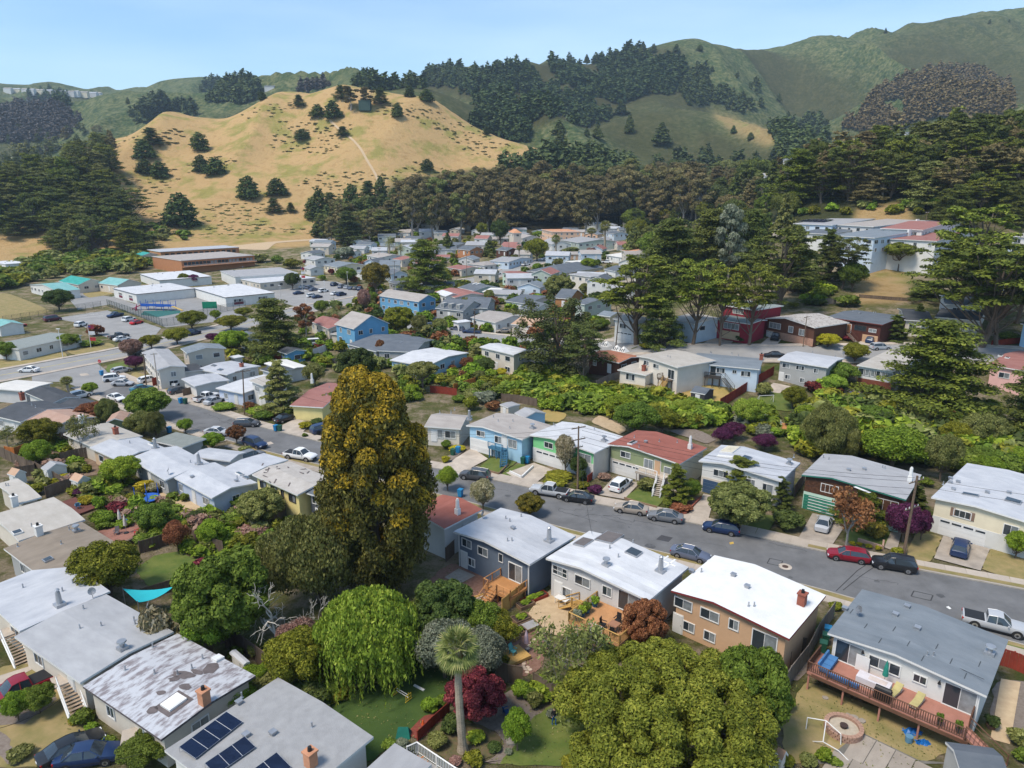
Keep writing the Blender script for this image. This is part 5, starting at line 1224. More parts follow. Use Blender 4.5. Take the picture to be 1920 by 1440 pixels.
for t in(.15,.42,.62,.85):M4.win(0,t,2.7,1.5 if t!=.62 else .6,1.0,2,cur=None,trim=TRIMD)
for k in range(16):
 x=90+random.random()*330;M4.patchroof(*c2(x,770+(x-60)*.12+random.random()*130),random.uniform(.1,.25),random.uniform(.3,1.3),TARR,'tar_patch',random.random()*3)
M5=HS('small dark roofed house squeezed between the yellow house and giant tree',c2(385,972),c2(520,1010),c2(600,930),4.2,('v',.5,.4),'dgrey','slate',base=(600,975));M5.win(0,.5,2.7,2.2,1.1,4,cur=None);M5.door(0,.45)
M6=HS('large bungalow with charcoal shingle roof by the avenue',c1(-70,470),c1(130,518),c1(380,400),2.9,('v',.5,1.0),'white','dark');M6.vents(c1(205,410),c1(230,425),(*c1(145,370),'brick'));autowin(M6)
M6b=HS('charcoal shingled wing with white trim beside the palm',c1(165,330),c1(330,400),c1(440,330),2.9,('v',.5,.7),'white','dark');M6c=HS('charcoal shingled garage with its long low roof by the street',c1(360,410),c1(480,445),c1(632,388),2.7,('v',.5,.5),'white','dark')
M6d=HS('long low bungalow with flat beige roof by the avenue corner',c1(-80,300),c1(160,320),c1(300,262),3.0,('v',.5,.2),'lgrey','cream')
M7=HS('bungalow with faded pink brown roof under leafy trees',c1(165,505),c1(330,560),c1(505,450),2.9,('v',.5,.9),'beige',mat('roof_pinkish',(.34,.21,.16),col2=(.40,.27,.21),scale=1));M7b=HS('dull green garage with pinkish brown roof corner',c1(680,520),c1(800,510),c1(830,460),2.8,('u',.5,.6),'olive',mat('roof_pinkish',(.3,.2,.2)))
M8=HS('bungalow with light tan roof behind the spreading grey tree',c1(405,595),c1(620,690),c1(820,570),2.9,('v',.5,.5),'beige','tanroof');M8.vent(*c1(527,520),'white');M8.vent(*c1(640,600))
M9=HS('low carport with plain dark grey green flat roof',c1(975,637),c1(1172,682),c1(1315,622),2.7,('f',0,0),'grey',mat('roof_dull_green',(.19,.205,.19),var=.1));
MS=[
 ('house with rounded bay window and brown grey roof on the corner',c1(910,70),c1(1010,185),c1(1170,130),4.6,('v',.45,.6),'stucco','grey',1),
 ('lower wing with dark slate roof below the rounded bay',c1(1005,180),c1(1060,222),c1(1290,160),2.9,('v',.5,.3),'white','dark',1),
 ('tall cream house with slate gable roof and square window',c1(1160,45),c1(1200,75),c1(1420,22),5.4,('v',.5,.8),'beige','bluegrey',1),
 ('bungalow with pale blue grey roof and two small skylights',c1(1265,178),c1(1460,215),c1(1690,160),2.9,('v',.5,.4),'white','pale',1),
 ('garage with pale roof sheltering a white parked suv',c1(1165,240),c1(1250,290),c1(1460,240),2.7,('v',.5,.3),'white','pale',0),
 ('bungalow with creamy white roof beside utility pole',c1(1385,300),c1(1560,335),c1(1700,215),2.8,('v',.5,.3),'lav','white',1),
 ('white two storey house with flat grey roof beside the pine',c1(1600,250),c1(1690,285),c1(1800,215),4.8,('v',.5,.3),'white','lgrey_' if False else 'tanroof',1),
 ('house with solar covered roof behind the white roofed bungalow',c1(1670,180),c1(1760,205),c1(1800,150),3.2,('v',.5,.3),'white','dark',0),
 ('house with dappled white roof beneath the red fence',c2(120,140),c2(260,190),c2(430,170),3.0,('v',.5,.3),'white','cream',0),
]
MH=[]
for lab,p0,p1,p2,h,rf_,w_,r_,aw in MS:
 q=HS(lab,p0,p1,p2,h,rf_,w_,r_);MH.append(q)
 if aw:autowin(q,rows=2 if h>4.2 else 1,sp=2.8)
MH[3].light(*c1(1415,185),1.2,1);MH[3].light(*c1(1375,158),1.2,.8);MH[5].vent(*c1(1555,175),'brick')
M10=HS('yellow house with maroon brown roof and open garage drive',c2(285,412),c2(500,425),c2(712,275),3.0,('v',.5,.8),'yellow','brick');M10.vents((*c2(430,265),'stack'),c2(540,300),c2(520,345));M10.light(*c2(630,275),1.2,.8);M10.garage(3,.5,w=4.2,h=1.9)
# ------------------------------------------------------------------ row across the street
R0=HS('grey house with taupe shingle roof and white bay window',c2(1150,545),c2(1385,562),c2(1540,482),3.6,('v',.5,.9),'stucco','taupe',base=(850,838));R0.vents((*c2(1440,505),'flue'),c2(1250,460),c2(1322,460),c2(1345,440));R0.win(0,.72,1.6,1.9,1.3,2,cur=None);R0.win(0,.4,1.5,1.0,1.5,1,cur=True);R0.door(0,.2,.8)
R1=HS('light blue house with tan grey roof and white panelled garage',c2(1418,540),c2(1782,630),c3(302,535),4.4,('u',.30,.5),'lblue','taupe',base=(925,862))
R1.garage(0,.25,w=5.0,h=2.2,rows=5,lites=False);R1.win(0,.22,2.9,1.7,.95,2,cur=None);R1.win(0,.56,2.5,1.4,1.2,2,cur=None);R1.win(0,.83,2.3,1.7,1.4,2,cur=True);R1.door(0,.68,2.0);R1.vents((*c2(1845,560),'cap'),c2(1595,490),c2(1625,515),c2(1720,515),c2(1700,560))
R2=HS('bright green house with white roof and white garage',c3(180,602),c3(600,718),c3(778,612),4.5,('u',.33,.5),'green','white',base=(1010,872))
for i in(0,):R2.band(i,0,2.45,wallm('white'))
R2.garage(0,.28,w=5.2,h=2.15);R2.win(0,.27,3.0,1.7,.95,2,cur=False);R2.win(0,.86,1.9,2.4,1.8,2,cur=True);R2.vents(c3(335,540),c3(345,545),c3(597,568),(*c3(660,640),'cap'))
R3=HS('olive green house with brick red roof and white railing',c3(680,662),c3(1148,788),c3(1318,682),4.6,('u',.30,.6),'olive','red',base=(1160,892))
R3.band(0,0,2.4,wallm('beige'));R3.garage(0,.24,w=4.8,h=2.1);R3.win(0,.23,3.05,1.7,.95,2,cur=None);R3.win(0,.90,1.9,2.1,1.5,2,cur=True);R3.win(0,.58,2.3,1.5,1.5,2,cur=True);R3.door(0,.71,1.9,wallm('orange'))
R3.vents((*c3(1212,690),'stack'),c3(1015,645),(*c3(928,650),'box'),c3(885,680),c3(1130,650),c3(855,620));R3.light(*c3(842,655),.8,1.7,dome=True)
R2.band(1,-.3,4.35,wallm('stucco'),name='side_wall');R3.band(1,-.3,4.45,wallm('cream'),name='side_wall')
p,ang,n=R1.fp(0,.68,0);SBL=mat('stair_blue',(.05,.15,.24));bl=thing('stairs','blue entrance landing and stairs of the light blue house','stairs',R1.world(p.x,p.y,0),R1.rz);deckbox(bl,-2.6,.6,-1.1,-.05,1.9,SBL,bw=.3);railing(bl,[(-2.6,-1.05,1.92),(.4,-1.05,1.92)],.9,SBL,bal=.3);stairs(bl,(.7,-1.0),(.55,-.85,0),1.9,.1,1.0,SBL,SBL,'flight')
p,ang,n=R3.fp(0,.66,0);q=R3.world(p.x,p.y,0)
pr=thing('porch','raised entrance porch with white balustrade on the olive house','porch',q,R3.rz);deckbox(pr,-2.4,2.4,-1.3,-.05,1.9,CONCL,bw=1.3);railing(pr,[(-2.4,-1.25,1.92),(1.2,-1.25,1.92)],.9,TRIM,bal=.3);stairs(pr,(1.9,-1.3),(.3,-1,0),1.9,.1,1.1,CONCL,TRIM)
R4=HS('white house with patched grey roof and dark blue garage door',c3(1268,768),c3(1800,898),c3(1925,782),4.8,('u',.30,.55),'white','pale',strips=('v',1.0),base=(1330,935))
R4.band(0,0,2.4,wallm('beige'));R4.garage(0,.145,w=2.6,h=2.1,m=paintm('doorblue',(.05,.09,.16)),lites=False);R4.win(0,.26,3.0,2.2,1.0,3,cur=None);R4.win(0,.66,2.3,1.5,1.5,2,cur=None);R4.win(0,.86,2.3,1.8,1.4,2,cur=None);R4.door(0,.76,2.0)
R4.light(*c3(1575,755),1.2,1.6);R4.vents((*c3(1850,790),'cap'),c3(1880,745));R4.light(*c3(1470,700),2.0,3.2,mat('skylight_ivory',(.50,.46,.36)),'skylight',True);R4.light(*c3(1440,745),2.4,.7,TRIM,dome=True)
R5=HS('brown shingled house on mint base with grey roof and striped garage',c4(490,858),c4(1162,1018),c4(1282,862),5.0,('u',.30,.6),'brown','grey',base=(1510,968),trim=mat('fascia_teal',(.03,.16,.12)))
R5.band(0,0,2.6,wallm('mint'));R5.garage(0,.24,w=5.6,h=2.2,m=mat('garage_green',(.03,.20,.13)),rows=5,lites=False);R5.win(0,.27,3.2,2.2,1.15,4,cur=True);R5.win(0,.86,2.5,2.6,1.7,3,cur=None);R5.win(0,.62,2.8,1.4,1.4,2,cur=None)
for r_ in range(5):
 for k in range(2):R5.slab(0,.24+(k-.5)*.155,.2+r_*.44,2.5,.1,TRIM,'garage_window_strip',.09,.04)
mb=MB()
for i in range(11): # shingle courses of the upper wall
 z=2.62+i*.19;R5.fbox(mb,0,.5,z,R5.face(0)[3]-.05,.17,.05-.002*(i%2),.03)
mb.build('shingle_courses',mat('shingle_brown',(.10,.045,.025),rough=.9,var=.45,scale=3),R5.par)['kind']='stuff'
R5.vents((*c4(792,830),'box'),(*c4(892,825),'box'),c4(1010,815),c4(1025,820),c4(630,750),c4(665,762),(*c4(1185,900),'stack'));R5.patchroof(*c4(880,955),.5,2.2,TRIM,'roof_patch',1.2)
R6=HS('cream yellow house with grey roof, shutters and double garage',(1746,932),(1990,998),c4(2060,900),4.8,('u',.36,.4),'cream','pale',base=(1760,1003))
R6.band(0,0,2.3,wallm('white'));R6.garage(0,.27,w=5.2,h=2.15);R6.win(0,.25,3.0,1.9,.95,3,cur=False)
for t in(.165,.335):R6.slab(0,t,2.95,.5,1.1,mat('shutter_brown',(.22,.14,.10)),'shutter',.04,.06)
R6.win(0,.66,2.4,1.5,1.4,2,cur=None);R6.win(0,.88,2.2,2.0,1.6,2,cur=False);R6.vents(*[(*c4(x,y),'box')for x,y in((1447,885),(1445,910),(1495,908),(1465,955),(1682,975),(1822,978))],c4(1400,920));R6.light(*c4(1575,990),1.8,.7);R6.light(*c4(1850,1030),1.7,1.3)
# ------------------------------------------------------------------ upper row, backs facing the camera
U1=HS('pale pink stucco house, low front wing with brick chimney',c3(745,182),c3(932,218),c3(1012,152),3.1,('v',.5,.2),'pink' if False else 'peach_' if False else 'stucco','tanroof',base=(1165,719));U1.wm=U1.wm
U1.win(0,.42,1.2,2.2,1.4,3,cur=None);U1.win(1,.5,.5,2.0,2.0,2,'sliding_door',cur=True);U1.vent(*c3(915,190),'brick')
U1b=HS('pale pink two storey house with tan roof and rear stairs',c3(868,92),c3(1135,168),c3(1285,98),4.9,('u',.3,.3),'stucco','tanroof',base=(1250,712));U1b.win(0,.2,3.3,1.6,.95,2,cur=None);U1b.win(0,.46,3.2,1.7,.95,2,cur=None);U1b.win(0,.85,1.9,1.8,2.0,2,'sliding_door');U1b.vents(c3(1070,100),c3(1085,105));U1b.light(*c3(1042,52),1.4,.6)
p,ang,n=U1b.fp(0,.8,0);ud=thing('deck','small brown rear landing with stairs on the pink house','deck',U1b.world(p.x,p.y,0),U1b.rz);deckbox(ud,-1.8,1.2,-1.6,-.05,1.8,FENCE);railing(ud,[(-1.8,-.1,1.82),(-1.8,-1.6,1.82),(0,-1.6,1.82)],.9,FENCE,bal=.3);stairs(ud,(.6,-1.6),(.35,-1,0),1.8,0,1.1,CEDAR,CEDAR)
U2=HS('pale blue house with slate roof, dark balcony and black stairs',c3(1210,137),c3(1662,180),c3(1752,117),4.3,('v',.5,.6),'bwhite','bluegrey',base=(1360,716));U2.win(0,.12,2.7,2.0,1.0,3,cur=None);U2.win(0,.45,2.6,1.7,1.1,3,cur=None);U2.win(0,.66,2.8,.8,.7,2,cur=False);U2.win(0,.83,2.4,1.9,1.1,3,cur=None);U2.win(0,.335,1.9,1.2,2.0,1);U2.vents((*c3(1670,120),'brick'),c3(1482,80),c3(1523,95),c3(1345,75),c3(1350,78))
p,ang,n=U2.fp(0,.36,0);ub=thing('balcony','black railed balcony with black stairs on the pale blue house','balcony',U2.world(p.x,p.y,0),U2.rz);deckbox(ub,-1.8,1.4,-1.7,-.05,1.9,TRIMD);railing(ub,[(-1.8,-1.65,1.92),(1.4,-1.65,1.92)],1,BLACK,bal=.22,balr=.06);stairs(ub,(1.9,-1.0),(.9,-.8,0),1.9,0,1.1,BLACK,BLACK)
mb=MB();[U2.fbox(mb,0,t,.1,.1,1.6,.9,.1)for t in(.01,.13,.25)];mb.build('stilt',TRIM,U2.par)
U3=HS('plain grey two storey house with pale mottled roof',c4(335,117),c4(662,168),c4(800,112),4.9,('v',.5,.5),'grey','pale',base=(1458,720));
for t,z,w in((.14,3.3,1.6),(.45,3.3,1.7),(.79,3.2,.9),(.2,.9,1.1),(.52,.7,.9)):U3.win(0,t,z,w,.95,2 if w<1.65 else 3,cur=None)
U3.door(0,.06,.1);U3.vents((*c4(758,97),'dish'),c4(706,100),c4(560,75))
U4=HS('white glazed sunroom house over red brown base',c4(845,152),c4(1092,192),c4(1140,62),5.0,('f',0,0),'white','tanroof',base=(1620,728));U4.band(0,0,2.3,mat('red_brown_wall',(.16,.05,.03)))
for k in range(6):U4.win(0,.09+.163*k,3.0,1.35,1.35,1,cur=bool(k%3),trim=TRIM)
U5=HS('salmon pink house with maroon shingle roof behind the cypress',(1853,684),(1990,706),(1985,668),5.2,('v',.5,.9),'pink','brick',base=(1860,737));U5.win(0,.22,2.9,1.9,1.1,2,cur=None);U5.win(0,.6,2.9,1.4,1.1,2,cur=None);U5.light(*c4(1768,95),.8,.8,dome=True);U5.light(*c4(1812,108),.8,.8,dome=True)
# ------------------------------------------------------------------ row above the upper street
V1=HS('white two storey house with wide garage among cypress trunks',a4(125,862),a4(375,905),a4(400,850),5.2,('v',.5,.8),'white','tanroof',base=(1200,632));V1.garage(0,.35,w=5,h=2.1);V1.win(0,.3,3.1,2,1.2,3,cur=None);V1.win(0,.75,3.1,1.6,1.2,2)
V2=HS('blue grey house with faded tan roof and brown side porch',a4(590,860),a4(790,905),a4(985,852),5.0,('v',.5,.7),'slate_' if False else 'bwhite','tanroof',base=(1300,640));V2.win(0,.45,3.0,1.6,1.3,2,cur=True);V2.win(0,.25,.7,1.3,1.5,1,cur=True);autowin(V2,skip=(0,))
V3=HS('crimson red split level house with grey green roofs',a4(965,862),a4(1250,905),a4(1400,872),4.7,('v',.6,.3),'red',mat('roof_greygreen',(.19,.22,.21),col2=(.25,.28,.27)),base=(1400,632));V3.win(0,.45,2.6,4.2,1.5,4,cur=True);V3.garage(0,.45,w=4.6,h=1.9,m=wallm('tan'),lites=False)
V3b=House('house_wing',None,None,a4(1008,747),a4(1292,792),a4(1472,747),7.2,roof=('h',0,.5),wall='red',rf=mat('roof_greygreen',(.2,.2,.2)),zb=V3.zb,parent=V3,pre='upper_');V3b.win(0,.5,5.5,3.2,1.1,4,cur=True)
V4=HS('brown house with scuffed low roof over brick base',a4(1375,858),a4(1782,935),a4(1888,862),4.7,('u',.4,1.0),'brown',mat('roof_scuffed',(.40,.375,.35),col2=(.17,.14,.12),rough=.9,scale=1.4,stretch=(1,2,1),thr=(.52,.6),detail=10),base=(1450,635));V4.band(0,0,1.8,mat('brick_pinkish',(.42,.24,.17),var=.2,scale=4));V4.win(0,.17,2.5,3.4,1.4,3,cur=True);V4.win(0,.52,2.3,1.3,1.5,1,cur=True);V4.win(0,.76,2.1,1.7,1.5,2,cur=True);V4.garage(0,.12,w=3.2,h=1.6)
V5=HS('dark red brown house with slate roof and orange doors',a5(300,848),a5(762,912),a5(872,832),5.0,('v',.55,.5),mat('wall_dark_brown',(.09,.03,.022)),'slate',base=(1600,642),trim=mat('fascia_maroon',(.14,.03,.02)))
V5.slab(0,.21,0,1.9,4.0,wallm('beige'),'wall_panel',.08,.1);V5.win(0,.1,3.0,2.4,1.3,3,trim=TRIMD);V5.win(0,.63,2.8,2.8,1.2,3,trim=TRIMD);V5.win(0,.86,2.8,1.7,.8,2,cur=True);V5.door(0,.42,1.9,wallm('oran'));V5.door(0,.09,.2,wallm('oran'),w=1.3);V5.garage(0,.83,w=3.4,h=1.9,m=wallm('orange'),lites=False);V5.vents(a5(520,805),(*a5(575,820),'box'),a5(690,815),a5(705,815))
p,ang,n=V5.fp(0,.42,0);vs_=thing('stairs','outdoor stairs of the dark red brown house','stairs',V5.world(p.x,p.y,0),V5.rz);stairs(vs_,(.3,-.9),(1,-.25,0),1.9,.2,1.2,CONC,wallm('brown'),'flight')
V6=HS('cream house with white gable edge and turquoise awning',a5(940,870),a5(1180,885),a5(1300,800),4.0,('v',.5,.9),'beige','dark',base=(1710,628));V6.win(0,.3,1.7,1.6,1.2,2);V6.win(0,.8,1.8,1.8,1.2,2,cur=True)
V7=HS('long pale house with dark roof behind the big cypress trunks',a5(1190,845),a5(1560,880),a5(1640,800),4.0,('v',.5,.9),'beige','dark',base=(1790,628));autowin(V7)
V8=HS('pale grey house glimpsed higher between the cypress trunks',a5(1270,740),a5(1600,760),a5(1640,690),4.2,('v',.5,1),'lgrey','bluegrey',base=(1800,590));autowin(V8)
V9=HS('teal trimmed house at the edge behind the cypress',a5(1890,900),a5(2100,930),a5(2100,850),4.6,('v',.5,1),'lblue','dark',base=(1910,630));autowin(V9)
# townhouses on the hillside
TB=(1600,478)
TH=[
 ('upper row townhouse with solar panels and turquoise gable',(1487,419),(1561,422),(1568,406),9.7,'bwhite','grey',0),
 ('upper row townhouse with grey roof and white end chimney',(1563,421),(1638,425),(1642,410),9.7,'lgrey','taupe',1),
 ('upper row townhouse with faded red brown roof',(1650,428),(1731,431),(1732,416),9.7,'white','brick',1),
 ('lower row townhouse with slate roof and small balcony',(1496,436),(1556,439),(1556,423),7.2,'white','slate',1),
 ('lower row townhouse with blue grey roof and light blue wall',(1562,441),(1640,446),(1650,430),7.6,'bwhite','bluegrey',2),
 ('lower row townhouse with red brown roof and round wall ornaments',(1653,447),(1757,452),(1752,435),7.0,'white','brick',1),
 ('grey roofed townhouse beyond the cypress, lower of two',(1884,461),(1960,466),(1960,446),7.0,'bwhite','taupe',1),
 ('grey roofed townhouse beyond the cypress, upper of two',(1888,442),(1960,446),(1958,430),9.5,'lgrey','taupe',1),
 ('brown grey roofed cottage among trees beside the turquoise gable',(1448,418),(1480,420),(1484,408),8.5,'beige','taupe',0),
]
for lab,p0,p1,p2,h,w_,r_,rws in TH:
 q=HS(lab,p0,p1,p2,h,('v',.5,1.6),w_,r_,base=TB);autowin(q,rows=max(1,rws),sp=3.2,door=False,h=1.2)
 if 'solar' in lab:solar(q,(1497,416),(1545,417),(1500,409),6,2);q.slab(1,.5,0,6.5,9.2,wallm('teal')if False else mat('turquoise_wall',(.12,.45,.47)),'gable_wall',.02,.05)
 if 'chimney' in lab or 'light blue' in lab:q.slab(1,.4,0,1.4,q.h+2.2,TRIM,'chimney',.3,.6)
cw=ground(1700,494);wd=thing('deck','red brown timber deck on stilts on the grassy slope under the townhouses','deck',(cw[0]+4,cw[1]+6,cw[2]),R(-4));deckbox(wd,-8,8,-3,3,4.6,mat('deck_red',(.16,.05,.03)),bw=.3);railing(wd,[(-8,3,4.62),(-8,-3,4.62),(8,-3,4.62)],1.1,mat('deck_red',(.16,.05,.03)),bal=.3)
for x in(-5.5,-1,4):mb=MB();[mb.tube((x+a*1.8,2.4,4.6),(x+a*1.8,2.4,8.2),.1,n=4)for a in(-1,1)];mb.tube((x-2,2.4,7.6),(x,2.4,8.6),.1,n=4);mb.tube((x+2,2.4,7.6),(x,2.4,8.6),.1,n=4);mb.build('pergola_frame',TRIM,wd)
# ------------------------------------------------------------------ middle distance houses
MD=[
 # label, p0, p1, p2, h, roof, wall, roofcol, rows
 ('tall blue house with big gable end and white trim',a2(990,905),a2(1150,945),a2(1392,888),6.0,('v',.5,3.0),'blue','taupe',2),
 ('low porch wing in front of the tall blue house',a2(955,985),a2(1160,1010),a2(1190,960),2.8,('f',0,0),'beige','taupe',0),
 ('beige house with red brown roof beside the tall blue house',a2(790,880),a2(940,945),a2(1040,870),3.6,('v',.5,1.2),'beige','brick',1),
 ('long dark roofed grey house with white garage wall',a2(1095,1070),a2(1330,1130),a2(1660,1005),3.0,('v',.45,1.3),'grey','slate',1),
 ('dark roofed grey house with glass gable behind it',a2(1340,1122),a2(1650,1135),a2(1900,1035),3.3,('v',.5,1.0),'grey','slate',1),
 ('light blue bungalow with broad white roof and garden steps',c2(928,120),c2(1165,160),c2(1482,80),3.0,('v',.5,.7),'lblue','white',1),
 ('cream two storey house with white roof beside the pine',a3(520,1092),a3(800,1158),a3(908,1112),5.0,('v',.5,.4),'beige','white',2),
 ('cream two storey house partly hidden by the tall pine',a3(905,1135),a3(1075,1165),a3(1150,1120),4.6,('v',.5,.4),'beige','cream',2),
 ('dark brown house with rust roof and glass pyramid skylights',a3(1400,1160),a3(1662,1218),a3(1768,1152),3.4,('v',.5,.6),'brown','rust',1),
 ('blue shed with white door under the leaning cypress',a2(520,1125),a2(600,1150),a2(715,1108),2.8,('v',.5,.7),'blue','dark',1),
 ('white bungalow with dark roof under the big cypress',a2(185,1000),a2(260,1035),a2(415,1005),3.0,('v',.5,1.0),'white','slate',1),
 ('bright blue two storey house with white balcony',a2(1350,672),a2(1680,722),a2(1768,690),6.0,('v',.55,1.8),'dblue_' if False else 'blue','taupe',2),
 ('grey dutch roofed house with three dormers',a3(155,775),a3(385,800),a3(420,740),4.4,('v',.5,2.6),'grey','slate',1),
 ('grey house with steep dark roof joined to the dormered one',a3(390,770),a3(585,775),a3(590,715),4.4,('v',.5,2.4),'grey','slate',1),
 ('white bungalow with long brown grey roof and garden gate',a3(445,850),a3(650,895),a3(850,830),3.2,('v',.5,1.4),'white','taupe',1),
 ('cream house with sandy brown roof and front steps',a3(775,905),a3(985,925),a3(1060,850),3.2,('v',.5,1.3),'beige',mat('roof_sandy',(.42,.26,.17),col2=(.48,.33,.23),scale=1),1),
 ('white boxy garage by the round topiaries',a3(295,880),a3(345,895),a3(415,870),3.0,('f',0,0),'white','white',0),
 ('white house with pinkish roof beside the tall cypress',a3(150,640),a3(320,690),a3(445,630),3.0,('v',.5,1.1),'white','brick',1),
 ('pale green house with dark roof and three white skylights',a3(340,605),a3(470,635),a3(655,600),3.2,('v',.5,1.5),'sage','slate',1),
 ('mint green house with dark slate roof',a3(540,640),a3(640,650),a3(720,615),3.0,('v',.5,.9),'mint','cream',1),
 ('white cottage with dark roof and steep gable',a3(840,770),a3(960,800),a3(1060,760),3.4,('v',.5,2.2),'white','slate',1),
 ('white house with slate roof behind the purple plum tree',a3(725,715),a3(900,740),a3(1100,680),3.4,('v',.5,1.3),'white','slate',1),
 ('sage green two storey house with dark roof beside the pine',a3(1290,730),a3(1380,745),a3(1512,695),5.0,('v',.5,1.0),'sage','slate',2),
 ('brown gabled house with charcoal roof',a3(1130,690),a3(1260,700),a3(1370,660),4.6,('v',.5,2.4),'wood','slate',1),
 ('pale mint two storey house with pink parapet roof',a3(700,480),a3(850,505),a3(990,495),5.0,('v',.5,.3),'mint','brick',2),
 ('large house with dark charcoal hip roof',a3(900,470),a3(1180,495),a3(1200,410),3.0,('h',0,2.6),'beige','slate',0),
 ('pale pink two storey house with flat roof and round window',a3(1250,495),a3(1430,520),a3(1545,500),6.0,('f',0,0),'stucco','grey',2),
 ('cream bungalow with maroon roof and white garden wall',a3(250,440),a3(370,460),a3(480,435),3.0,('v',.5,1.0),'beige','brick',1),
 ('white bungalow with grey roof behind the garden fence',a3(415,410),a3(560,425),a3(655,400),3.0,('h',0,1.2),'white','taupe',1),
 ('grey blue cottage with white porch columns',a3(600,385),a3(760,395),a3(830,355),3.4,('v',.5,1.2),'bwhite','grey',1),
 ('dark brown gabled house with slate roof',a3(650,290),a3(740,300),a3(820,290),4.4,('v',.5,1.5),'brown','slate',1),
 ('orange brick red house with several gables',a3(330,280),a3(440,290),a3(545,280),4.6,('v',.5,1.8),'oran','slate',1),
 ('slate roofed house by the orange gabled one',a3(180,250),a3(310,260),a3(400,240),3.4,('v',.5,1.4),'grey','slate',1),
 ('peach mission style building with curved parapet',a3(1025,105),a3(1120,125),a3(1255,105),8.5,('f',0,0),'peach','terra',2),
 ('small cream tower house with terracotta pyramid roof',a3(757,112),a3(795,120),a3(832,112),9,('h',0,2.2),'beige','terra',1),
 ('white house with grey roof behind the garden trees',a3(795,190),a3(870,200),a3(945,185),4.2,('v',.5,1.8),'white','taupe',1),
 ('white gabled house with grey roof near the fan palm',a3(1025,225),a3(1110,250),a3(1245,240),5.0,('v',.5,2.0),'white','grey',2),
 ('pale sage long house with slate roof near palms',a3(1180,215),a3(1330,240),a3(1510,205),4.2,('v',.5,1.8),'sage','grey',1),
 ('white flat roofed garage on the side road',a3(1220,390),a3(1320,405),a3(1370,385),3,('f',0,0),'white','cream',1),
 ('cream house with terracotta gable roof at the road end',a3(1670,300),a3(1760,315),a3(1830,280),4,('v',.5,1.4),'cream','terra',1),
 ('white bungalow with veranda beside the terracotta gable',a3(1550,340),a3(1680,360),a3(1740,320),3,('v',.5,.8),'white','cream',1),
 ('white gabled garage with dark roof by the cypress',a3(1535,455),a3(1630,475),a3(1710,440),3.2,('v',.5,1.4),'white','slate',1),
 ('blue trimmed white house far up the side road',a3(1550,150),a3(1620,158),a3(1700,150),4.4,('v',.5,1.2),'bwhite','slate',1),
 ('cream cottage with red door beyond the conifer',a3(1480,830),a3(1590,845),a3(1680,815),3.2,('v',.5,.8),'cream','bluegrey',1),
 ('white bungalow with grey roof beside the school car park',a2(735,440),a2(790,455),a2(860,435),3.2,('v',.5,1.2),'white','grey',1),
 ('pale yellow bungalow with slate gables',a2(900,420),a2(1010,440),a2(1130,400),3.4,('v',.5,1.4),'cream','bluegrey',1),
 ('white house with light grey roof by the red shrub',a2(735,365),a2(830,380),a2(950,360),3.6,('v',.5,1.2),'white','grey',1),
 ('white bungalow with lilac grey roof near the date palm',a2(1250,340),a2(1360,360),a2(1470,330),3.6,('v',.5,1.2),'white','taupe',1),
 ('bungalow with pinkish roof by the second palm',a2(1460,370),a2(1540,380),a2(1620,350),3.2,('v',.5,1.2),'beige','brick',1),
 ('white cottage with blue grey roof behind the rounded tree',a2(1150,475),a2(1210,485),a2(1270,460),3.2,('v',.5,1.0),'white','bluegrey',1),
 ('grey gabled cottage between the rounded tree and the pole',a2(1400,480),a2(1450,500),a2(1560,480),3.6,('v',.5,1.6),'bwhite','slate',1),
 ('low slate roofed house beneath the gabled cottage',a2(1430,560),a2(1500,580),a2(1600,550),3.0,('v',.5,1.2),'grey','slate',1),
 ('white bungalow by the road under the spreading cypress',a2(1810,650),a2(1900,680),a2(1960,650),3.2,('v',.5,1.0),'white','white',1),
 ('white shed with flat roof by the red fence',a2(125,1170),a2(170,1185),a2(235,1165),2.4,('f',0,0),'white','white',0),
]
MDH={}
for lab,p0,p1,p2,h,rf_,w_,r_,rws in MD:
 q=HS(lab,p0,p1,p2,h,rf_,w_,r_,oh=.35);MDH[lab]=q
 if rws:autowin(q,rows=rws,sp=3.0,w=1.4,h=1.2)
q=MDH['grey dutch roofed house with three dormers']
for t in(.2,.5,.8):
 p,ang,n=q.fp(0,t,-1.4);mb=MB();mb.box((p.x,p.y,q.h+1.0),(1.3,2.2,1.6),rz=ang);d_=mb.build('dormer',wallm('grey'),q.par);mb=MB();p,ang,n=q.fp(0,t,-.28);mb.box((p.x,p.y,q.h+1.1),(.8,.06,.9),rz=ang);mb.build('pane',GLASSL,d_)
q=MDH['pale green house with dark roof and three white skylights']
for x in(480,510,540):q.light(*a3(x,580),.7,2.2,TRIM,dome=True)
q=MDH['dark brown house with rust roof and glass pyramid skylights']
for x,y in((1560,1085),(1645,1118),(1700,1130)):
 lx,ly,lz=q.rp(*a3(x,y));mb=MB();mb.quadmesh([(lx-1,ly-1,lz),(lx+1,ly-1,lz),(lx+1,ly+1,lz),(lx-1,ly+1,lz),(lx,ly,lz+1.3)],[(0,1,4),(1,2,4),(2,3,4),(3,0,4)]);sk=mb.build('skylight',TRIM,q.par)
 mb=MB();[mb.box((lx-.5+.5*k,ly-.72,lz+.45),(.22,.05,.75),rx=-.7)for k in range(3)];mb.build('pane',GLASS,sk)
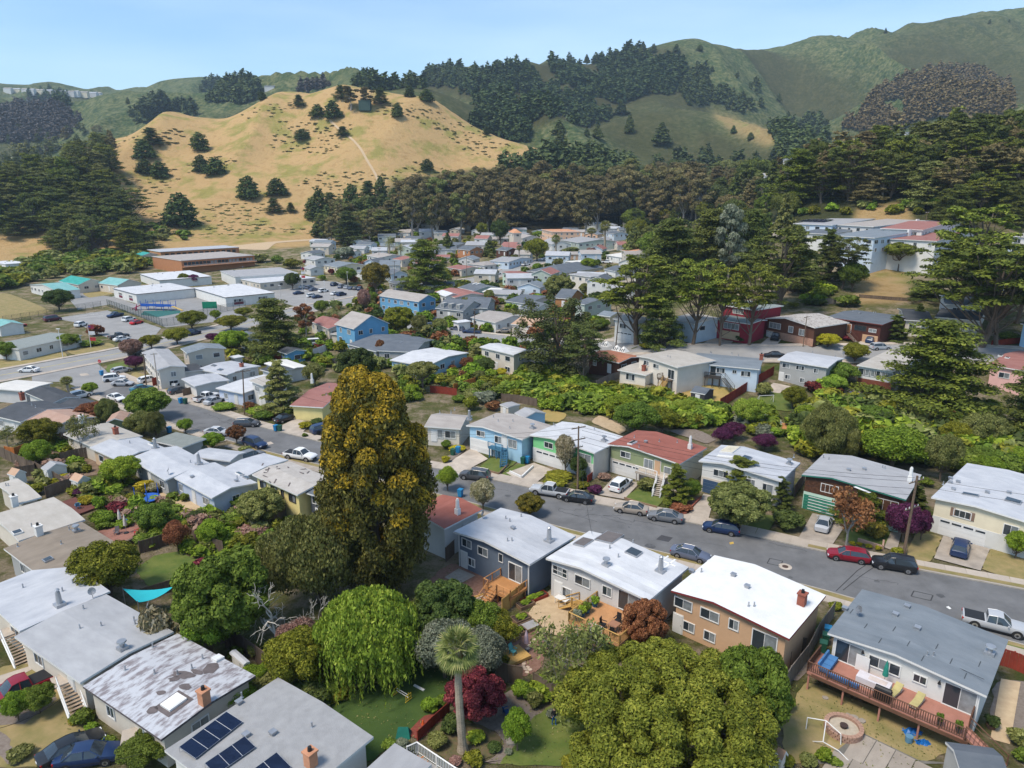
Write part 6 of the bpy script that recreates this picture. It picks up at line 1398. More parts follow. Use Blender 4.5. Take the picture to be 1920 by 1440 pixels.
# ------------------------------------------------------------------ school and public buildings
SB=[
 ('white school block with flat roof and maroon window panels, nearer the teal roofs',a1(920,612),a1(1110,662),a1(1558,605),3.7,('f',0,0),'white','white',None),
 ('white school block with flat roof beside the playground sign',a1(1572,608),a1(1842,688),a2(468,638),3.7,('f',0,0),'white','white',None),
 ('white flat roofed school block behind the first one',a1(1140,495),a1(1300,548),a1(1725,512),3.6,('f',0,0),'white','white',None),
 ('school hall with grey roof and white fascia',a2(55,470),a2(175,520),a2(560,445),4.2,('f',0,0),'white','grey',None),
 ('white flat roofed school wing facing the car park',a2(180,530),a2(380,570),a2(640,492),3.4,('f',0,0),'beige','white',None),
 ('classroom with pale teal gable roof nearest the lawn',a1(240,585),a1(470,640),a1(650,620),3.4,('u',.5,1.6),'white','tealg',None),
 ('classroom with deep teal gable roof',a1(478,555),a1(640,585),a1(805,555),3.6,('v',.5,2.0),'beige','teal',None),
 ('classroom with faded teal roof beside the white block',a1(800,570),a1(960,590),a1(1140,565),3.6,('v',.5,2.0),'beige','tealg',None),
 ('orange classroom row with solar roof at the foot of the hill',a1(1200,290),a1(1310,308),a1(1840,255),5.4,('f',0,0),'oran','pale',None),
 ('long orange classroom row with white walkway railings',a1(1240,350),a1(1480,385),a1(2000,330),6.0,('f',0,0),'oran','taupe',None),
 ('long low office with grey green roof beside the flagpole',a1(-120,1085),a1(150,1110),a1(790,1005),3.2,('f',0,0),'white',mat('roof_greygreen2',(.22,.25,.24),col2=(.27,.29,.28)),None),
 ('small building with teal roof among the cypresses',a1(1080,340),a1(1140,350),a1(1240,325),4,('v',.5,1.6),'beige','teal',None),
 ('white workshop with roller door by the golden field',a1(-80,395),a1(40,415),a1(105,385),4.5,('f',0,0),'white','white',None),
 ('low grey building at the far edge by the lawn',a1(-90,900),a1(-10,930),a1(40,850),3,('v',.5,1.0),'white','tealg',None),
]
SBH=[]
for lab,p0,p1,p2,h,rf_,w_,r_,_ in SB:
 q=HS(lab,p0,p1,p2,h,rf_,w_,r_,oh=.25,cat='school building' if 'school' in lab or 'class' in lab else 'building',name='school_building' if 'school' in lab or 'class' in lab else 'building',trim=TRIMD if 'school block' in lab else None);SBH.append(q)
for k in(0,1):
 q=SBH[k];i=0 if k==0 else 1
 for t in((.3,.75)if k==0 else(.25,.75)):
  q.win(i,t,1.6,3.6,1.0,4,cur=None);q.slab(i,t,.6,3.6,.9,mat('maroon_panel',(.16,.02,.04)),'window_panel',.03,.06)
 q.door(i,.5)
for k in(0,1,2,3):[SBH[k].vent(*pt,'box')for pt in([a1(1245,595),a1(1320,600),a1(1250,580)],[a2(125,590),a1(1750,605),a1(1865,590)],[a1(1290,490),a1(1425,480),a1(1330,495)],[a2(170,470),a2(425,405),a2(240,440)])[k]]
for k in(4,5,6,7,10,11):autowin(SBH[k],sp=3.4)
for t in[i/14 for i in range(1,14)]:SBH[8].win(1,t,2.6,2.0,1.6,1,cur=False,trim=TRIMD)
for t in[i/20 for i in range(1,20)]:SBH[9].win(1,t,3.4,1.6,1.5,1,cur=bool(random.random()<.5),trim=TRIMD)
q=SBH[9];mb=MB();q.fbox(mb,1,.5,2.6,q.face(1)[3],.3,1.3,2.6);mb.build('walkway',wallm('oran'),q.par);mb=MB();q.fbox(mb,1,.5,3.6,q.face(1)[3],.1,2.5,.08);L_=q.face(1)[3]
for j in range(60):q.fbox(mb,1,(j+.5)/60,2.9,.1,.8,2.5,.08)
mb.build('railing',TRIM,q.par)
SBH[12].garage(0,.5,w=4,h=3,lites=False)
for k,(x,y)in enumerate(((182,415),(245,410))):
 g=ground(*a1(x,y));t=thing('truck',('white box truck parked by the workshop','second white box truck, nearer the hedge')[k],'truck',g,R(60));mb=MB();mb.box((0,0,2.0),(5.4,2.3,2.8));mb.build('cargo_box',TRIM,t);mb=MB();mb.box((3.6,0,1.3),(1.8,2.1,1.7));mb.build('cab',TRIM,t);mb=MB();mb.box((4.3,0,1.7),(.5,1.8,.7));mb.build('windscreen',GLASS,t)
 for xx in(-1.7,3.4):mb=MB();mb.tube((xx,-1.15,.45),(xx,1.15,.45),.45,n=12);mb.build('wheel',RUB,t)

# smaller houses filling the blocks of the middle distance
THN=[(o,o['label'])for o in COL.objects if o.parent is None and o.get('category')in('house','school building','building')]
def near_label(x,y,P_=None):
 d=[math.hypot(o.location.x-x,o.location.y-y)for o,_ in THN];l=THN[int(np.argmin(d))][1]
 for s_ in(' with ',' beside ',' behind ',' on ',' by ',' under ',' near ',' in ',' at '):
  if s_ in l and len(l.split(s_)[0].split())>=3:l=l.split(s_)[0];break
 return ' '.join(l.split()[:7])
def centres():
 out=[]
 for o in COL.objects:
  if o.name.startswith('roof')and o.parent and o.parent.parent is None and 'roof'==o.name.split('.')[0]:
   P_=[Vector(c)for c in o.bound_box];c=sum(P_,Vector())/8;r_=(P_[0]-P_[6]).length/2;w=Matrix.Rotation(o.parent.rotation_euler.z,3,'Z')@c+o.parent.location;out.append((w.x,w.y,r_))
 return out
bpy.context.view_layer.update();HC0=centres();LN=AV+UP;seen_=set();nf_=0
rf2=random.Random(41)
for py in range(432,640,9):
 for px in range(600,1230,22):
  qx,qy=px+rf2.uniform(-8,8),py+rf2.uniform(-3,3);g=ground(qx,qy)
  if not in_poly(np.array(qx),np.array(qy),[(560,470),(640,440),(860,428),(1000,440),(1190,425),(1235,470),(1200,560),(1130,590),(1010,600),(900,600),(760,540),(690,520)]):continue
  if min(math.hypot(c[0]-g[0],c[1]-g[1])-c[2]for c in HC0)<6 or min(math.hypot(c[0]-g[0],c[1]-g[1])for c in LN)<14:continue
  wc,rc=rf2.choice((('white','white'),('white','white'),('cream','beige'),('beige','beige'),('pale blue','bwhite'),('sage','sage'),('grey','lgrey'),('peach','peach'))),rf2.choice((('slate','slate'),('grey','grey'),('brown grey','taupe'),('pale','pale'),('maroon','brick'),('blue grey','bluegrey')))
  lab=' '.join(('%s cottage with %s roof near the %s'%(wc[0],rc[0],near_label(g[0],g[1]))).split()[:16])
  if lab in seen_:continue
  seen_.add(lab);a=rf2.choice((-.35,-.2,.1,1.2));L_,D_=rf2.uniform(9,13),rf2.uniform(8,10);ca,sa=math.cos(a),math.sin(a);o_=(g[0]-L_/2*ca,g[1]-L_/2*sa)
  q=House('house',lab,'house',o_,(o_[0]+L_*ca,o_[1]+L_*sa),(o_[0]+L_*ca-D_*sa,o_[1]+L_*sa+D_*ca),rf2.choice((3,3.2,4.8)),roof=('v',.5,rf2.uniform(1,2)),wall=wc[1],rf=rc[1],world=True,zb=g[2],oh=.35,group='cottages of the middle blocks');autowin(q,sp=3.2)
  HC0.append((g[0],g[1],8));nf_+=1
print('filled',nf_)
# ------------------------------------------------------------------ vehicles
CARS=[
 ('pickup','silver',c3(395,1002),c3(222,975),'light silver pickup with open bed parked by the tall pole'),('sedan','black',c3(572,1040),c3(405,1015),'black sedan parked beneath the leaning utility pole'),
 ('suv','white',c3(712,988),c3(822,905),'white suv nosed up to the olive house garage'),('sedan','champagne',c3(925,1112),c3(742,1085),'champagne sedan parked along the far kerb'),
 ('sedan','grey',c3(1150,1165),c3(955,1135),'brown grey sedan parked behind the champagne sedan'),('wagon','navy',c3(1525,1245),c3(1300,1205),'dark blue station wagon under the rounded grey green tree'),
 ('sedan','slate',c3(1118,1370),c3(1312,1418),'slate purple sedan parked between the two white roofs'),('wagon','red',b3(1045,285),b3(812,250),'dark red wagon with roof rails by the low flower bed'),
 ('suv','black',b3(1298,338),b3(1072,300),'black boxy suv parked at the yellow house kerb'),('suv','navy',b3(1542,285),b3(1572,170),'dark blue suv in the double garage driveway'),
 ('pickup','silver',b3(1562,612),b3(1950,710),'silver crew pickup with black bed cover at the near kerb'),('sedan','silver',c4(605,1255),c4(655,1140),'silver convertible with black soft top in the green garage driveway'),
 ('suv','dgrey',c2(1550,895),c2(1400,875),'dark grey suv outside the blue house'),('suv','navy',c1(1585,662),c1(1700,695),'navy suv parked near the brown topiary'),
 ('pickup','white',c2(280,745),c2(432,770),'white pickup with dark bed parked by the yellow house'),('suv','navy',c2(478,590),c2(530,578),'blue jeep tucked against the giant tree'),
 ('sedan','black',c2(200,530),c2(318,495),'black sedan in the maroon roofed house driveway'),('wagon','dgrey',c1(1535,545),c1(1645,545),'dark green grey wagon beside the planted verge'),
 ('sedan','white',c1(245,198),c1(130,198),'white sedan driving along the avenue'),('wagon','silver',c1(735,210),c1(832,190),'silver wagon on the corner lawn drive'),
 ('suv','white',c1(700,258),c1(775,250),'white compact suv at the junction kerb'),('sedan','silver',c1(752,285),c1(832,285),'silver sedan nose to tail with the white compact suv'),
 ('wagon','white',c1(915,270),c1(1002,252),'white wagon beside the two lamp poles'),('sedan','teal',c1(880,325),c1(945,312),'teal hatchback below the lamp pole'),
 ('sedan','white',c1(697,365),c1(802,395),'white hatchback parked facing down the street'),('suv','white',c1(465,378),c1(565,352),'white suv in the charcoal roofed house driveway'),
 ('pickup','white',c1(1272,395),c1(1392,362),'white pickup with camper shell'),('sedan','silver',c1(1347,410),c1(1415,388),'silver sedan squeezed beside the camper pickup'),
 ('wagon','dgrey',c1(1095,345),c1(1212,318),'dark grey wagon by the new orange fence'),('pickup','white',c1(1132,292),c1(1197,268),'white truck under the pale carport roof'),
 ('suv','grey',c1(1575,775),c1(1655,748),'grey suv beside the white roofed garage wing'),('sedan','silver',c1(1345,598),c1(1452,605),'silver sedan near the lime street shrub'),
 ('suv','dgrey',c1(850,100),c1(912,82),'dark suv half hidden by the purple tree'),('pickup','red',b1(235,985),b1(-10,1095),'red and white pickup loaded with junk'),
 ('sedan','black',b1(300,1415),b1(515,1310),'black sedan on the weedy drive'),('sedan','navy',b1(410,1465),b1(610,1385),'dark blue coupe beside the black sedan'),
 ('pickup','navy',a1(1000,838),a1(888,860),'dark blue pickup in the school lot'),('suv','white',a1(1012,892),a1(1102,872),'white suv in the school lot'),('sedan','brightred',a1(1080,915),a1(1160,897),'bright red sedan in the school lot'),
 ('pickup','dgrey',a1(900,1035),a1(1050,1010),'dark pickup at the lot edge'),('sedan','white',a1(935,1055),a1(1065,1032),'white sedan in front of the dark pickup'),('van','maroon',a1(370,890),a1(497,872),'maroon van by the school gate'),
 ('sedan','brightred',a1(95,940),a1(212,922),'low red sports car by the long office'),('suv','white',a1(630,935),a1(702,915),'white suv behind the brown bush'),('suv','navy',a1(1548,1002),a1(1622,985),'navy suv on the avenue by street trees'),('sedan','blue',a1(1790,893),a1(1840,882),'blue hatchback between two street trees'),
 ('sedan','navy',a2(655,668),a2(742,658),'navy sedan alone at the lot entrance'),('suv','white',a2(770,690),a2(852,682),'white suv beside the lamp standard'),('sedan','navy',a2(812,700),a2(890,688),'navy sedan in front of the white suv'),
 ('sedan','white',a2(705,618),a2(765,608),'white hatchback by the grassy island'),('suv','slate',a2(745,628),a2(830,610),'slate suv in the middle of the lot'),('sedan','slate',a2(785,640),a2(858,628),'slate sedan in the middle of the lot'),
 ('suv','white',a2(860,652),a2(945,640),'white crossover in the middle of the lot'),('sedan','white',a2(962,675),a2(1030,660),'white sedan beside a navy suv'),('suv','navy',a2(1010,682),a2(1088,668),'navy suv at the south side of the lot'),
 ('suv','navy',a2(960,602),a2(1022,585),'navy suv at the back of the lot'),('suv','slate',a2(1022,622),a2(1068,600),'first slate suv in the back row'),('sedan','silver',a2(1068,628),a2(1108,604),'silver sedan in the back row'),('sedan','slate',a2(1103,634),a2(1148,610),'slate sedan in the back row'),('suv','dgrey',a2(1143,638),a2(1188,612),'dark suv in the back row'),('suv','navy',a2(1180,642),a2(1222,618),'navy suv ending the back row'),
 ('van','white',a2(1735,605),a2(1650,622),'white van driving past the spreading cypress'),('sedan','blue',a2(1760,648),a2(1812,635),'blue sedan by the bright blue house'),('van','white',a2(862,1078),a2(725,1090),'white passenger van on the dirt drive'),
 ('pickup','white',a2(1202,385),a2(1280,372),'white pickup by the date palm house'),('suv','navy',a2(1330,858),a2(1412,842),'dark suv behind the tall blue house'),
 ('suv','slate',a3(385,968),a3(290,958),'slate suv before the white boxy garage'),('pickup','navy',a3(510,990),a3(405,985),'navy pickup by the round topiaries'),('pickup','champagne',a3(275,1038),a3(382,1042),'beige pickup on the near side of the second street'),('sedan','champagne',a3(768,975),a3(668,980),'old champagne coupe in the sandy roofed house drive'),
 ('suv','slate',a3(100,880),a3(165,872),'slate suv before the dormered house'),('sedan','grey',a3(150,892),a3(230,888),'grey sedan before the dormered house'),('suv','dgrey',a3(100,938),a3(158,930),'dark suv under the airy street tree'),
 ('pickup','white',a3(-5,615),a3(78,600),'white truck beside the cypress trunk'),('suv','white',a3(628,512),a3(695,495),'white suv on the avenue bend'),('pickup','white',a3(858,438),a3(942,418),'white pickup by the charcoal hip roof'),('sedan','white',a3(1025,388),a3(1088,380),'white sedan far up the avenue'),
 ('suv','dgrey',a3(1208,378),a3(1268,370),'dark suv driving up the avenue'),('suv','silver',a3(1350,298),a3(1412,288),'silver suv outside the sage house'),('suv','navy',a3(1600,268),a3(1652,258),'first navy suv at the avenue end'),('suv','navy',a3(1655,256),a3(1708,248),'second navy suv at the avenue end'),
 ('pickup','white',a3(1525,410),a3(1602,410),'white pickup by the gabled garage'),('sedan','black',a3(860,622),a3(922,612),'black sedan at the dead end drive'),('van','white',a3(900,645),a3(1000,645),'long white van in the side yard'),
 ('suv','black',a4(1482,1000),a4(1432,1068),'black suv in the scuffed roof house driveway'),('sedan','black',a4(1492,1182),a4(1395,1180),'black sedan behind the pale blue house'),('suv','navy',a5(640,1085),a5(700,1035),'navy suv in the orange garage driveway'),('suv','silver',a5(672,1122),a5(812,1112),'silver suv on the upper street'),('sedan','navy',a5(945,948),a5(990,930),'navy car in shade by the turquoise awning'),
]
for c in CARS:
 far=abs(c[2][0]-c[3][0])<27
 car(*c,group='parked cars',full=not far)
# ------------------------------------------------------------------ poles, wires, lamps, bins
WOODP=mat('pole_wood',(.16,.11,.075),rough=.9,var=.25,scale=3)
def pole(bp,tp,label,arms=((1,1.8),),name='utility_pole',m=WOODP,r=.16,lean=None):
 x,y,z=ground(*bp);q=ray(*tp);t=y/q[1];tx=q[0]*t;tz=H+q[2]*t;h=tz-z
 o=thing(name,label,name.replace('_',' '),(x,y,z));mb=MB();mb.tube((0,0,-.3),(tx-x,0,h),r,r*.65,n=8);mb.build('shaft',m,o)
 for k,(fr,w)in enumerate(arms):
  c=Vector(((tx-x)*fr,0,h*fr-.25-.4*k));mb=MB();mb.box(c,(w*2,.1,.13),rz=.5);mb.build('crossarm',m,o)
  mb=MB();[mb.tube(c+Vector((math.cos(.5)*d,math.sin(.5)*d,.05)),c+Vector((math.cos(.5)*d,math.sin(.5)*d,.28)),.05,n=5)for d in(-w*.9,-w*.4,w*.4,w*.9)];mb.build('insulators',TRIM,o)['kind']='stuff'
 return Vector((tx,y,tz-.2)),o
PT1,_=pole(c3(490,955),c3(497,545),'tall wooden utility pole between the green and olive houses',((1,1.2),(.86,1.2),(.78,.8)))
PT2,_=pole(b3(1243,240),c4(1235,865),'leaning wooden utility pole with crossarms near the yellow house',((.96,1.4),(.66,1.3)),r=.2)
PT3,_=pole(c1(1572,470),c1(1560,185),'wooden utility pole beside the creamy white roofs',((1,1.4),))
PT4,_=pole(c1(942,295),c1(920,80),'slender pole at the corner lawn',((1,.5),));PT5,_=pole(c1(1020,315),c1(988,75),'grey concrete lamp pole at the corner',((1,.7),),m=CONCL)
for b_,t_,l_ in((a3(415,530),a3(412,310),'utility pole by the maroon roofed bungalow'),(a3(760,430),a3(760,175),'utility pole with transformers by the blue cottage'),(a3(475,1030),a3(482,780),'slim pole by the topiary garden'),(a3(1635,1090),a3(1660,840),'pole before the white garage house'),(a3(1330,165),a3(1332,50),'green topped pole near the peach building'),(a2(1360,860),a2(1355,620),'pole by the bright blue house'),(a2(1480,610),a2(1482,390),'pole before the gabled cottage'),(a2(1355,410),a2(1355,285),'pole beside the date palm'),(a4(150,1090),a4(175,830),'pole at the wide garage drive'),(a5(110,1100),a5(145,840),'pole before the scuffed roof house'),(a5(1100,160),a5(1130,-10),'pole above the red brown townhouse roof'),(a3(930,585),a3(935,430),'pole by the mint house')):
 pole(b_,t_,l_,((1,1.0),),r=.13)
for b_,t_,l_ in((a1(745,1100),a1(712,895),'flagpole before the long office'),(a2(728,640),a2(722,430),'flagpole at the school car park')):
 tp,o=pole(b_,t_,l_,(),'flagpole',TRIM,.08)
 for k,(cc,w)in enumerate((((.25,.03,.05),1.9),((.7,.7,.72),1.6),((.45,.04,.05),1.5))):
  mb=MB();mb.box((.9,0,tp.z-o.location.z-1.0-k*1.7),(1.6,.04,1.0),rx=.1);mb.build('flag',mat('flag%d'%k,cc),o)
 mb=MB();mb.box((.45,-.03,tp.z-o.location.z-.8),(.6,.05,.5));mb.build('flag_canton',mat('flag_blue',(.04,.06,.25)),o)
for b_,t_ in((a1(515,1180),a1(475,945)),(a1(945,760),a1(935,680)),(a2(550,705),a2(545,590)),(a2(912,665),a2(908,555)),(a2(760,745),a2(757,630)),(a2(1103,595),a2(1093,480))):
 p,o=pole(b_,t_,'white lamp standard of the school grounds',(),'lamp_post',TRIM,.1);o['group']='lamp standards of the school grounds';mb=MB();mb.box((0,0,p.z-o.location.z+.2),(.9,.35,.15));mb.build('lamp_head',TRIM,o)
def wire(a,b,sag=1.2,label='black overhead wire',r=.022,group='overhead wires'):
 a,b=Vector(a),Vector(b);mb=MB();n=14;pts=[a.lerp(b,i/n)-Vector((0,0,sag*4*(i/n)*(1-i/n)))for i in range(n+1)];mb.path(pts,r,3);o=mb.build('overhead_wire',BLACK);tag(o,label,'wire',group)
for dz in(0,-.5,-1.4,-2.2):wire(PT1+Vector((.5,.2,dz)),PT2+Vector((-.3,0,dz)),1.3,'overhead wire strung along the far kerb between two wooden poles')
for dz in(0,-1.0):wire(PT2+Vector((0,0,dz)),PT2+Vector((45,-12,dz)),1.2,'overhead wire leaving the leaning pole past the yellow house');wire(PT1+Vector((0,0,dz)),Vector((*plane(*c2(900,560),8.5),8.5)),1.0,'overhead wire running from the tall pole behind the giant tree')
wire(PT3,Vector((*plane(*c2(640,415),7),7)),1,'overhead wire crossing before the brown conifer');wire(PT1+Vector((0,0,-3)),Vector(N2.world(1,N2.Lv*N2.sg-1,5)),.6,'pale guy wire dropping across the street to the white roof')
wire(Vector(N4.world(*N4.rp(*b3(985,560)))),Vector(N4.world(N4.Lu-.5,1.5*N4.sg,4.9)),.3,'thin black cable lying over the grey shingled roof')
wire((*plane(*b1(0,1215),5),5),(*plane(*b1(345,1050),3.6),3.6),.3,'pale service wire over the weedy yard');wire((*plane(*b1(250,1440),4),4),(*plane(*b1(800,1360),4),4),.2,'pale service wire over the parked cars')
BINB=mat('bin_blue',(.02,.20,.42),rough=.5,var=.1);BING=mat('bin_green',(.02,.09,.06),rough=.5,var=.1)
def bin_(px,py,m,label):
 x,y,z=ground(px,py);o=thing('wheelie_bin',label,'bin',(x,y,z+.14),R(-25),'wheelie bins');mb=MB();mb.quadmesh([(-.26,-.3,0),(.26,-.3,0),(.26,.3,0),(-.26,.3,0),(-.32,-.38,1.0),(.32,-.38,1.0),(.32,.38,1.0),(-.32,.38,1.0)],[(0,1,5,4),(1,2,6,5),(2,3,7,6),(3,0,4,7),(3,2,1,0),(4,5,6,7)]);mb.build('body',m,o);mb=MB();mb.box((0,0,1.04),(.68,.8,.08));mb.build('lid',m,o)
for(p,m,l)in((c2(1368,720),BINB,'blue recycling bin before the grey house'),(c2(1335,735),BING,'dark green bin before the grey house'),(c2(1785,790),BING,'dark green bin by the blue house'),(c2(1812,785),BINB,'blue recycling bin by the blue house'),(c3(1215,880),BINB,'blue recycling bin beside the olive house'),(c3(1240,870),BINB,'second blue bin beside the olive house'),(c1(1163,400),BINB,'blue bin at the kerb by the camper pickup'),(c1(1193,403),BING,'green bin at the kerb by the camper pickup'),(c1(655,220),BINB,'blue bin at the corner lawn'),(c1(1775,578),BINB,'blue bin on the far kerb by the maroon roofed house'),(c1(1800,580),BING,'grey green bin beside the kerb blue bin'),(c2(1383,1000),BINB,'blue bin at the kerb beside the red roof'),(c1(1090,590),BINB,'blue bin by the flat green carport'),(c2(385,1140),BING,'green bin behind the small dark roofed house'),(b3(785,790),BING,'green bin beside the white deck house'),(b3(800,745),BING,'second green bin beside the white deck house'),(b3(812,705),BINB,'blue bin beside the white deck house'),(a4(1320,1010),BINB,'blue bin before the crimson house'),(a4(1332,1000),BINB,'second blue bin before the crimson house')):bin_(*p,m,l)
g=ground(*c1(650,195));so=thing('stop_sign','red octagonal stop sign at the junction corner','stop sign',g);mb=MB();mb.tube((0,0,0),(0,0,2.3),.04,n=6);mb.build('post',METAL,so);mb=MB();mb.tube((0,-.03,2.6),(0,.03,2.6),.42,n=8);so2=mb.build('sign_plate',mat('stop_red',(.5,.02,.03),var=0),so)
def text(s,size,parent,loc,rot,m):
 cu=bpy.data.curves.new('lettering','FONT');cu.body=s;cu.size=size;cu.align_x='CENTER';cu.align_y='CENTER';cu.extrude=.004;q=bpy.data.objects.new('lettering',cu);COL.objects.link(q);bpy.context.view_layer.update();me=bpy.data.meshes.new_from_object(q);COL.objects.unlink(q);bpy.data.objects.remove(q);me.materials.append(m);o=link(bpy.data.objects.new('lettering',me),parent);o.location=loc;o.rotation_euler=rot;return o
text('STOP',.26,so2,(0,-.045,2.6),(R(90),0,0),TRIM)
# ------------------------------------------------------------------ fences and garden walls
F_=[
 ([b2(905,580),b2(1060,450),b2(1185,380)],CEDAR,1.9,'new golden timber fence between the slate and grey houses'),
 ([b2(870,930),b2(940,960),b2(1020,970)],FENCE,1.9,'dark wooden fence with gate beside the red maple'),([b2(1080,1000),b2(1180,1060),b2(1320,1100)],FENCE,1.8,'weathered fence beneath the bare spreading tree'),
 ([b3(430,1290),b3(520,1110),b3(600,970),b3(700,840),b3(760,720),b3(850,590)],FENCEG,1.9,'grey weathered fence down the side of the deck house yard'),([b3(600,880),b3(610,790),b3(690,800)],FENCE,1.8,'brown fence corner behind the orange house'),([b3(1780,860),b3(1850,880),b3(1960,930)],FENCER,1.8,'red brown gate fence at the end of the deck house'),
 ([b1(1270,715),b1(1380,800),b1(1510,895)],FENCE,1.9,'brown fence behind the peeling roof'),([b1(790,235),b1(860,215),b1(960,180)],FENCE,1.7,'old fence above the dry back lawn'),([b1(1065,155),b1(1150,205),b1(1260,240)],FENCE,1.8,'old fence beside the rust coloured bush'),([b1(800,500),b1(900,470),b1(1020,430)],FENCE,1.5,'low fence behind the turquoise sail'),
 ([c1(0,740),c1(120,800),c1(240,850),c1(440,960)],FENCE,1.9,'long old fence between two back gardens'),([c1(100,880),c1(230,860),c1(240,820)],FENCE,1.8,'brown fence panel by the yellow green ball shrub'),([c1(395,790),c1(500,760),c1(605,745)],FENCE,1.9,'dark fence behind the garden sheds'),([c1(40,740),c1(100,750),c1(190,715)],FENCEO,1.8,'orange brown fence in the shaded garden'),
 ([c1(1320,1080),c1(1460,1040),c1(1620,990)],FENCEG,1.7,'grey brown fence behind the lavender bungalow'),([c2(130,1180),c2(250,1130),c2(385,1090)],FENCEG,1.7,'grey fence behind the yellow house'),([c1(1055,960),c1(1120,935)],FENCE,1.8,'brown fence between pale roofed bungalows'),([c1(300,1010),c1(400,970),c1(500,945)],FENCE,1.8,'brown fence at the red garden deck'),([c2(1290,1420),c2(1350,1360)],FENCE,1.9,'dark side gate by the white stucco wall'),
 ([c1(985,290),c1(1060,265),c1(1150,235),c1(1270,200)],FENCER,1.9,'dark red fence before the pale roofed garage'),([c1(1290,325),c1(1395,340)],FENCEO,2.2,'bright new orange fence by the driveway'),([c1(1180,355),c1(1290,320)],FENCE,1.6,'brown fence beside the dark grey wagon'),
 ([a2(325,1130),a2(330,1190),a2(470,1210),a2(640,1225)],FENCER,2.2,'red timber fence under the big cypress'),([a2(780,1180),a2(860,1150),a2(935,1120)],wallm('lgrey'),1.8,'pale grey fence by the passenger van'),([a2(830,1110),a2(860,1120),a2(940,1110)],FENCER,1.6,'short red fence beside the van'),([a2(900,1250),a2(1050,1240)],FENCEG,1.8,'blue grey fence behind the green shrubs'),
 ([c2(1190,330),c2(1290,340),c2(1360,350)],FENCER,1.6,'red fence along the garden path'),([c2(1340,320),c2(1480,275)],FENCEO,1.6,'orange fence along the garden path'),([a3(450,680),a3(570,690)],FENCEO,2.0,'orange fence by the mint green house'),([a3(420,500),a3(560,480),a3(640,455)],FENCE,1.8,'brown fence at the roadside bend'),
 ([c3(1405,430),c3(1500,370),c3(1620,290),c3(1750,215)],FENCER,2.0,'long dark red fence climbing beside the golden grass'),([c3(610,300),c3(690,260),c3(760,240)],FENCEG,1.7,'grey slatted fence beside the pink house lawn'),([c3(0,385),c3(110,395),c3(230,420)],FENCE,1.7,'brown fence behind the little sheds'),([c3(940,385),c3(1040,350)],FENCE,.8,'low wooden retaining fence in the slope'),
 ([c3(555,910),c3(690,800)],FENCER,1.2,'red painted wall along the green house steps'),([c4(440,1000),c4(510,900)],FENCEG,1.8,'grey slatted gate beside the shingled house'),([a5(570,690),a5(760,705),a5(970,720)],FENCE,1.0,'dark timber retaining wall across the golden slope'),([a5(230,735),a5(380,745)],FENCEG,1.6,'grey fence in the ivy above the scuffed roof'),([a5(1650,1090),a5(1920,1060)],FENCER,1.4,'low dark red fence on the upper street'),([b2(430,1290),b2(510,1210),b2(610,1120)],FENCER,1.0,'low red board fence around the dog lawn'),
]
for p,m,h,l in F_:fence(p,m,h,l)
CHL=mat('chain_link',(.03,.06,.05),rough=.6,var=0)
def chain(pts,label,h=2.6):
 P=PG(*pts);o=thing('chain_link_fence',label,'fence',(*P[0],hz(*P[0])));q=Vector(P[0]);mb=MB();L=resample(P,max(4,int(sum((Vector(P[i+1])-Vector(P[i])).length for i in range(len(P)-1))/2.5)))
 for i,p in enumerate(L):
  z=hz(*p)-o.location.z;pb=MB();pb.tube((p[0]-q.x,p[1]-q.y,z),(p[0]-q.x,p[1]-q.y,z+h),.06,n=5);pb.build('post',CHL,o)
  if i:
   a=L[i-1];
   for k in range(9):mb.tube((a[0]-q.x,a[1]-q.y,z+h*k/8.2+.05),(p[0]-q.x,p[1]-q.y,z+h*k/8.2+.05),.03,n=3)
   for k in range(1,6):f=k/6;mb.tube((a[0]+(p[0]-a[0])*f-q.x,a[1]+(p[1]-a[1])*f-q.y,z),(a[0]+(p[0]-a[0])*f-q.x,a[1]+(p[1]-a[1])*f-q.y,z+h),.02,n=3)
 mb.build('wire_mesh',CHL,o)['kind']='stuff'
chain([a1(30,905),a1(370,850),a1(560,815),a1(830,775)],'dark chain link fence and gates along the school lawn');chain([a1(880,760),a1(1150,850),a1(1340,930),a1(1480,900)],'green chain link fence around the playground');chain([a1(1480,905),a1(1700,830),a1(2010,770)],'chain link fence along the school street')
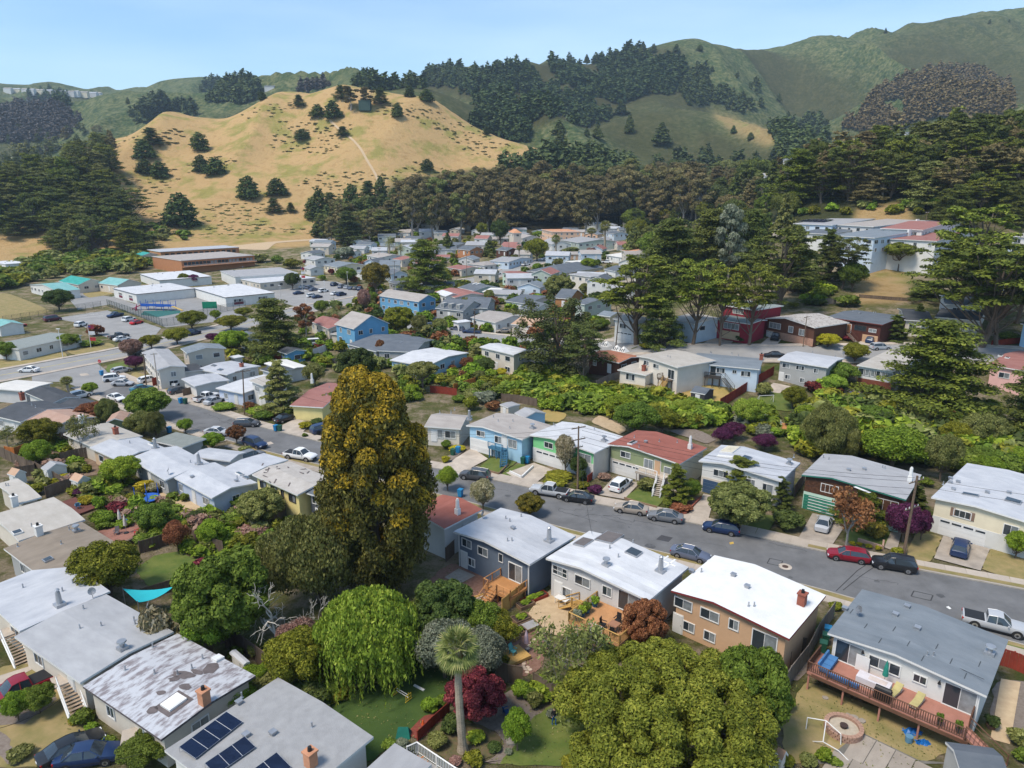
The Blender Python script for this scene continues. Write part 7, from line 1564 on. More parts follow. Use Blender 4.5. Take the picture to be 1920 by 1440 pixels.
# ------------------------------------------------------------------ trees and shrubs near the camera
NV=[
 ('giant',712,1098,703,250,None,'giant towering blackwood with golden plumes of new growth'),
 ('droopy',598,1128,968,190,OLIVE,'dense olive green tree leaning against the giant tree'),('willow',692,1262,1078,215,None,'lime green weeping pepper tree over the dark lawn'),
 ('broadfine',428,1212,1040,172,GREEN,'dense mid green tree behind the white fluffy shrub'),('broad2',400,1232,1128,92,BRIGHT,'small bright green tree below the dense green one'),('broad2',208,1120,1020,118,YGREEN,'round yellow green tree beside the white roof'),
 ('broadfine',835,1215,1088,120,DARKG,'dark green rounded tree behind the weeping tree'),('broad2',905,1222,1130,80,GREEN,'green citrus tree by the raised beds'),('broad3',935,1225,1150,70,YGREEN,'yellowing citrus tree by the raised beds'),
 ('broad3',835,1270,1172,110,SILVER,'silvery grey tree behind the palm'),('broad3',905,1275,1185,90,SILVER,'second silvery tree by the sunken gate'),('palm',868,1408,1185,92,None,'tall fan palm with grey trunk on the garden island'),
 ('broadfine',893,1350,1262,108,MAROON,'crimson japanese maple beside the palm'),('dome',1235,1500,1196,385,leafmat('leaf_dome',(.08,.10,.012),(.165,.19,.022),(.27,.28,.04)),'huge domed olive yellow tree in the nearest garden'),('broadfine',1400,1395,1212,140,GREEN,'leafy green tree between the dome and the brown fence'),
 ('broadfine',1206,1220,1125,84,RUSTY,'rust brown tree at the corner of the tan deck'),('bareleaf',1085,1335,1195,200,OLIVE,'spreading half bare tree over the mulch path'),('bare',520,1222,1102,150,None,'white leafless tree with twisting branches'),
 ('bare',600,1210,1120,90,None,'second leafless whitish tree near the weeping tree'),('broad2',970,1408,1332,52,BRIGHT,'small bright green tree on the gravel bend'),('broad3',560,1240,1165,75,DUSTY,'dusty pink brushy tree beside the weeping tree'),('broad2',560,1295,1190,110,YGREEN,'yellow green shrubbery tree under the weeping tree'),
 ('broad2',1120,1340,1265,80,BRIGHT,'bright green foliage tree touching the huge dome'),('shrub',1020,1300,1265,70,BRIGHT,'bright bush by the old wooden gate'),
 ('broad3',335,1035,978,46,RUSTY,'rust red bush tree on the fence corner'),('shrubfine',300,1232,1120,70,FLOWW,'white flowering bush by the turquoise sail'),('shrub',355,1220,1150,60,FLOWW,'white flowered shrub against the green tree'),
 ('broad2',75,1338,1290,60,GREEN,'small shrubby tree by the red and white pickup'),('broad2',35,1352,1300,50,BRIGHT,'little street tree with thin grey trunk'),('broad2',278,1450,1385,90,GREEN,'green tree at the corner of the solar roof'),('shrub',155,1355,1325,44,GREEN,'clipped green bush against the cream wall'),('shrub',172,1368,1352,26,BRIGHT,'little bright ball bush by the cream wall'),
 ('broad3',470,1290,1255,60,BRIGHT,'yellow green hedge top above the solar roof'),('broad3',440,1330,1280,70,BRIGHT,'bright hedge between two grey roofs'),
]
for k in NV:tree(*k[:5],k[6],leaf=k[5],name='palm_tree' if 'palm' in k[0]else('bush' if k[0].startswith('shrub')else 'tree'))
SH=[ # crop function, x, y(base), height px, width px in crop units, leaf, label
 (b2,270,1330,70,90,GREEN),(b2,340,1320,60,80,SILVER),(b2,540,1320,110,120,OLIVE),(b2,620,1240,120,120,DARKG),(b2,760,1290,80,110,BRIGHT),(b2,740,1420,90,120,YGREEN),(b2,640,1420,60,80,DUSTY),(b2,860,1340,60,90,DARKG),(b2,500,1120,100,110,BRIGHT),(b2,560,1090,70,80,GREEN),(b2,770,1150,70,90,SILVER),(b2,1180,1160,70,60,SILVER),(b2,1240,1130,80,80,DARKG),(b2,1010,1040,120,110,BRIGHT),(b2,1090,1090,110,100,OLIVE),(b2,940,1360,40,50,SILVER),(b2,1060,1060,100,90,GREEN),(b2,1290,1440,80,120,YGREEN),(b2,890,890,110,120,YGREEN),(b2,850,860,120,130,OLIVE),
 (b3,790,1400,90,90,BRIGHT),(b3,700,1440,100,110,OLIVE),(b3,860,545,50,90,YGREEN),(b3,850,1480,60,80,GREEN),(b3,1870,1300,120,110,OLIVE),(b3,1900,1400,90,90,GREEN),(b3,540,1440,120,160,YGREEN),
 (b1,560,60,90,110,GREEN),(b1,700,90,70,100,BRIGHT),(b1,830,190,90,160,GREEN),(b1,900,150,100,130,BRIGHT),(b1,1010,130,80,110,YGREEN),(b1,1200,200,120,140,BRIGHT),(b1,1290,190,60,110,BRIGHT),(b1,1370,150,70,120,GREEN),(b1,1440,90,80,90,OLIVE),(b1,1150,320,90,110,MAROON),(b1,1450,820,130,110,OLIVE),(b1,1520,900,90,120,BRIGHT),(b1,1400,1000,110,160,BRIGHT),(b1,1300,1080,80,120,BRIGHT),(b1,430,1180,40,90,YGREEN),(b1,120,1380,90,140,OLIVE),(b1,600,1330,80,120,GREEN),(b1,1330,830,90,100,GREEN),
 (c1,245,980,95,120,YGREEN),(c1,395,910,65,115,YELLOW),(c1,520,1000,80,80,PURPLE),(c1,560,1050,80,110,YELLOW),(c1,640,1080,100,90,BRIGHT),(c1,675,1180,120,150,BRIGHT),(c1,680,1210,70,110,GREEN),(c1,770,1120,120,150,MAROON),(c1,850,1150,120,120,BRIGHT),(c1,870,1040,90,130,YGREEN),(c1,930,960,90,130,YELLOW),(c1,1000,970,80,90,FLOWW),(c1,1195,1025,60,70,GREEN),(c1,630,950,110,170,GREEN),(c1,740,990,90,120,BRIGHT),(c1,1260,1170,110,150,DARKG),(c1,1150,1170,80,130,GREEN),(c1,1230,700,50,60,BRIGHT),(c1,1290,720,80,90,SILVER),(c1,1575,710,50,90,OLIVE),(c1,1440,440,60,150,BRIGHT),(c1,1600,440,70,80,RUSTY),(c1,1650,480,80,120,BRIGHT),(c1,1700,500,70,130,GREEN),(c1,1840,480,60,100,GREEN),(c1,1650,1200,90,110,SILVER),(c1,1380,960,0,0,None),(c1,160,950,45,60,YELLOW),(c1,320,60,35,70,GREEN),(c1,220,85,45,60,RUSTY),(c1,140,100,40,50,BRIGHT),
 (c2,1290,690,70,70,GREEN),(c2,1360,700,40,120,YELLOW),(c2,1290,780,60,60,YELLOW),(c2,385,560,60,90,YELLOW),(c2,385,615,30,40,GREEN),(c2,460,540,60,80,DARKG),(c2,1370,390,60,90,GREEN),(c2,1450,440,110,110,YGREEN),(c2,1590,440,70,110,RUSTY),(c2,1540,390,90,170,SILVER),(c2,1500,250,0,0,None),(c2,1490,230,80,120,DARKG),(c2,1580,230,70,90,BRIGHT),(c2,1640,220,60,90,YELLOW),(c2,1430,160,60,90,BRIGHT),(c2,1720,150,50,100,RUSTY),(c2,1330,190,50,60,RUSTY),(c2,1320,270,60,150,YGREEN),(c2,1720,460,60,90,GREEN),
 (c3,370,880,60,190,YGREEN),(c3,350,930,60,180,YGREEN),(c3,520,900,90,60,DARKG),(c3,520,940,50,100,YGREEN),(c3,600,975,65,100,PURPLE),(c3,660,890,60,90,DUSTY),(c3,955,955,90,170,OLIVE),(c3,1060,1010,0,0,None),(c3,1160,1090,60,150,RUSTY),(c3,960,330,60,90,FLOWW),(c3,1110,380,25,60,SILVER),(c3,1230,950,80,90,GREEN),(c3,1690,340,90,100,OLIVE),(c3,1840,1180,130,190,DARKG),(c3,1040,290,40,50,GREEN),
 (c4,400,1200,150,210,DARKG),(c4,960,1260,130,150,GOLD),(c4,1100,1370,60,80,YGREEN),(c4,815,1310,35,40,YELLOW),(c4,860,1315,35,40,YELLOW),(c4,920,1330,38,45,YELLOW),(c4,985,1345,38,45,YELLOW),(c4,1290,930,70,90,GREEN),(c4,1540,600,0,0,None),(c4,830,440,50,70,GREEN),(c4,430,530,60,90,YELLOW),(c4,700,350,70,110,RUSTY),(c4,570,330,90,130,MAROON),(c4,640,320,110,150,LIME),(c4,700,260,0,0,None),(c4,240,350,80,90,OLIVE),(c4,500,460,100,150,YGREEN),(c4,1840,780,60,100,DARKG),
 (a1,420,1130,45,90,GREEN),(a1,740,1080,60,200,GREEN),(a1,280,1160,60,70,RUSTY),(a1,180,1180,40,70,BRIGHT),(a1,790,1000,110,140,RUSTY),
 (a2,890,550,60,70,BRIGHT),(a2,965,500,60,60,MAROON),(a2,785,420,60,110,MAROON),(a2,650,450,100,160,YGREEN),(a2,525,410,80,110,GREEN),(a2,1075,370,120,170,SILVER),(a2,380,400,90,170,OLIVE),(a2,1210,440,50,90,YGREEN),(a2,1425,430,40,120,YELLOW),(a2,1220,790,60,90,DARKG),(a2,1330,790,40,40,YELLOW),(a2,1420,800,80,120,SILVER),(a2,1790,820,70,80,OLIVE),(a2,950,1220,70,100,BRIGHT),(a2,740,1200,110,150,BRIGHT),(a2,1380,1210,50,110,YGREEN),(a2,1680,1240,60,80,GREEN),(a2,1130,1030,60,90,YGREEN),
 (a3,330,860,50,80,LIME),(a3,430,860,60,80,MAROON),(a3,455,950,70,40,RUSTY),(a3,537,960,55,50,RUSTY),(a3,610,950,40,50,YELLOW),(a3,820,780,90,90,MAROON),(a3,760,830,70,110,YGREEN),(a3,940,830,100,130,BRIGHT),(a3,680,740,60,110,GREEN),(a3,490,1070,50,90,YGREEN),(a3,430,1090,40,70,OLIVE),(a3,330,590,60,200,DARKG),(a3,700,450,60,120,BRIGHT),(a3,590,490,30,50,YELLOW),(a3,640,570,40,60,MAROON),(a3,790,590,60,80,YELLOW),(a3,870,590,50,80,YGREEN),(a3,1000,600,90,110,GREEN),(a3,1100,530,50,80,YGREEN),(a3,1270,330,70,150,OLIVE),(a3,1640,200,60,110,GREEN),(a3,1430,340,70,90,DUSTY),(a3,1000,200,70,100,BRIGHT),(a3,1465,830,60,90,GREEN),(a3,640,410,0,0,None),(a3,860,370,0,0,None),
 (a4,400,1110,70,130,YGREEN),(a4,1170,1050,70,120,DARKG),(a4,1600,770,50,100,YGREEN),(a4,260,1050,40,90,OLIVE),(a4,690,1340,0,0,None),(a5,470,760,120,200,GREEN),(a5,250,700,130,150,GREEN),(a5,470,1040,50,90,MAROON),(a5,210,1090,80,90,OLIVE),(a5,320,340,0,0,None),(a5,1790,1040,90,170,GREEN),
]
NAMEC={GREEN:'green',BRIGHT:'bright green',YGREEN:'yellow green',OLIVE:'olive',DARKG:'dark green',SILVER:'silvery',YELLOW:'golden yellow',PURPLE:'purple',MAROON:'maroon',RUSTY:'rust brown',FLOWW:'white flowering',DUSTY:'dusty pink',LIME:'lime',GOLD:'gold tinged',CYP:'dark',CYPL:'olive dark',PINE:'deep green',EUC:'brownish'}
THN=[(o,o['label'])for o in COL.objects if o.parent is None and o.get('category')in('house','car','building','school building')]
THP=np.array([(o.location.x,o.location.y)for o,_ in THN])
for e in SH:
 f,x,y,h,w,lf=e
 if lf is None:continue
 px,py=f(x,y);s=f(1,0)[0]-f(0,0)[0];g=ground(px,py)
 col=NAMEC[lf];o=tree(random.choice(('shrub','shrub2','shrubfine')),px,py,py-h*s*.9,w*s*1.05,'%s %s near the %s'%(col,random.choice(('rounded bush','loose shrub','leafy bush','full shrub')),near_label(g[0],g[1])),leaf=lf,name='bush',cat='bush',group='garden bushes')
TR=[ # kind, base, top y, width px (crop units), leaf, label
 ('broad2',c2,1530,1085,890,160,FLOWW,'pale yellow cabbage tree by the near kerb'),('broadfine',c2,1830,1118,980,175,GOLD,'brown green clipped dome tree by the slate house'),('topiary',c1,1525,665,540,125,RUSTY,'rust brown mushroom shaped topiary at the kerb'),('broadfine',c1,960,500,298,262,GREEN,'large clipped green dome tree at the kerb'),
 ('droopy',c1,925,600,450,200,OLIVE,'weeping olive tree beside the carport'),('droopy',c1,1010,620,450,120,OLIVE,'second weeping tree beside the carport'),('broad2',c1,585,345,265,95,BRIGHT,'small round bright street tree'),('palm',c1,455,380,230,90,None,'short fan palm before the charcoal roof'),
 ('broad2',c1,1195,590,500,95,BRIGHT,'small lime green street tree'),('droopy',c1,700,540,365,130,OLIVE,'weeping grey green tree over the pinkish roof'),('broad2',c1,600,530,395,190,RUSTY,'rusty green tree on the pinkish roof edge'),('broad2',c1,270,690,500,230,YGREEN,'leafy yellow green tree in the shaded garden'),('bareleaf',c1,60,710,580,180,OLIVE,'half bare tree at the garden edge'),
 ('bareleaf',c1,530,740,530,270,OLIVE,'spreading grey green tree before the tan roof'),('broad2',c1,260,810,640,170,BRIGHT,'small spreading bright tree above the white shed'),('broad2',c1,790,930,750,230,BRIGHT,'bright green fig tree by the cream roof'),('broad2',c1,1370,700,590,140,BRIGHT,'lime green tree by the carport wall'),('broadfine',c1,1690,1180,950,290,OLIVE,'olive shrubby tree before the yellow house'),
 ('broad2',c1,1000,1240,1050,230,GREEN,'leafy green tree beside the wooden patio'),('broad2',c1,1370,1320,1150,170,BRIGHT,'fresh green small tree by the green netting'),('broad',c1,860,100,-10,130,DUSTY,'airy pinkish tree at the avenue corner'),('broad3',c1,875,180,95,130,PURPLE,'dark purple plum tree on the corner lawn'),
 ('broad3',c2,1300,960,810,130,BRIGHT,'bright green tree emerging behind the giant tree'),('cypcone',c2,230,460,135,250,OLIVE,'tall brownish green conifer beside the white house'),('broad2',c2,450,290,140,140,OLIVE,'dark grey green tree behind the conifer'),('broadfine',c2,720,260,40,250,DARKG,'dark green tree with pale forked trunks'),('umbrella',c2,1140,320,135,260,OLIVE,'wide umbrella shaped tree behind the giant'),('broad2',c2,550,450,330,150,GREEN,'green tree before the maroon roof'),('broad3',c2,870,110,-10,60,RUSTY,'small orange leaved tree on slim trunk'),
 ('broad3',c3,410,860,600,130,FLOWW,'cream flowering street tree before the green house'),('broad2',c3,490,880,740,110,DARKG,'dark green tree behind the utility pole'),('cypcone',c3,1120,1040,800,190,CYPL,'pointed bright conifer before the olive house'),('broad2',c3,1220,1020,900,120,GREEN,'green shrub tree beside the pointed conifer'),('cypcone',c3,1530,1010,752,300,CYPL,'airy light conifer before the white house'),('broadfine',c3,1520,1200,915,390,OLIVE,'large rounded grey green street tree'),('cypcone',c3,1790,1090,880,150,CYP,'dark pointed conifer at the white house corner'),
 ('bareflower',c4,775,1320,1020,330,RUSTY,'pollarded orange leaved tree with thick pale limbs'),('cypdense',c4,900,1180,965,320,CYPL,'low spreading conifer before the shingled house'),('broad2',c4,1140,1290,1050,230,PURPLE,'purple plum tree behind the leaning pole'),('broad2',c4,1255,1280,1090,110,PURPLE,'smaller purple plum tree by the yellow house'),('broad2',c4,1860,1400,1220,140,BRIGHT,'round bright street tree by the yellow house'),('cypcone',c4,1220,1100,930,170,CYP,'dark conifer squeezed by the yellow house wall'),
 ('broad3',c3,1420,660,560,130,PURPLE,'dark purple tree behind the white house, the lower one'),('broad3',c3,1490,630,525,140,PURPLE,'dark purple tree behind the white house, the upper one'),('broad3',c3,1690,700,600,150,PURPLE,'dark purple shrub tree beyond the skylight roof'),
 ('broad2',c3,1590,560,370,210,LIME,'glowing lime green tree by the red fence end'),('broad2',c3,1170,500,375,160,LIME,'lime green tree in the overgrown bank'),('broad2',c3,1170,240,120,95,BRIGHT,'small round tree before the pink house'),('broad2',c3,860,600,400,290,GREEN,'wide green tree behind the red roof'),('broad2',c3,1030,590,430,200,YGREEN,'yellowish green tree behind the red roof'),('broad2',c3,760,470,350,210,BRIGHT,'bright green tree in the overgrown bank'),
 ('droopy',c4,640,760,400,300,OLIVE,'tall feathery olive tree in the rear gardens'),('droopy',c4,760,780,520,180,OLIVE,'feathery tree beside the tall olive one'),('broad2',c4,960,560,420,200,GREEN,'rounded green tree under the big cypress'),('broad3',c4,1060,820,560,420,BRIGHT,'broad bright green tree behind the shingled house'),('droopy',c4,1230,560,390,270,OLIVE,'olive willow like tree under the big cypress'),('broad3',c4,1380,560,430,220,RUSTY,'orange brown flowering tree under the big cypress'),('broad2',c4,1380,900,600,210,OLIVE,'pale olive tree beside the leaning pole top'),('broad2',c4,1470,700,520,180,YGREEN,'yellowish tree behind the leaning pole'),('broad2',c4,1640,700,470,260,OLIVE,'soft grey green tree near the dark cypress'),('broad3',c4,1580,680,560,90,PURPLE,'dark maroon tree in the garden gap'),
 ('broad2',c4,510,560,410,150,BRIGHT,'bright shrub tree by the orange deck'),('broad2',c4,730,270,140,240,GREEN,'round green tree before the sunroom house'),('broad2',c4,690,330,215,160,LIME,'lime tree leaning on the round green one'),('broad2',c4,830,140,10,140,YGREEN,'small street tree on the upper street'),('broad2',c4,430,440,290,140,YGREEN,'yellow green tree at the toy lawn'),
 ('cypdense',c4,1300,470,-125,740,CYPL,'great layered cypress between the sunroom and pink houses'),('cypdense',c4,1960,640,170,560,CYP,'dark cypress at the edge below the pink house'),
 ('pineopen',a3,1150,1330,700,600,PINE,'tall open pine with bare lower trunk in the gardens'),('cyp2',a3,1360,1420,900,300,PINE,'second pine trunk right beside the tall open pine'),('pineround',a3,890,1260,1160,110,PINE,'small dark pine at the foot of the tall pine'),
 ('cypdense',a2,500,1165,705,480,CYP,'dark spreading cypress behind the red fence'),('euc',a2,760,1020,750,180,RUSTY,'brownish eucalyptus beside the dark cypress'),('broad2',a2,165,1130,960,240,BRIGHT,'bright green round tree near the bungalow'),('broad2',a2,150,960,835,220,YGREEN,'round street tree on the school street'),('broad2',a2,250,850,770,140,YGREEN,'small street tree against the school yard'),
 ('broad2',a2,1330,655,400,235,GOLD,'large golden green tree by the lot corner'),('cypdense',a2,1745,640,225,420,CYPL,'great spreading cypress before the maroon bungalow'),('broadfine',a2,1520,985,755,250,YGREEN,'dense green tree before the bright blue house'),('broad',a2,1690,1000,830,140,OLIVE,'airy pale street tree'),('broad',a2,1240,800,620,110,DUSTY,'thin flowering tree at the car park edge'),('broad2',a2,1300,760,640,110,GREEN,'green tree at the car park edge'),('broad2',a2,1090,580,440,170,GREEN,'round green tree at the car park edge'),('broad2',a2,650,625,485,130,DARKG,'dark tree on the car park island'),('palmshort',a2,1000,850,720,170,None,'squat date palm behind the beige house'),('broad2',a2,890,830,710,130,GREEN,'dark green tree beside the squat palm'),('palmdate',a2,1448,410,185,130,None,'date palm near the lilac roofed bungalow'),('palmdate',a2,1535,400,255,110,None,'second date palm near the lilac roofed bungalow'),
 ('broad',a3,200,985,860,130,OLIVE,'thin flowering street tree by the white garage'),('broad2',a3,990,390,205,195,YGREEN,'large round tree on the avenue island'),('palm',a3,1145,400,180,95,None,'tall palm on the avenue island'),('palm',a3,1430,280,120,100,None,'tall palm by the sage house'),('palm',a3,1548,320,65,110,None,'tallest palm at the avenue end'),('palm',a3,845,400,265,60,None,'small palm by the blue cottage'),('broad2',a3,1410,470,365,130,BRIGHT,'bright green tree by the gabled garage'),('broadfine',a3,1170,700,500,240,OLIVE,'big soft olive tree before the pink flat roofed house'),('broad2',a3,1380,680,570,100,OLIVE,'olive tree below the pink flat roofed house'),('broad2',a3,1800,250,45,190,YGREEN,'yellow green tree at the avenue end'),('broad2',a3,690,260,50,140,DARKG,'dark tree before the cream tower'),('broad2',a3,540,200,75,100,YGREEN,'yellow green tree in front of the eucalyptus'),('pine',a3,260,330,160,110,CYP,'young conifer by the slate roofed house'),('pine',a3,600,350,220,110,CYP,'young conifer by the brown gabled house'),('broad',a3,600,740,625,90,OLIVE,'slim grey tree behind the orange fence'),('broad2',a3,1515,960,860,130,GREEN,'round green shrub tree beside the conifer'),('broad2',a3,1420,750,680,60,GREEN,'small green tree by the sage house'),
 ('broad2',a1,490,800,620,225,DARKG,'dark round tree at the school lawn corner'),('broad2',a1,1575,950,795,215,YGREEN,'round street tree before the playground, the upper one'),('broad2',a1,1455,1070,940,200,YGREEN,'round street tree before the playground, the lower one'),('broad2',a1,1770,880,790,80,BRIGHT,'slender young street tree'),('broad',a1,1080,1190,1030,170,DUSTY,'bare reddish street tree at the corner'),('broad2',a1,1240,1110,995,160,YGREEN,'small street tree behind the rounded bay house'),('broad2',a1,565,1110,985,170,GREEN,'round tree beside the flagpole hedge'),('broad2',a1,55,1200,1050,160,GREEN,'round tree at the office end'),('broad2',a1,1510,590,490,90,YGREEN,'small tree in the school court'),('broad3',a1,1590,590,500,80,PURPLE,'purple tree in the school court'),('broad3',a1,1750,1060,980,110,PURPLE,'purple tree on the school street'),('broad2',a1,1890,1150,960,230,BRIGHT,'bright round tree behind the tall cream house'),('palm',a1,555,1440,1340,100,None,'little palm near the junction, seen past the beige roof'),
 ('cyp3',a4,320,1075,345,560,CYPL,'cypress with bare lower trunk before the white garage house'),('cypdense',a4,520,1100,560,360,CYP,'dark green cypress filling the gap beside the blue grey house'),('cyp2',a4,780,1085,390,470,CYPL,'flat topped cypress before the blue grey house'),('cyp2',a4,1000,1092,440,330,CYPL,'cypress with forked dead limb before the crimson house'),('cyp2',a4,1240,1092,420,420,CYPL,'cypress trunk rising before the crimson house corner'),('cyp3',a4,1480,800,130,560,CYP,'tall dark cypress behind the scuffed roof'),
 ('cypdense',a4,560,640,60,620,CYP,'dark cypress in the grove behind the flat topped ones'),('cypdense',a4,880,560,-20,520,CYP,'darkest cypress in the grove'),('euc2',a4,1070,560,-60,280,SILVER,'pale grey tree among the dark cypresses'),('cypdense',a4,1250,520,-20,330,CYP,'dark cypress beside the pale grey tree'),('cypdense',a5,30,640,110,300,CYP,'dark cypress below the slate townhouse'),('cypcone',a5,300,560,140,300,CYP,'pointed dark cypress before the townhouses'),('cyp2',a5,430,620,200,330,CYP,'low dark cypress before the light blue townhouse'),('broad2',a5,510,640,400,220,GREEN,'green tree by the golden slope'),('umbrella',a5,890,470,240,360,CYPL,'flat umbrella pine over the red deck'),
 ('cyp2',a5,1350,895,180,640,CYPL,'big cypress with thick trunk behind the cream house'),('cyp',a5,1560,1100,260,900,CYPL,'biggest spreading cypress on the upper street'),('cyp3',a5,1460,800,-60,620,CYPL,'cypress rising highest above the townhouses'),('cyp2',a5,1690,1090,330,600,CYP,'cypress with leaning trunk on the upper street'),('cyp2',a5,1860,900,300,520,CYPL,'cypress at the edge of the upper row'),('cypcone',a5,860,1030,830,190,CYP,'small dark conifer beside the orange garage'),('pine',a5,1050,930,740,130,CYP,'slim dark pine before the cream house'),('broad2',a5,310,1105,985,190,YELLOW,'yellow flowering tree on the upper street'),('broad2',a5,530,1225,1065,200,YGREEN,'round yellow green street tree behind the sunroom house'),('cypdense',a5,1150,700,560,330,CYP,'dark cypress on the slope below the deck'),
]
for kind,f,x,y,ty,w,lf,lab in TR:
 px,py=f(x,y);s=f(1,0)[0]-f(0,0)[0];tree(kind,px,py,f(0,ty)[1],w*s,lab,leaf=lf,name='palm_tree' if kind.startswith('palm')else 'tree')
# ------------------------------------------------------------------ woods scattered over real ground, placed by where they are seen
def scatter(poly,step,fn,jit=.9,ymin=0,ymax=9e9):
 xs=[p[0]for p in poly];ys=[p[1]for p in poly];out=[]
 y=min(ys)
 while y<max(ys):
  x=min(xs)
  while x<max(xs):
   px,py=x+random.uniform(-jit,jit)*step,y+random.uniform(-jit,jit)*step*.6
   if in_poly(np.array(px+random.gauss(0,5)),np.array(py+random.gauss(0,2.5)),poly):
    g=ground(px,py)
    if g and ymin<g[1]<ymax:out.append((g,px,py))
   x+=step
  y+=step*.6
 for g,px,py in sorted(out,key=lambda q:q[0][1]):fn(g,px,py)
RESTS=[]
def grow(kinds,hrange,leafs,lab,grp,wfac=None,name='tree',cap=None):
 cap=cap or(7 if 'shrub' in kinds else 60)
 n_=[0];nm={'cyp':'cypress','pin':'pine_tree','euc':'eucalyptus','bro':'tree','shr':'bush','umb':'tree'};low='lowshrub' if 'shrub' in kinds else('lowtall' if 'euc2' in kinds and hrange[0]>25 else 'lowcyp')
 rest=[];RESTS.append((rest,lab,leafs,low))
 def f(g,px,py):
  n_[0]+=1
  if n_[0]>cap:
   h=random.uniform(*hrange);rest.append((g[0],g[1],g[2]-.3,h,2*SPEC[low][2]*h/SPEC[low][1]*(wfac or 1)*random.uniform(.8,1.2),low));return
  k=random.choice(kinds);name=nm[k[:3]];h=random.uniform(*hrange);ph,pr=SPEC[k][1:];w=2*pr*h/ph*(wfac or 1)*random.uniform(.85,1.15)
  lf=random.choice(leafs);l2=lab if g[1]>330 else ' '.join(('%s %s near %s'%(NAMEC.get(lf,'dark')if NAMEC.get(lf,'dark').split()[0]not in lab else '',lab,near_label(g[0],g[1]))).split()[:16])
  tree_at(k,g[0],g[1],h,w,l2,lf,name,group=grp,z=g[2]-.3,simple=g[1]>560)
 return f
cyl=[CYP,CYP,PINE,CYPL]
scatter([(-20,500),(0,300),(90,270),(200,290),(225,360),(262,440),(265,480),(140,485),(70,440),(0,440)],24,grow(('cypdense','cyp3','cyp','euc2','cypdense'),(15,25),[CYP,CYPL,CYPL,OLIVE,CYP],'dark cypress in the grove at the foot of the golden hill','cypress grove by the golden hill',1.35,cap=110),ymin=300)
scatter([(-20,330),(0,245),(130,240),(215,265),(225,320),(120,345)],26,grow(('pineround','cyp','euc','cypdense'),(12,18),[PINE,CYP,EUC],'dark pine on the knoll left of the golden hill'.replace(' left of',' beside'),'pines on the knoll'),ymin=400)
scatter([(596,455),(600,432),(700,412),(760,412),(760,450),(690,462)],17,grow(('pine2','cypdense','euc2','euc'),(17,25),[PINE,EUC,OLIVE,EUC],'tree at the low west end of the eucalyptus belt','west end of the eucalyptus belt',1.2,cap=40),ymin=430,ymax=700)
scatter([(760,450),(762,405),(870,388),(1060,384),(1240,380),(1330,385),(1330,420),(1200,430),(1000,440),(850,452)],19,grow(('euc','euc2','euc3','euc','euc2','cypdense'),(27,40),[EUC,EUC,OLIVE,EUC,EUC],'tall eucalyptus in the belt between the houses and the golden hill','eucalyptus belt behind the houses',1.2,cap=150),ymin=430,ymax=760)
scatter([(1060,350),(1200,335),(1480,345),(1500,400),(1330,420),(1250,380)],24,grow(('cypdense','pine','euc','broad2'),(14,24),[CYP,PINE,OLIVE,EUC],'mixed dark tree in the valley among scattered roofs','valley trees'),ymin=430)
scatter([(1150,430),(1480,395),(1480,470),(1330,520),(1180,500)],30,grow(('broad2','cypdense','euc','pine'),(9,19),[YGREEN,CYP,OLIVE,GREEN,DARKG],'leafy tree in the gardens below the wooded valley','trees below the wooded valley'),ymin=220)
scatter([(1480,400),(1490,330),(1560,300),(1700,285),(1800,270),(1930,250),(1930,400),(1780,400),(1700,375),(1600,385)],25,grow(('cyp','cypdense','pine2','euc2','cyp3','euc'),(14,23),[CYPL,CYP,CYPL,CYP,OLIVE,EUC],'pine on the wooded slope above the townhouses','pines above the townhouses',1.2,cap=100),ymin=262,ymax=520)
scatter([(1720,420),(1930,380),(1930,430),(1730,430)],40,grow(('cyp2','cypdense'),(12,17),[CYPL,CYP],'cypress beside the red roofed townhouses','cypresses beside the townhouses'),ymin=240)
scatter([(1500,395),(1760,380),(1760,405),(1500,408)],20,grow(('shrub','shrub2'),(3,5),[BRIGHT,GREEN,OLIVE,YGREEN],'green bush on the bank behind the townhouses','bushes behind the townhouses',1.3,'bush'),ymin=262)
# scrub behind the school
scatter([a1(-60,660),a1(-60,500),a1(280,420),a1(420,350),a1(1000,370),a1(1370,430),a1(1130,480),a1(900,510),a1(500,500),a1(250,560)],12,grow(('shrub','shrub2'),(4,7),[GREEN,OLIVE,YGREEN,GREEN],'green willow scrub behind the teal roofed classrooms','willow scrub behind the school',1.5,'bush'),ymin=280)
scatter([a1(1130,220),a1(1180,60),a1(1330,90),a1(1380,150),a1(1580,190),a1(1500,240)],15,grow(('shrub','shrub2'),(2.5,5),[OLIVE,GREEN,DARKG],'low green scrub at the foot of the golden hill','scrub under the golden hill',1.7,'bush'),ymin=400)
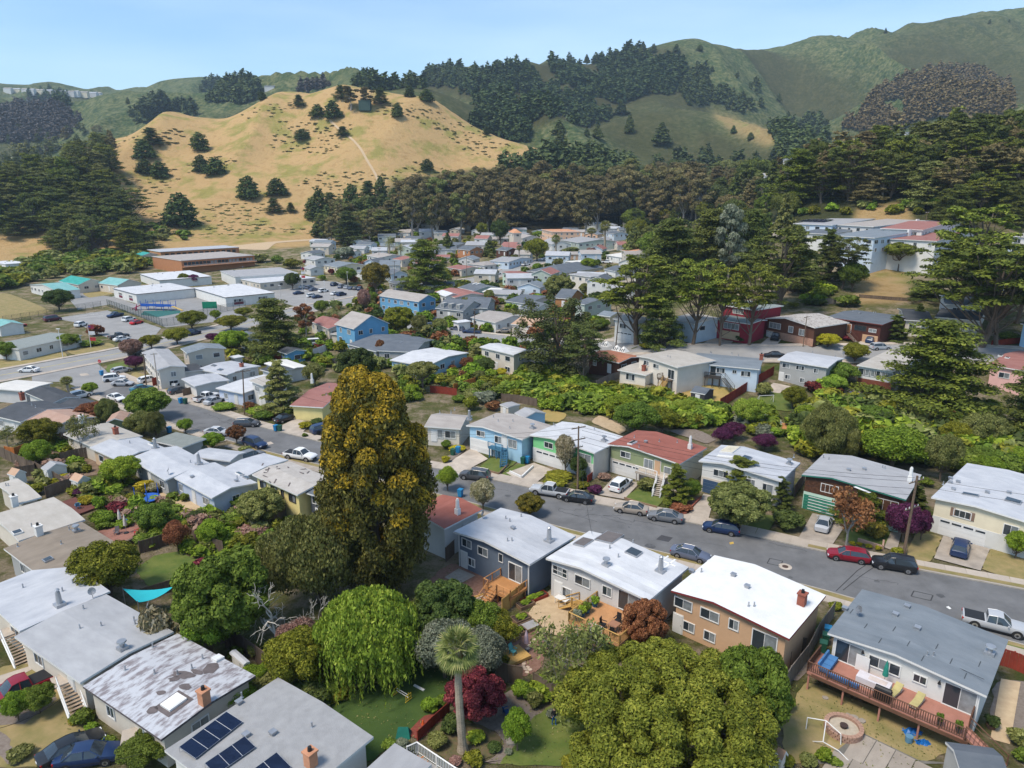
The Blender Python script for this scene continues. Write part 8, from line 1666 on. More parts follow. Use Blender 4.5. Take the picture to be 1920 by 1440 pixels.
# the overgrown bank between the two rows
scatter([c3(0,260),c3(330,200),c3(600,330),c3(1010,370),c3(1250,430),c3(1400,450),c3(1500,520),c3(1130,560),c3(840,480),c3(560,480),c3(480,450),c3(250,430),c3(180,380),c3(0,350)],12,grow(('shrub','shrub2','shrubfine'),(1.8,3.6),[BRIGHT,BRIGHT,LIME,GREEN,YGREEN],'bright green bush on the overgrown bank between the rows','bushes on the overgrown bank',1.35,'bush',cap=18))
scatter([c3(1500,520),c3(1700,440),c3(1800,600),c3(1700,640)],11,grow(('shrub','shrub2','shrubfine'),(1.2,2.6),[BRIGHT,GREEN,SILVER,YGREEN],'mixed bush by the little orange deck','bushes by the orange deck',1.3,'bush'))
scatter([c4(430,560),c4(640,380),c4(1000,420),c4(1600,440),c4(1740,560),c4(1930,690),c4(1930,860),c4(1700,870),c4(1420,820),c4(1200,800),c4(860,720),c4(500,760)],15,grow(('shrub','shrub2','broad2','shrubfine'),(2.2,4.4),[OLIVE,GREEN,DARKG,GREEN,YGREEN,BRIGHT],'leafy bush in the tangled rear gardens','bushes in the rear gardens',1.3,'bush',cap=18))
scatter([a4(1660,700),a4(1800,560),a4(1920,600),a4(1920,760),a4(1700,760)],10,grow(('shrub','shrub2'),(1.5,3),[GREEN,DARKG,BRIGHT],'ivy green bush above the scuffed roof','bushes above the scuffed roof',1.4,'bush'))
# general garden planting in the middle distance
def rawclear(x,y):return np.min(np.hypot(HC[:,0]-x,HC[:,1]-y)-HC[:,2])>0
HC=[]
for o,l in THN:
 ks=[k for k in o.children if k.name.startswith('roof')]
 if ks:
  P_=[Vector(c)for c in ks[0].bound_box];c=sum(P_,Vector())/8;r_=(P_[0]-P_[6]).length/2;w=Matrix.Rotation(o.rotation_euler.z,3,'Z')@c+o.location;HC.append((w.x,w.y,r_*.86))
 else:HC.append((o.location.x,o.location.y,3))
HC=np.array(HC)
RD=np.array([(p[0],p[1])for p in resample(fk,200)]+[(p[0],p[1])for p in resample(nk,200)]+[(a[0]*.5+b[0]*.5,a[1]*.5+b[1]*.5)for a,b in zip(resample(fk,200),resample(nk,200))]+AV+UP)
def clearroad(x,y,d=6.5):return np.min(np.hypot(RD[:,0]-x,RD[:,1]-y))>d
def garden(kinds,hr,leafs,lab,grp,wf,name='bush'):
 f=grow(kinds,hr,leafs,lab,grp,wf,name,cap=12)
 def g_(g,px,py):
  if rawclear(g[0],g[1])and clearroad(g[0],g[1]):f(g,px,py)
 return g_
scatter([(560,600),(700,640),(880,720),(1000,700),(1150,620),(1150,480),(950,430),(700,440),(620,490),(700,560)],17,garden(('shrub','shrub2','broad2'),(2,4.5),[GREEN,OLIVE,YGREEN,DARKG,BRIGHT,RUSTY],'garden shrub among the houses of the middle streets','garden shrubs of the middle streets',1.2))
scatter([(380,650),(560,620),(700,640),(830,720),(760,760),(640,700),(480,700)],20,garden(('shrub','shrub2','broad2'),(1.5,3.5),[GREEN,OLIVE,YGREEN,BRIGHT],'garden shrub behind the corner houses','garden shrubs behind the corner houses',1.2))
scatter([(10,840),(150,800),(320,900),(560,960),(520,1040),(330,1000),(200,960),(60,900)],22,garden(('shrub','shrub2','shrubfine'),(.8,2.4),[GREEN,OLIVE,YGREEN,BRIGHT,DUSTY],'small shrub in the cluttered back gardens','shrubs of the cluttered back gardens',1.3))
scatter([(240,960),(500,940),(560,1010),(500,1130),(430,1060),(260,1010)],24,garden(('shrub','shrubfine'),(.8,2.0),[GREEN,OLIVE,YGREEN,BRIGHT],'low shrub around the fenced lawn','shrubs around the fenced lawn',1.3))
scatter([(500,1230),(600,1180),(830,1120),(860,1180),(700,1280),(600,1330),(480,1300)],22,garden(('shrub','shrubfine','shrub2'),(.8,2.2),[GREEN,OLIVE,YGREEN,DARKG],'undergrowth bush beneath the weeping tree','undergrowth around the weeping tree',1.3))
scatter([(780,700),(960,690),(1020,720),(900,760),(840,740)],15,garden(('shrub','shrub2'),(1,2.6),[GREEN,OLIVE,YGREEN,BRIGHT],'shrub along the sandy garden path','shrubs along the garden path',1.3))
# golden hill: single trees, then scrub
for x,y,ty,w in((285,272,240,34),(272,297,262,36),(375,282,248,32),(272,325,298,32),(300,332,302,32),(378,322,290,26),(405,328,294,36),(340,425,362,58),(467,372,330,38),(520,366,334,36),(515,398,372,26),(545,398,380,16),(566,262,242,28),(560,200,178,20),(596,220,195,26),(625,222,188,30),(644,255,237,22),(745,220,193,22),(492,188,172,16),(768,182,160,18),(800,190,167,26),(658,207,163,32),(688,205,165,28),(713,195,165,26),(640,185,160,22),(500,240,205,0),(801,320,298,24),(1000,300,288,10),(912,252,238,14),(620,408,362,30),(600,405,352,30),(660,395,345,32),(690,385,340,30),(585,410,372,26),(715,382,330,24)):
 if w:
  eu_=(x in(658,688));tree('euc3' if eu_ else random.choice(('pineround','pineround','cypdense')),x,y,ty,w*1.2,'lone dark pine standing on the golden hillside' if not eu_ else 'pale eucalyptus at the hilltop water tank',leaf=EUC if eu_ else DARKG,group='lone pines on the golden hill')
def lowmesh(items,label,name,kindm,cat=None):
 """far wood: many small trees joined as one uncountable mass. items: (x,y,z,h,w,variant)"""
 outV=[];
 for v in set(i[5]for i in items):
  P_=proto(v,SPEC[v][0])[1];n=len(P_.vertices);co=np.empty(n*3);P_.vertices.foreach_get('co',co);co=co.reshape(-1,3);ph,pr=SPEC[v][1:]
  for x,y,z,h,w,vv in items:
   if vv!=v:continue
   a=random.random()*6.28;ca,sa=math.cos(a),math.sin(a);c=co*(w/2/pr,w/2/pr,h/ph);outV.append(np.stack([c[:,0]*ca-c[:,1]*sa+x,c[:,0]*sa+c[:,1]*ca+y,c[:,2]+z],1))
 V=np.concatenate(outV);V0=V.mean(0);o=link(bpy.data.objects.new(name,npmesh(name,V-V0,np.arange(len(V)).reshape(-1,4),[kindm])));o.location=V0;tag(o,label,cat,None,'stuff');return o
FARP=leafmat('far_pine',(.045,.07,.022),(.08,.115,.035),(.12,.155,.05),trans=.08)
FARE=leafmat('far_brown_wood',(.13,.095,.045),(.20,.145,.065),(.26,.21,.09),trans=.08);FAREG=leafmat('far_grey_wood',(.075,.07,.065),(.12,.105,.095),(.15,.13,.11),trans=.08)
def far(poly,step,hr,vs,label,m,wf=1.0,ymin=560,name='wood',dens=None):
 it=[]
 def f(g,px,py):
  if dens is not None and vnoise(g[0]/dens[0],g[1]/dens[0],11)<dens[1]:return
  h=random.uniform(*hr)*random.choice((.7,1,1,1.15));v=random.choice(vs);it.append((g[0],g[1],g[2]-.4,h,2*SPEC[v][2]*h/SPEC[v][1]*wf,v))
 scatter(poly,step,f,ymin=ymin)
 if it:lowmesh(it,label,name,m)
LP=('lowpine','lowpine2')
far([(640,185),(700,152),(860,135),(1000,128),(1100,112),(1200,98),(1262,95),(1285,140),(1250,185),(1230,170),(1180,190),(1160,215),(1105,235),(1060,240),(1010,200),(980,260),(950,275),(900,205),(860,165),(790,150),(700,175)],6.5,(14,24),LP,'dark conifer wood covering the middle ridge',FARP,1.2,ymin=850,name='conifer_wood',dens=(48,.38))
far([(596,182),(640,170),(700,154),(800,145),(900,140),(900,160),(800,162),(720,168),(640,180)],4.2,(12,20),LP,'dark conifers along the skyline behind the golden hill',FARP,1.2,ymin=850,name='conifer_wood')
far([(880,230),(950,200),(1000,270),(960,290),(920,262)],8,(13,19),LP,'dark conifers in the gully behind the golden hill',FARP,1.2,ymin=850,name='conifer_wood')
far([(1270,175),(1300,130),(1360,140),(1425,165),(1420,205),(1395,215),(1340,195),(1300,205)],8,(13,20),LP,'dark conifer clump high on the green ridge',FARP,1.2,ymin=850,name='conifer_wood',dens=(60,.3))
far([(1180,290),(1330,300),(1430,260),(1560,230),(1560,300),(1500,320),(1420,310),(1300,330)],12,(12,19),LP,'scattered dark conifers on the lower green slopes',FARP,1.2,ymin=620,name='conifer_wood',dens=(70,.52))
far([(1585,240),(1620,195),(1680,160),(1740,138),(1830,135),(1900,175),(1905,205),(1870,225),(1750,220),(1700,235),(1640,250)],7.5,(15,22),('loweuc','lowpine2'),'brown eucalyptus wood on the far slope',FARE,1.1,ymin=900,name='eucalyptus_wood',dens=(40,.2))
far([(0,215),(60,190),(130,205),(150,240),(100,265),(0,270)],8,(13,20),('loweuc',),'grey brown wood beyond the knoll',FAREG,1.1,ymin=900,name='eucalyptus_wood')
far([(250,225),(300,190),(370,215),(360,232),(300,232)],7,(16,26),LP,'blue green conifer wood beyond the golden hill',FARP,1.2,ymin=900,name='conifer_wood')
far([(340,165),(440,152),(490,165),(480,195),(400,195),(350,185)],7,(15,25),LP,'conifer wood on the far western ridge',FARP,1.2,ymin=900,name='conifer_wood',dens=(120,.35))
far([(50,180),(120,175),(130,200),(60,195)],8,(15,22),LP,'small conifer wood under the ridge houses',FARP,1.2,ymin=900,name='conifer_wood');far([(480,200),(560,170),(650,160),(640,180),(560,190),(500,215)],6,(14,20),('loweuc','lowpine'),'grey wood running up behind the golden hill',FAREG,1.2,ymin=900,name='eucalyptus_wood')
far([(1440,240),(1540,220),(1560,300),(1500,330),(1460,300)],11,(13,20),LP,'dark conifers at the valley mouth',FARP,1.2,ymin=620,name='conifer_wood')
far([(920,330),(1080,300),(1300,325),(1330,345),(1060,345)],13,(16,24),('lowpine2','loweuc'),'dark trees at the foot of the ridge behind the eucalyptus',FARP,1.2,ymin=600,name='conifer_wood',dens=(50,.35))
for x,y,ty,w in((1268,98,82,14),(1205,104,78,16),(1225,100,82,14),(1190,108,84,14),(1165,114,96,12),(1145,118,100,12),(1070,126,108,14),(1100,120,102,12),(1312,96,84,14),(1180,250,215,20),(1240,270,230,34),(1375,250,235,12),(1407,262,248,14),(1660,62,52,5),(1855,45,36,5),(1892,42,36,4),(1100,255,240,12),(1048,250,225,22),(1165,215,190,22),(1300,165,145,14),(240,195,182,8),(305,190,170,14),(430,165,150,8),(395,162,148,8),(1050,275,245,26),(1120,260,235,22),(1460,190,175,10)):
 tree(random.choice(('pine2','pineround','pine')),x,y,ty,w,'single conifer standing out on the far ridges',leaf=PINE,group='single conifers on the far ridges')
for r_,lab,lf,low in RESTS:
 for i,m in enumerate(sorted(set(lf),key=lambda q:q.name)):
  part=[q for k,q in enumerate(r_)if k%len(set(lf))==i]
  if part:lowmesh(part,'mass of '+lab,'shrubbery' if low=='lowshrub' else 'wood',m)
it=[]
def sc(g,px,py):
 if vnoise(g[0]/45,g[1]/45,21)>.50:it.append((g[0],g[1],g[2]-.3,random.uniform(.3,.9),random.uniform(1.5,6),'lowshrub'))
scatter([(210,260),(340,240),(500,195),(620,180),(800,195),(900,250),(1040,300),(960,320),(760,345),(700,380),(600,440),(330,450),(260,400),(230,330)],11,sc,ymin=440)
lowmesh(it,'low coyote brush dotted over the golden hillside','hillside_scrub',leafmat('scrub',(.18,.21,.065),(.27,.30,.10),(.36,.36,.15),trans=.1))

# loose growth over the open ground near the camera
rr=np.random.default_rng(5);n_=60000;gx_=rr.uniform(-62,62,n_);gy_=rr.uniform(44,128,n_)
k_=(np.abs(gx_)<gy_*.76)&(vnoise(gx_/3.2,gy_/3.2,31)>.42)&np.array([clearroad(a,b,5.6)and rawclear(a,b)for a,b in zip(gx_,gy_)]);gx_,gy_=gx_[k_],gy_[k_];n_=len(gx_)
P_=np.stack([gx_,gy_,height(gx_,gy_)+.06+.10*rr.random(n_)],1);T_=rr.normal(size=(n_,3))*(1,1,.5);T_/=np.linalg.norm(T_,axis=1)[:,None];S_=np.cross(T_,rr.normal(size=(n_,3))*(.4,.4,1));S_/=np.linalg.norm(S_,axis=1)[:,None];s_=(.04+.08*rr.random(n_))[:,None]
V_=np.stack([P_-T_*s_,P_+S_*s_*.5,P_+T_*s_,P_-S_*s_*.5],1).reshape(-1,3);o=link(bpy.data.objects.new('weeds',npmesh('weeds',V_,np.arange(len(V_)).reshape(-1,4),[leafmat('leaf_weeds',(.10,.12,.03),(.20,.20,.06),(.34,.28,.13),trans=.1)])));tag(o,'weeds and leaf litter over the yards','weeds',None,'stuff')
# ------------------------------------------------------------------ decks, furniture and garden things near the camera
# tan deck on the white roofed house
p,ang,n=N2.fp(0,.82,0);dk=thing('deck','wide tan deck with stairs and planters on the grey house','deck',N2.world(p.x,p.y,0),N2.rz);TAN=mat('deck_tan',(.46,.24,.11),rough=.7,var=.12)
deckbox(dk,-3.6,2.2,-5.0,-.05,2.0,TAN,bw=.15);railing(dk,[(-3.6,-.1,2.02),(-3.6,-5,2.02),(-1.2,-5,2.02)],1.0,CEDAR,bal=.16,balr=.035);railing(dk,[(-1.2,-5,2.02),(.4,-5.0,2.02)],1.0,TRIM,bal=.16,balr=.035);railing(dk,[(.4,-5,2.02),(2.2,-5,2.02),(2.2,-.1,2.02)],1.0,CEDAR,bal=.16,balr=.035)
deckbox(dk,-5.8,-3.7,-1.5,-.05,1.1,CEDAR,bw=.2);railing(dk,[(-5.8,-1.5,1.12),(-3.7,-1.5,1.12)],.95,CEDAR,bal=.16,balr=.035);stairs(dk,(-5.8,-.75),(-1,0,0),1.1,0,1.3,CEDAR,CEDAR)
def dw(dx,dy,z,o=None): # point on a deck
 q=o or dk;v=Matrix.Rotation(q.rotation_euler.z,3,'Z')@Vector((dx,dy,z));return tuple(v+q.location)
def table(loc,w,d,h,m,label,rz=0,leg=.05):
 t=thing('table',label,'table',loc,rz);mb=MB();mb.box((0,0,h),(w,d,.05));mb.build('tabletop',m,t)
 for a in(-1,1):
  for b in(-1,1):mb=MB();mb.box((a*(w/2-.08),b*(d/2-.08),h/2),(leg,leg,h));mb.build('leg',m,t)
def chair(loc,rz,m,label,low=False,grp=None):
 t=thing('chair',label,'chair',loc,rz,grp);s=.32 if low else .45;mb=MB();mb.box((0,0,s),(.52,.5,.05),ry=.15 if low else 0);mb.build('seat',m,t);mb=MB();mb.box((-.3 if low else-.25,0,s+.35),(.05,.5,.65),ry=-.35 if low else-.12);mb.build('backrest',m,t)
 for a in(-1,1):
  mb=MB();mb.box((0,a*.3,s+.22),(.55,.08,.04));mb.build('armrest',m,t)
  for b in(-.22,.22):mb=MB();mb.box((b,a*.23,s/2),(.05,.05,s));mb.build('leg',m,t)
def pot(loc,lf,label,r=.25,m=None,h=1):
 t=thing('potted_plant',label,'potted plant',loc,0,'potted plants');mb=MB();mb.tube((0,0,0),(0,0,.4),r*.75,r,n=10);mb.build('pot',m or mat('pot_dark',(.08,.08,.08)),t);P_=proto('shrub2',SPEC['shrub2'][0]);inst('foliage',P_[1],t,(0,0,.3),scale=(r*2.6,r*2.6,.8*h),omat=lf)
table(dw(.6,-3.4,2.02),.95,.95,.72,mat('table_wood',(.30,.15,.09)),'square brown patio table on the tan deck',N2.rz)
for k,(x,y,r_)in enumerate(((.3,-2.3,-1.57),(1.4,-2.9,3.5),(-.4,-3.8,.2),(1.0,-4.2,1.6))):chair(dw(x,y,2.02),N2.rz+r_,BLACK,('black armchair at the head of the patio table','black armchair on the wall side of the patio table','black armchair on the railing side of the patio table','black armchair with its back to the white balusters')[k],grp='black patio chairs')
for k,(x,y)in enumerate(((-3.1,-1.2),(-3.1,-2.6),(-3.1,-3.4),(-3.1,-4.3))):pot(dw(x,y,2.02),(BRIGHT,GREEN,BRIGHT,SILVER)[k],('bushy plant in a blue pot near the sliding door','trailing plant on the deck railing','round bright plant on the deck railing','succulent pot at the deck corner')[k],.34,mat('pot_blue',(.04,.12,.22)))
g=ground(*b2(1240,520));table(g,1.5,.75,.74,TRIM,'white folding table against the grey house wall',N2.rz)
# raised beds, stepping stones, umbrella, pavilion deck
RAW=mat('raised_bed',(.20,.13,.08),var=.25)
for x,y,w,d,l in((1085,495,3.2,.9,'red timber raised bed by the golden fence'),(1035,530,1.8,1.0,'small raised bed by the golden fence'),(1010,610,1.8,1.2,'raised bed with netting'),(1055,655,2.0,1.3,'raised bed with grey cover'),(985,690,2.0,1.1,'raised bed beside the closed umbrella'),(950,720,1.9,1.0,'raised bed beside the citrus trees')):
 gx=ground(*b2(x,y));t=thing('raised_bed',l,'planter',gx,R(35));mb=MB();[mb.box((0,a*d/2,.22),(w,.06,.44))for a in(-1,1)];[mb.box((a*w/2,0,.22),(.06,d-.07,.44))for a in(-1,1)];mb.build('boards',FENCER if 'red' in l else RAW,t);mb=MB();mb.box((0,0,.17),(w-.08,d-.08,.34));mb.build('soil',mat('soil',(.06,.04,.03))if 'cover' not in l else mat('grey_cover',(.3,.29,.29)),t)
 if 'cover' not in l:P_=proto('shrub2',SPEC['shrub2'][0]);inst('foliage',P_[1],t,(0,0,.3),scale=(w*.7,d*.7,.4),omat=BRIGHT)
for k,(x,y)in enumerate(((1130,672),(1115,685),(1100,703),(1085,722),(1072,738),(1058,755),(1047,772),(1035,802),(1033,820),(1028,840),(1027,858),(1022,875),(1035,888),(1048,878),(1060,890),(1045,905))):
 gx=ground(*b2(x,y));mb=MB();n_=7;mb.prism([(math.cos(6.283*i/n_)*random.uniform(.17,.26),math.sin(6.283*i/n_)*random.uniform(.15,.23))for i in range(n_)],0,.05);o=mb.build('stepping_stone',mat('stone_pale',(.52,.40,.30),var=.2));o.location=(gx[0],gx[1],gx[2]+.06);tag(o,'pale stepping stone of the winding path through the mulch','stepping stone','stepping stones')
def parasol(px,py,m,label,h=2.4):
 gx=ground(px,py)if not hasattr(px,'__len__')else px;t=thing('parasol',label,'umbrella',gx);mb=MB();mb.tube((0,0,0),(0,0,h),.03,n=6);mb.build('pole',FRAMEM,t);mb=MB();mb.tube((0,0,h*.42),(0,0,h*.75),.24,.17,n=9);mb.tube((0,0,h*.75),(0,0,h),.17,.03,n=9);mb.build('canopy',m,t);mb=MB();mb.tube((0,0,0),(0,0,.1),.35,.3,n=14);mb.build('base',BLACK,t)
parasol(*b2(1040,785),mat('cloth_mauve',(.42,.33,.40)),'closed mauve parasol beside the stepping stones')
gx=ground(*b2(965,830));t=thing('deck','small sunken timber platform with curved edge beside the garden path','deck',gx,R(35));deckbox(t,-1.4,1.4,-1.0,1.0,.45,CEDAR);chair((gx[0],gx[1]+.2,.5),R(-40),mat('aqua',(.10,.33,.34)),'teal garden chair on the little platform',True)
gx=ground(*b2(930,1140));chair(gx,R(30),mat('navy_chair',(.015,.06,.17)),'navy adirondack chair on the gravel path',True)
# agility jump, plank, tunnel box, cone
gx=plane(*b2(345,1040),.06);t=thing('agility_jump','yellow and white dog agility jump on the dark lawn','agility jump',(*gx,.06),R(-38));YL=mat('yellow_plastic',(.62,.42,.04),var=0)
for a in(-1,1):
 mb=MB();mb.box((a*.75,0,.4),(.05,.05,.8));mb.box((a*.75,0,.04),(.06,.8,.05));mb.box((a*.75,-.3,.35),(.04,.04,.6));mb.box((a*.75,.3,.35),(.04,.04,.6));mb.box((a*.75,0,.62),(.045,.64,.05));mb.box((a*.75,0,.3),(.045,.62,.05));mb.build('upright',YL,t)
for z in(.3,.55):mb=MB();mb.tube((-.73,0,z),(.73,0,z),.03,n=6);mb.build('bar',TRIM,t)
gx=plane(*b2(437,990),.06);mb=MB();mb.box((0,0,.04),(1.2,.22,.08),rz=R(-35));o=mb.build('board',TRIM);o.location=(*gx,.06);tag(o,'white board lying on the dark lawn','board')
gx=ground(*b2(350,1255));mb=MB();mb.quadmesh([(-.6,-.5,0),(.6,-.5,0),(.6,.5,0),(-.6,.5,0),(-.4,0,.8),(.4,0,.8)],[(0,1,5,4),(2,3,4,5),(1,2,5),(3,0,4)]);o=mb.build('folded_tunnel',mat('teal_cloth',(.01,.12,.09)));o.location=gx;tag(o,'dark green cloth frame at the lawn corner','play tent')
gx=ground(*b2(460,1200));mb=MB();mb.tube((0,0,.02),(0,0,.5),.16,.04,n=10);mb.box((0,0,.02),(.4,.4,.04));o=mb.build('traffic_cone',mat('cone_orange',(.6,.10,.02)));o.location=gx;tag(o,'orange traffic cone on the red mulch bed','cone')
patch('mulch_bed',[b2(380,1240),b2(470,1150),b2(580,1150),b2(440,1280)],mat('red_mulch',(.20,.05,.035),var=.3,scale=5),.07)
# person
def person(px,py,label,shirt,trousers,hair,rz=0,h=1.7):
 x,y,z=ground(px,py);t=thing('person',label,'person',(x,y,z+.06),rz);s=h/1.75
 J={'p':(0,0,.95,.15),'c':(0,0,1.2,.16),'s':(0,0,1.42,.13),'n':(0,0,1.52,.06),'h':(0,.02,1.66,.105),'lh':(-.1,0,.9,.1),'lk':(-.12,.06,.5,.07),'la':(-.12,.0,.09,.045),'lf':(-.12,.16,.05,.045),'rh':(.1,0,.9,.1),'rk':(.13,-.03,.5,.07),'ra':(.15,-.12,.1,.045),'rf':(.15,.03,.05,.045),'ls':(-.19,0,1.42,.065),'le':(-.27,.04,1.15,.048),'lw':(-.24,.2,.95,.035),'ld':(-.23,.26,.9,.04),'rs':(.19,0,1.42,.065),'re':(.28,-.03,1.15,.048),'rw':(.27,.12,.95,.035),'rd':(.26,.18,.9,.04)}
 E='p-c c-s s-n n-h p-lh lh-lk lk-la la-lf p-rh rh-rk rk-ra ra-rf s-ls ls-le le-lw lw-ld s-rs rs-re re-rw rw-rd'.split();K=list(J)
 me=bpy.data.meshes.new('body');me.from_pydata([tuple(c*s for c in J[k][:3])for k in K],[tuple(K.index(q)for q in e.split('-'))for e in E],[]);o=link(bpy.data.objects.new('body',me),t)
 md=o.modifiers.new('skin','SKIN')
 for i,k in enumerate(K):me.skin_vertices[0].data[i].radius=(J[k][3]*s,)*2;me.skin_vertices[0].data[i].use_root=k=='p'
 o.modifiers.new('sub','SUBSURF').render_levels=2;dg=bpy.context.evaluated_depsgraph_get();m2=bpy.data.meshes.new_from_object(o.evaluated_get(dg));o.modifiers.clear();o.data=m2
 m2.materials.clear();[m2.materials.append(q)for q in(shirt,trousers,mat('skin',(.45,.28,.2),var=0),hair)]
 for f in m2.polygons:
  c=f.center/s;f.use_smooth=True;f.material_index=1 if c.z<.98 and abs(c.x)<.22 else(3 if c.z>1.62 and c.y<.05 or c.z>1.71 else(2 if c.z>1.5 or c.z<1.0 else 0))
if True:
 bpy.context.view_layer.update()
 for q in((*b2(1197,1200),'person in black top and blue jeans standing on the lawn beside the dome tree',mat('cloth_black',(.015,.015,.018)),mat('cloth_denim',(.02,.10,.26))),(*c1(1102,288),'person in dark clothes on the dry lawn beside the concrete pole',mat('cloth_grey',(.05,.05,.06)),mat('cloth_dark',(.03,.03,.04)))):
  try:person(q[0],q[1],q[2],q[3],q[4],mat('hair_dark',(.02,.015,.01),var=0),R(200))
  except Exception as e:print('person',e)
# long red deck of the white house
RD_=mat('deck_red_brown',(.37,.17,.125),rough=.7,var=.12);RB=mat('rail_brown',(.13,.065,.04),rough=.8,var=.2)
p,ang,n=N4.fp(0,.5,0);L4_=N4.face(0)[3];ld=thing('deck','long red brown deck raised on posts behind the white house','deck',N4.world(p.x,p.y,0),N4.rz);hx=L4_/2
deckbox(ld,-hx-.9,hx-.2,-3.4,-.05,1.95,RD_,bw=.15);railing(ld,[(-hx-.9,-.3,1.97),(-hx-.9,-3.35,1.97),(hx-.2,-3.35,1.97)],.95,RB,bal=.17,balr=.035);railing(ld,[(hx-.2,-1.2,1.97),(hx-.2,-.1,1.97)],.95,RB,bal=.17,balr=.035)
stairs(ld,(hx-.2,-2.3),(1,0,0),1.95,.1,1.4,RD_,RB)
mb=MB();mb.box((-.2,-3.38,1.72),(L4_+.6,.08,.32));mb.build('fascia',RB,ld)
D=lambda x,y,z=1.98:dw(x,y,z,ld)
def lounger(loc,rz,m,label):
 t=thing('sun_lounger',label,'lounger',loc,rz,'sun loungers');mb=MB();mb.box((.35,0,.34),(1.2,.6,.1));mb.build('cushion',m,t);mb=MB();mb.box((-.5,0,.52),(.75,.6,.1),ry=.5);mb.build('backrest',m,t);mb=MB();mb.box((.1,0,.26),(1.8,.64,.05));mb.build('frame',METAL,t)
 for a in(-.6,.8):
  for b in(-.26,.26):mb=MB();mb.box((a,b,.12),(.05,.05,.24));mb.build('leg',METAL,t)
YC=mat('cushion_yellow',(.42,.36,.16));lounger(D(hx-5.6,-1.5),N4.rz-1.75,YC,'yellow cushioned lounger nearer the green parasol');lounger(D(hx-3.9,-1.6),N4.rz-1.7,YC,'yellow cushioned lounger nearer the sliding door')
parasol(D(hx-6.6,-1.0),None,mat('cloth_green',(.02,.20,.15)),'closed green parasol against the white wall',2.5)
t=thing('table','large table draped in a white cloth on the red deck','table',D(-1.6,-1.7),N4.rz);mb=MB();mb.box((0,0,.38),(2.6,1.1,.74));mb.build('tablecloth',mat('cloth_white',(.62,.58,.6),var=.08),t);mb=MB();mb.box((.3,0,.756),(1.4,.6,.012));mb.build('table_runner',mat('cloth_tan',(.52,.44,.40)),t)
t=thing('sofa','blue cushioned corner sofa at the deck end','sofa',D(-hx+.3,-1.6),N4.rz);CB=mat('cushion_blue',(.06,.17,.36))
for x,y,w,d in((0,0,.8,.8),(0,.85,.8,.8),(0,-.85,.8,.8)):mb=MB();mb.box((x,y,.3),(w,d,.35));mb.build('seat_cushion',CB,t)
for y in(.85,0,-.85):mb=MB();mb.box((-.45,y,.6),(.18,.78,.5),ry=-.15);mb.build('back_cushion',CB,t)
mb=MB();mb.box((1.6,-1.35,.25),(2.6,.4,.25));mb.build('bench_cushion',CB,t)
t=thing('grill','covered black barbecue grill by the deck railing','grill',D(hx-6.2,-2.9),N4.rz);mb=MB();mb.box((0,0,.5),(1.3,.55,.9));mb.build('cover',BLACK,t);mb=MB();mb.tube((-.6,0,.95),(.6,0,.95),.27,n=10);mb.build('hood',BLACK,t)
for x,y,l in((hx-.7,-2.9,'potted plant at the deck stairs'),(hx-2.0,-3.0,'potted plant against the deck railing')):pot(D(x,y),GREEN,l,.2)
# yard below the deck
gx=plane(*b3(905,1215),.3);t=thing('fire_pit','round brick fire pit filled with sand and a dark bowl','fire pit',(*gx,0));RN=26
bw=MB();bw.box((0,0,0),(.30,.34,.2));bme=bw.mesh('brick',mat('brick_tan',(.36,.22,.16),var=.2,scale=4))
for lv in range(3):
 for i in range(RN):a=6.2832*(i+.5*lv)/RN;inst('brick',bme,t,(math.cos(a)*1.32,math.sin(a)*1.32,.1+lv*.21),(0,0,a+1.5708))
mb=MB();mb.tube((0,0,0),(0,0,.38),1.14,n=30);mb.build('sand',mat('sand_pale',(.42,.36,.28),var=.15,scale=3),t);mb=MB();mb.tube((0,0,.36),(0,0,.62),.26,.33,n=9);mb.build('bowl',mat('iron_bowl',(.06,.04,.035)),t)
gx=plane(*b3(810,1290),.1);t=thing('pipe_frame','collapsed white pipe canopy frame beside the fire pit','canopy frame',(*gx,0))
for a,b in(((-1.0,1.6,1.0),(.2,.9,1.3)),((.2,.9,1.3),(1.0,-.1,.9)),((.2,.9,1.3),(-.6,-.6,.6)),((-1.0,1.6,1.0),(-1.1,1.4,0)),((1.0,-.1,.9),(1.0,-.3,0)),((-.6,-.6,.6),(.4,-1.2,.3)),((-.6,-.6,.6),(-1.1,.1,0)),((.4,-1.2,.3),(.9,-2,.05))):mb=MB();mb.tube(a,b,.04,n=6);mb.build('pipe',TRIM,t)
for k,(x,y)in enumerate(((590,1110),(550,1170),(515,1230),(482,1275),(1733,1215))):gx=ground(*b3(x,y));pot(gx,(GREEN,GREEN,OLIVE,DARKG,DARKG)[k],('barrel planter by the grey fence, the one by the fence bend','second barrel planter down the grey fence','third barrel planter down the grey fence','fourth barrel planter down the grey fence','dark pot beside the sandy path')[k],.42,mat('barrel',(.10,.06,.04)))
TP=mat('tarp_blue',(.01,.12,.38),rough=.4)
for x,y,w,l in((1290,1240,1.6,'crumpled blue tarp beneath the red deck'),(1350,1300,1.2,'second blue tarp heap beneath the red deck')):
 gx=ground(*b3(x,y));mb=MB();n_=9;vs=[(w*(i/8-.5)+random.uniform(-.1,.1),w*.6*(j/8-.5)+random.uniform(-.1,.1),max(.02,.6*random.random()*math.sin(math.pi*i/8)*math.sin(math.pi*j/8)))for i in range(n_)for j in range(n_)];mb.quadmesh(vs,[(i*n_+j,(i+1)*n_+j,(i+1)*n_+j+1,i*n_+j+1)for i in range(8)for j in range(8)]);o=mb.build('tarp',TP);o.location=gx;tag(o,l,'tarp')
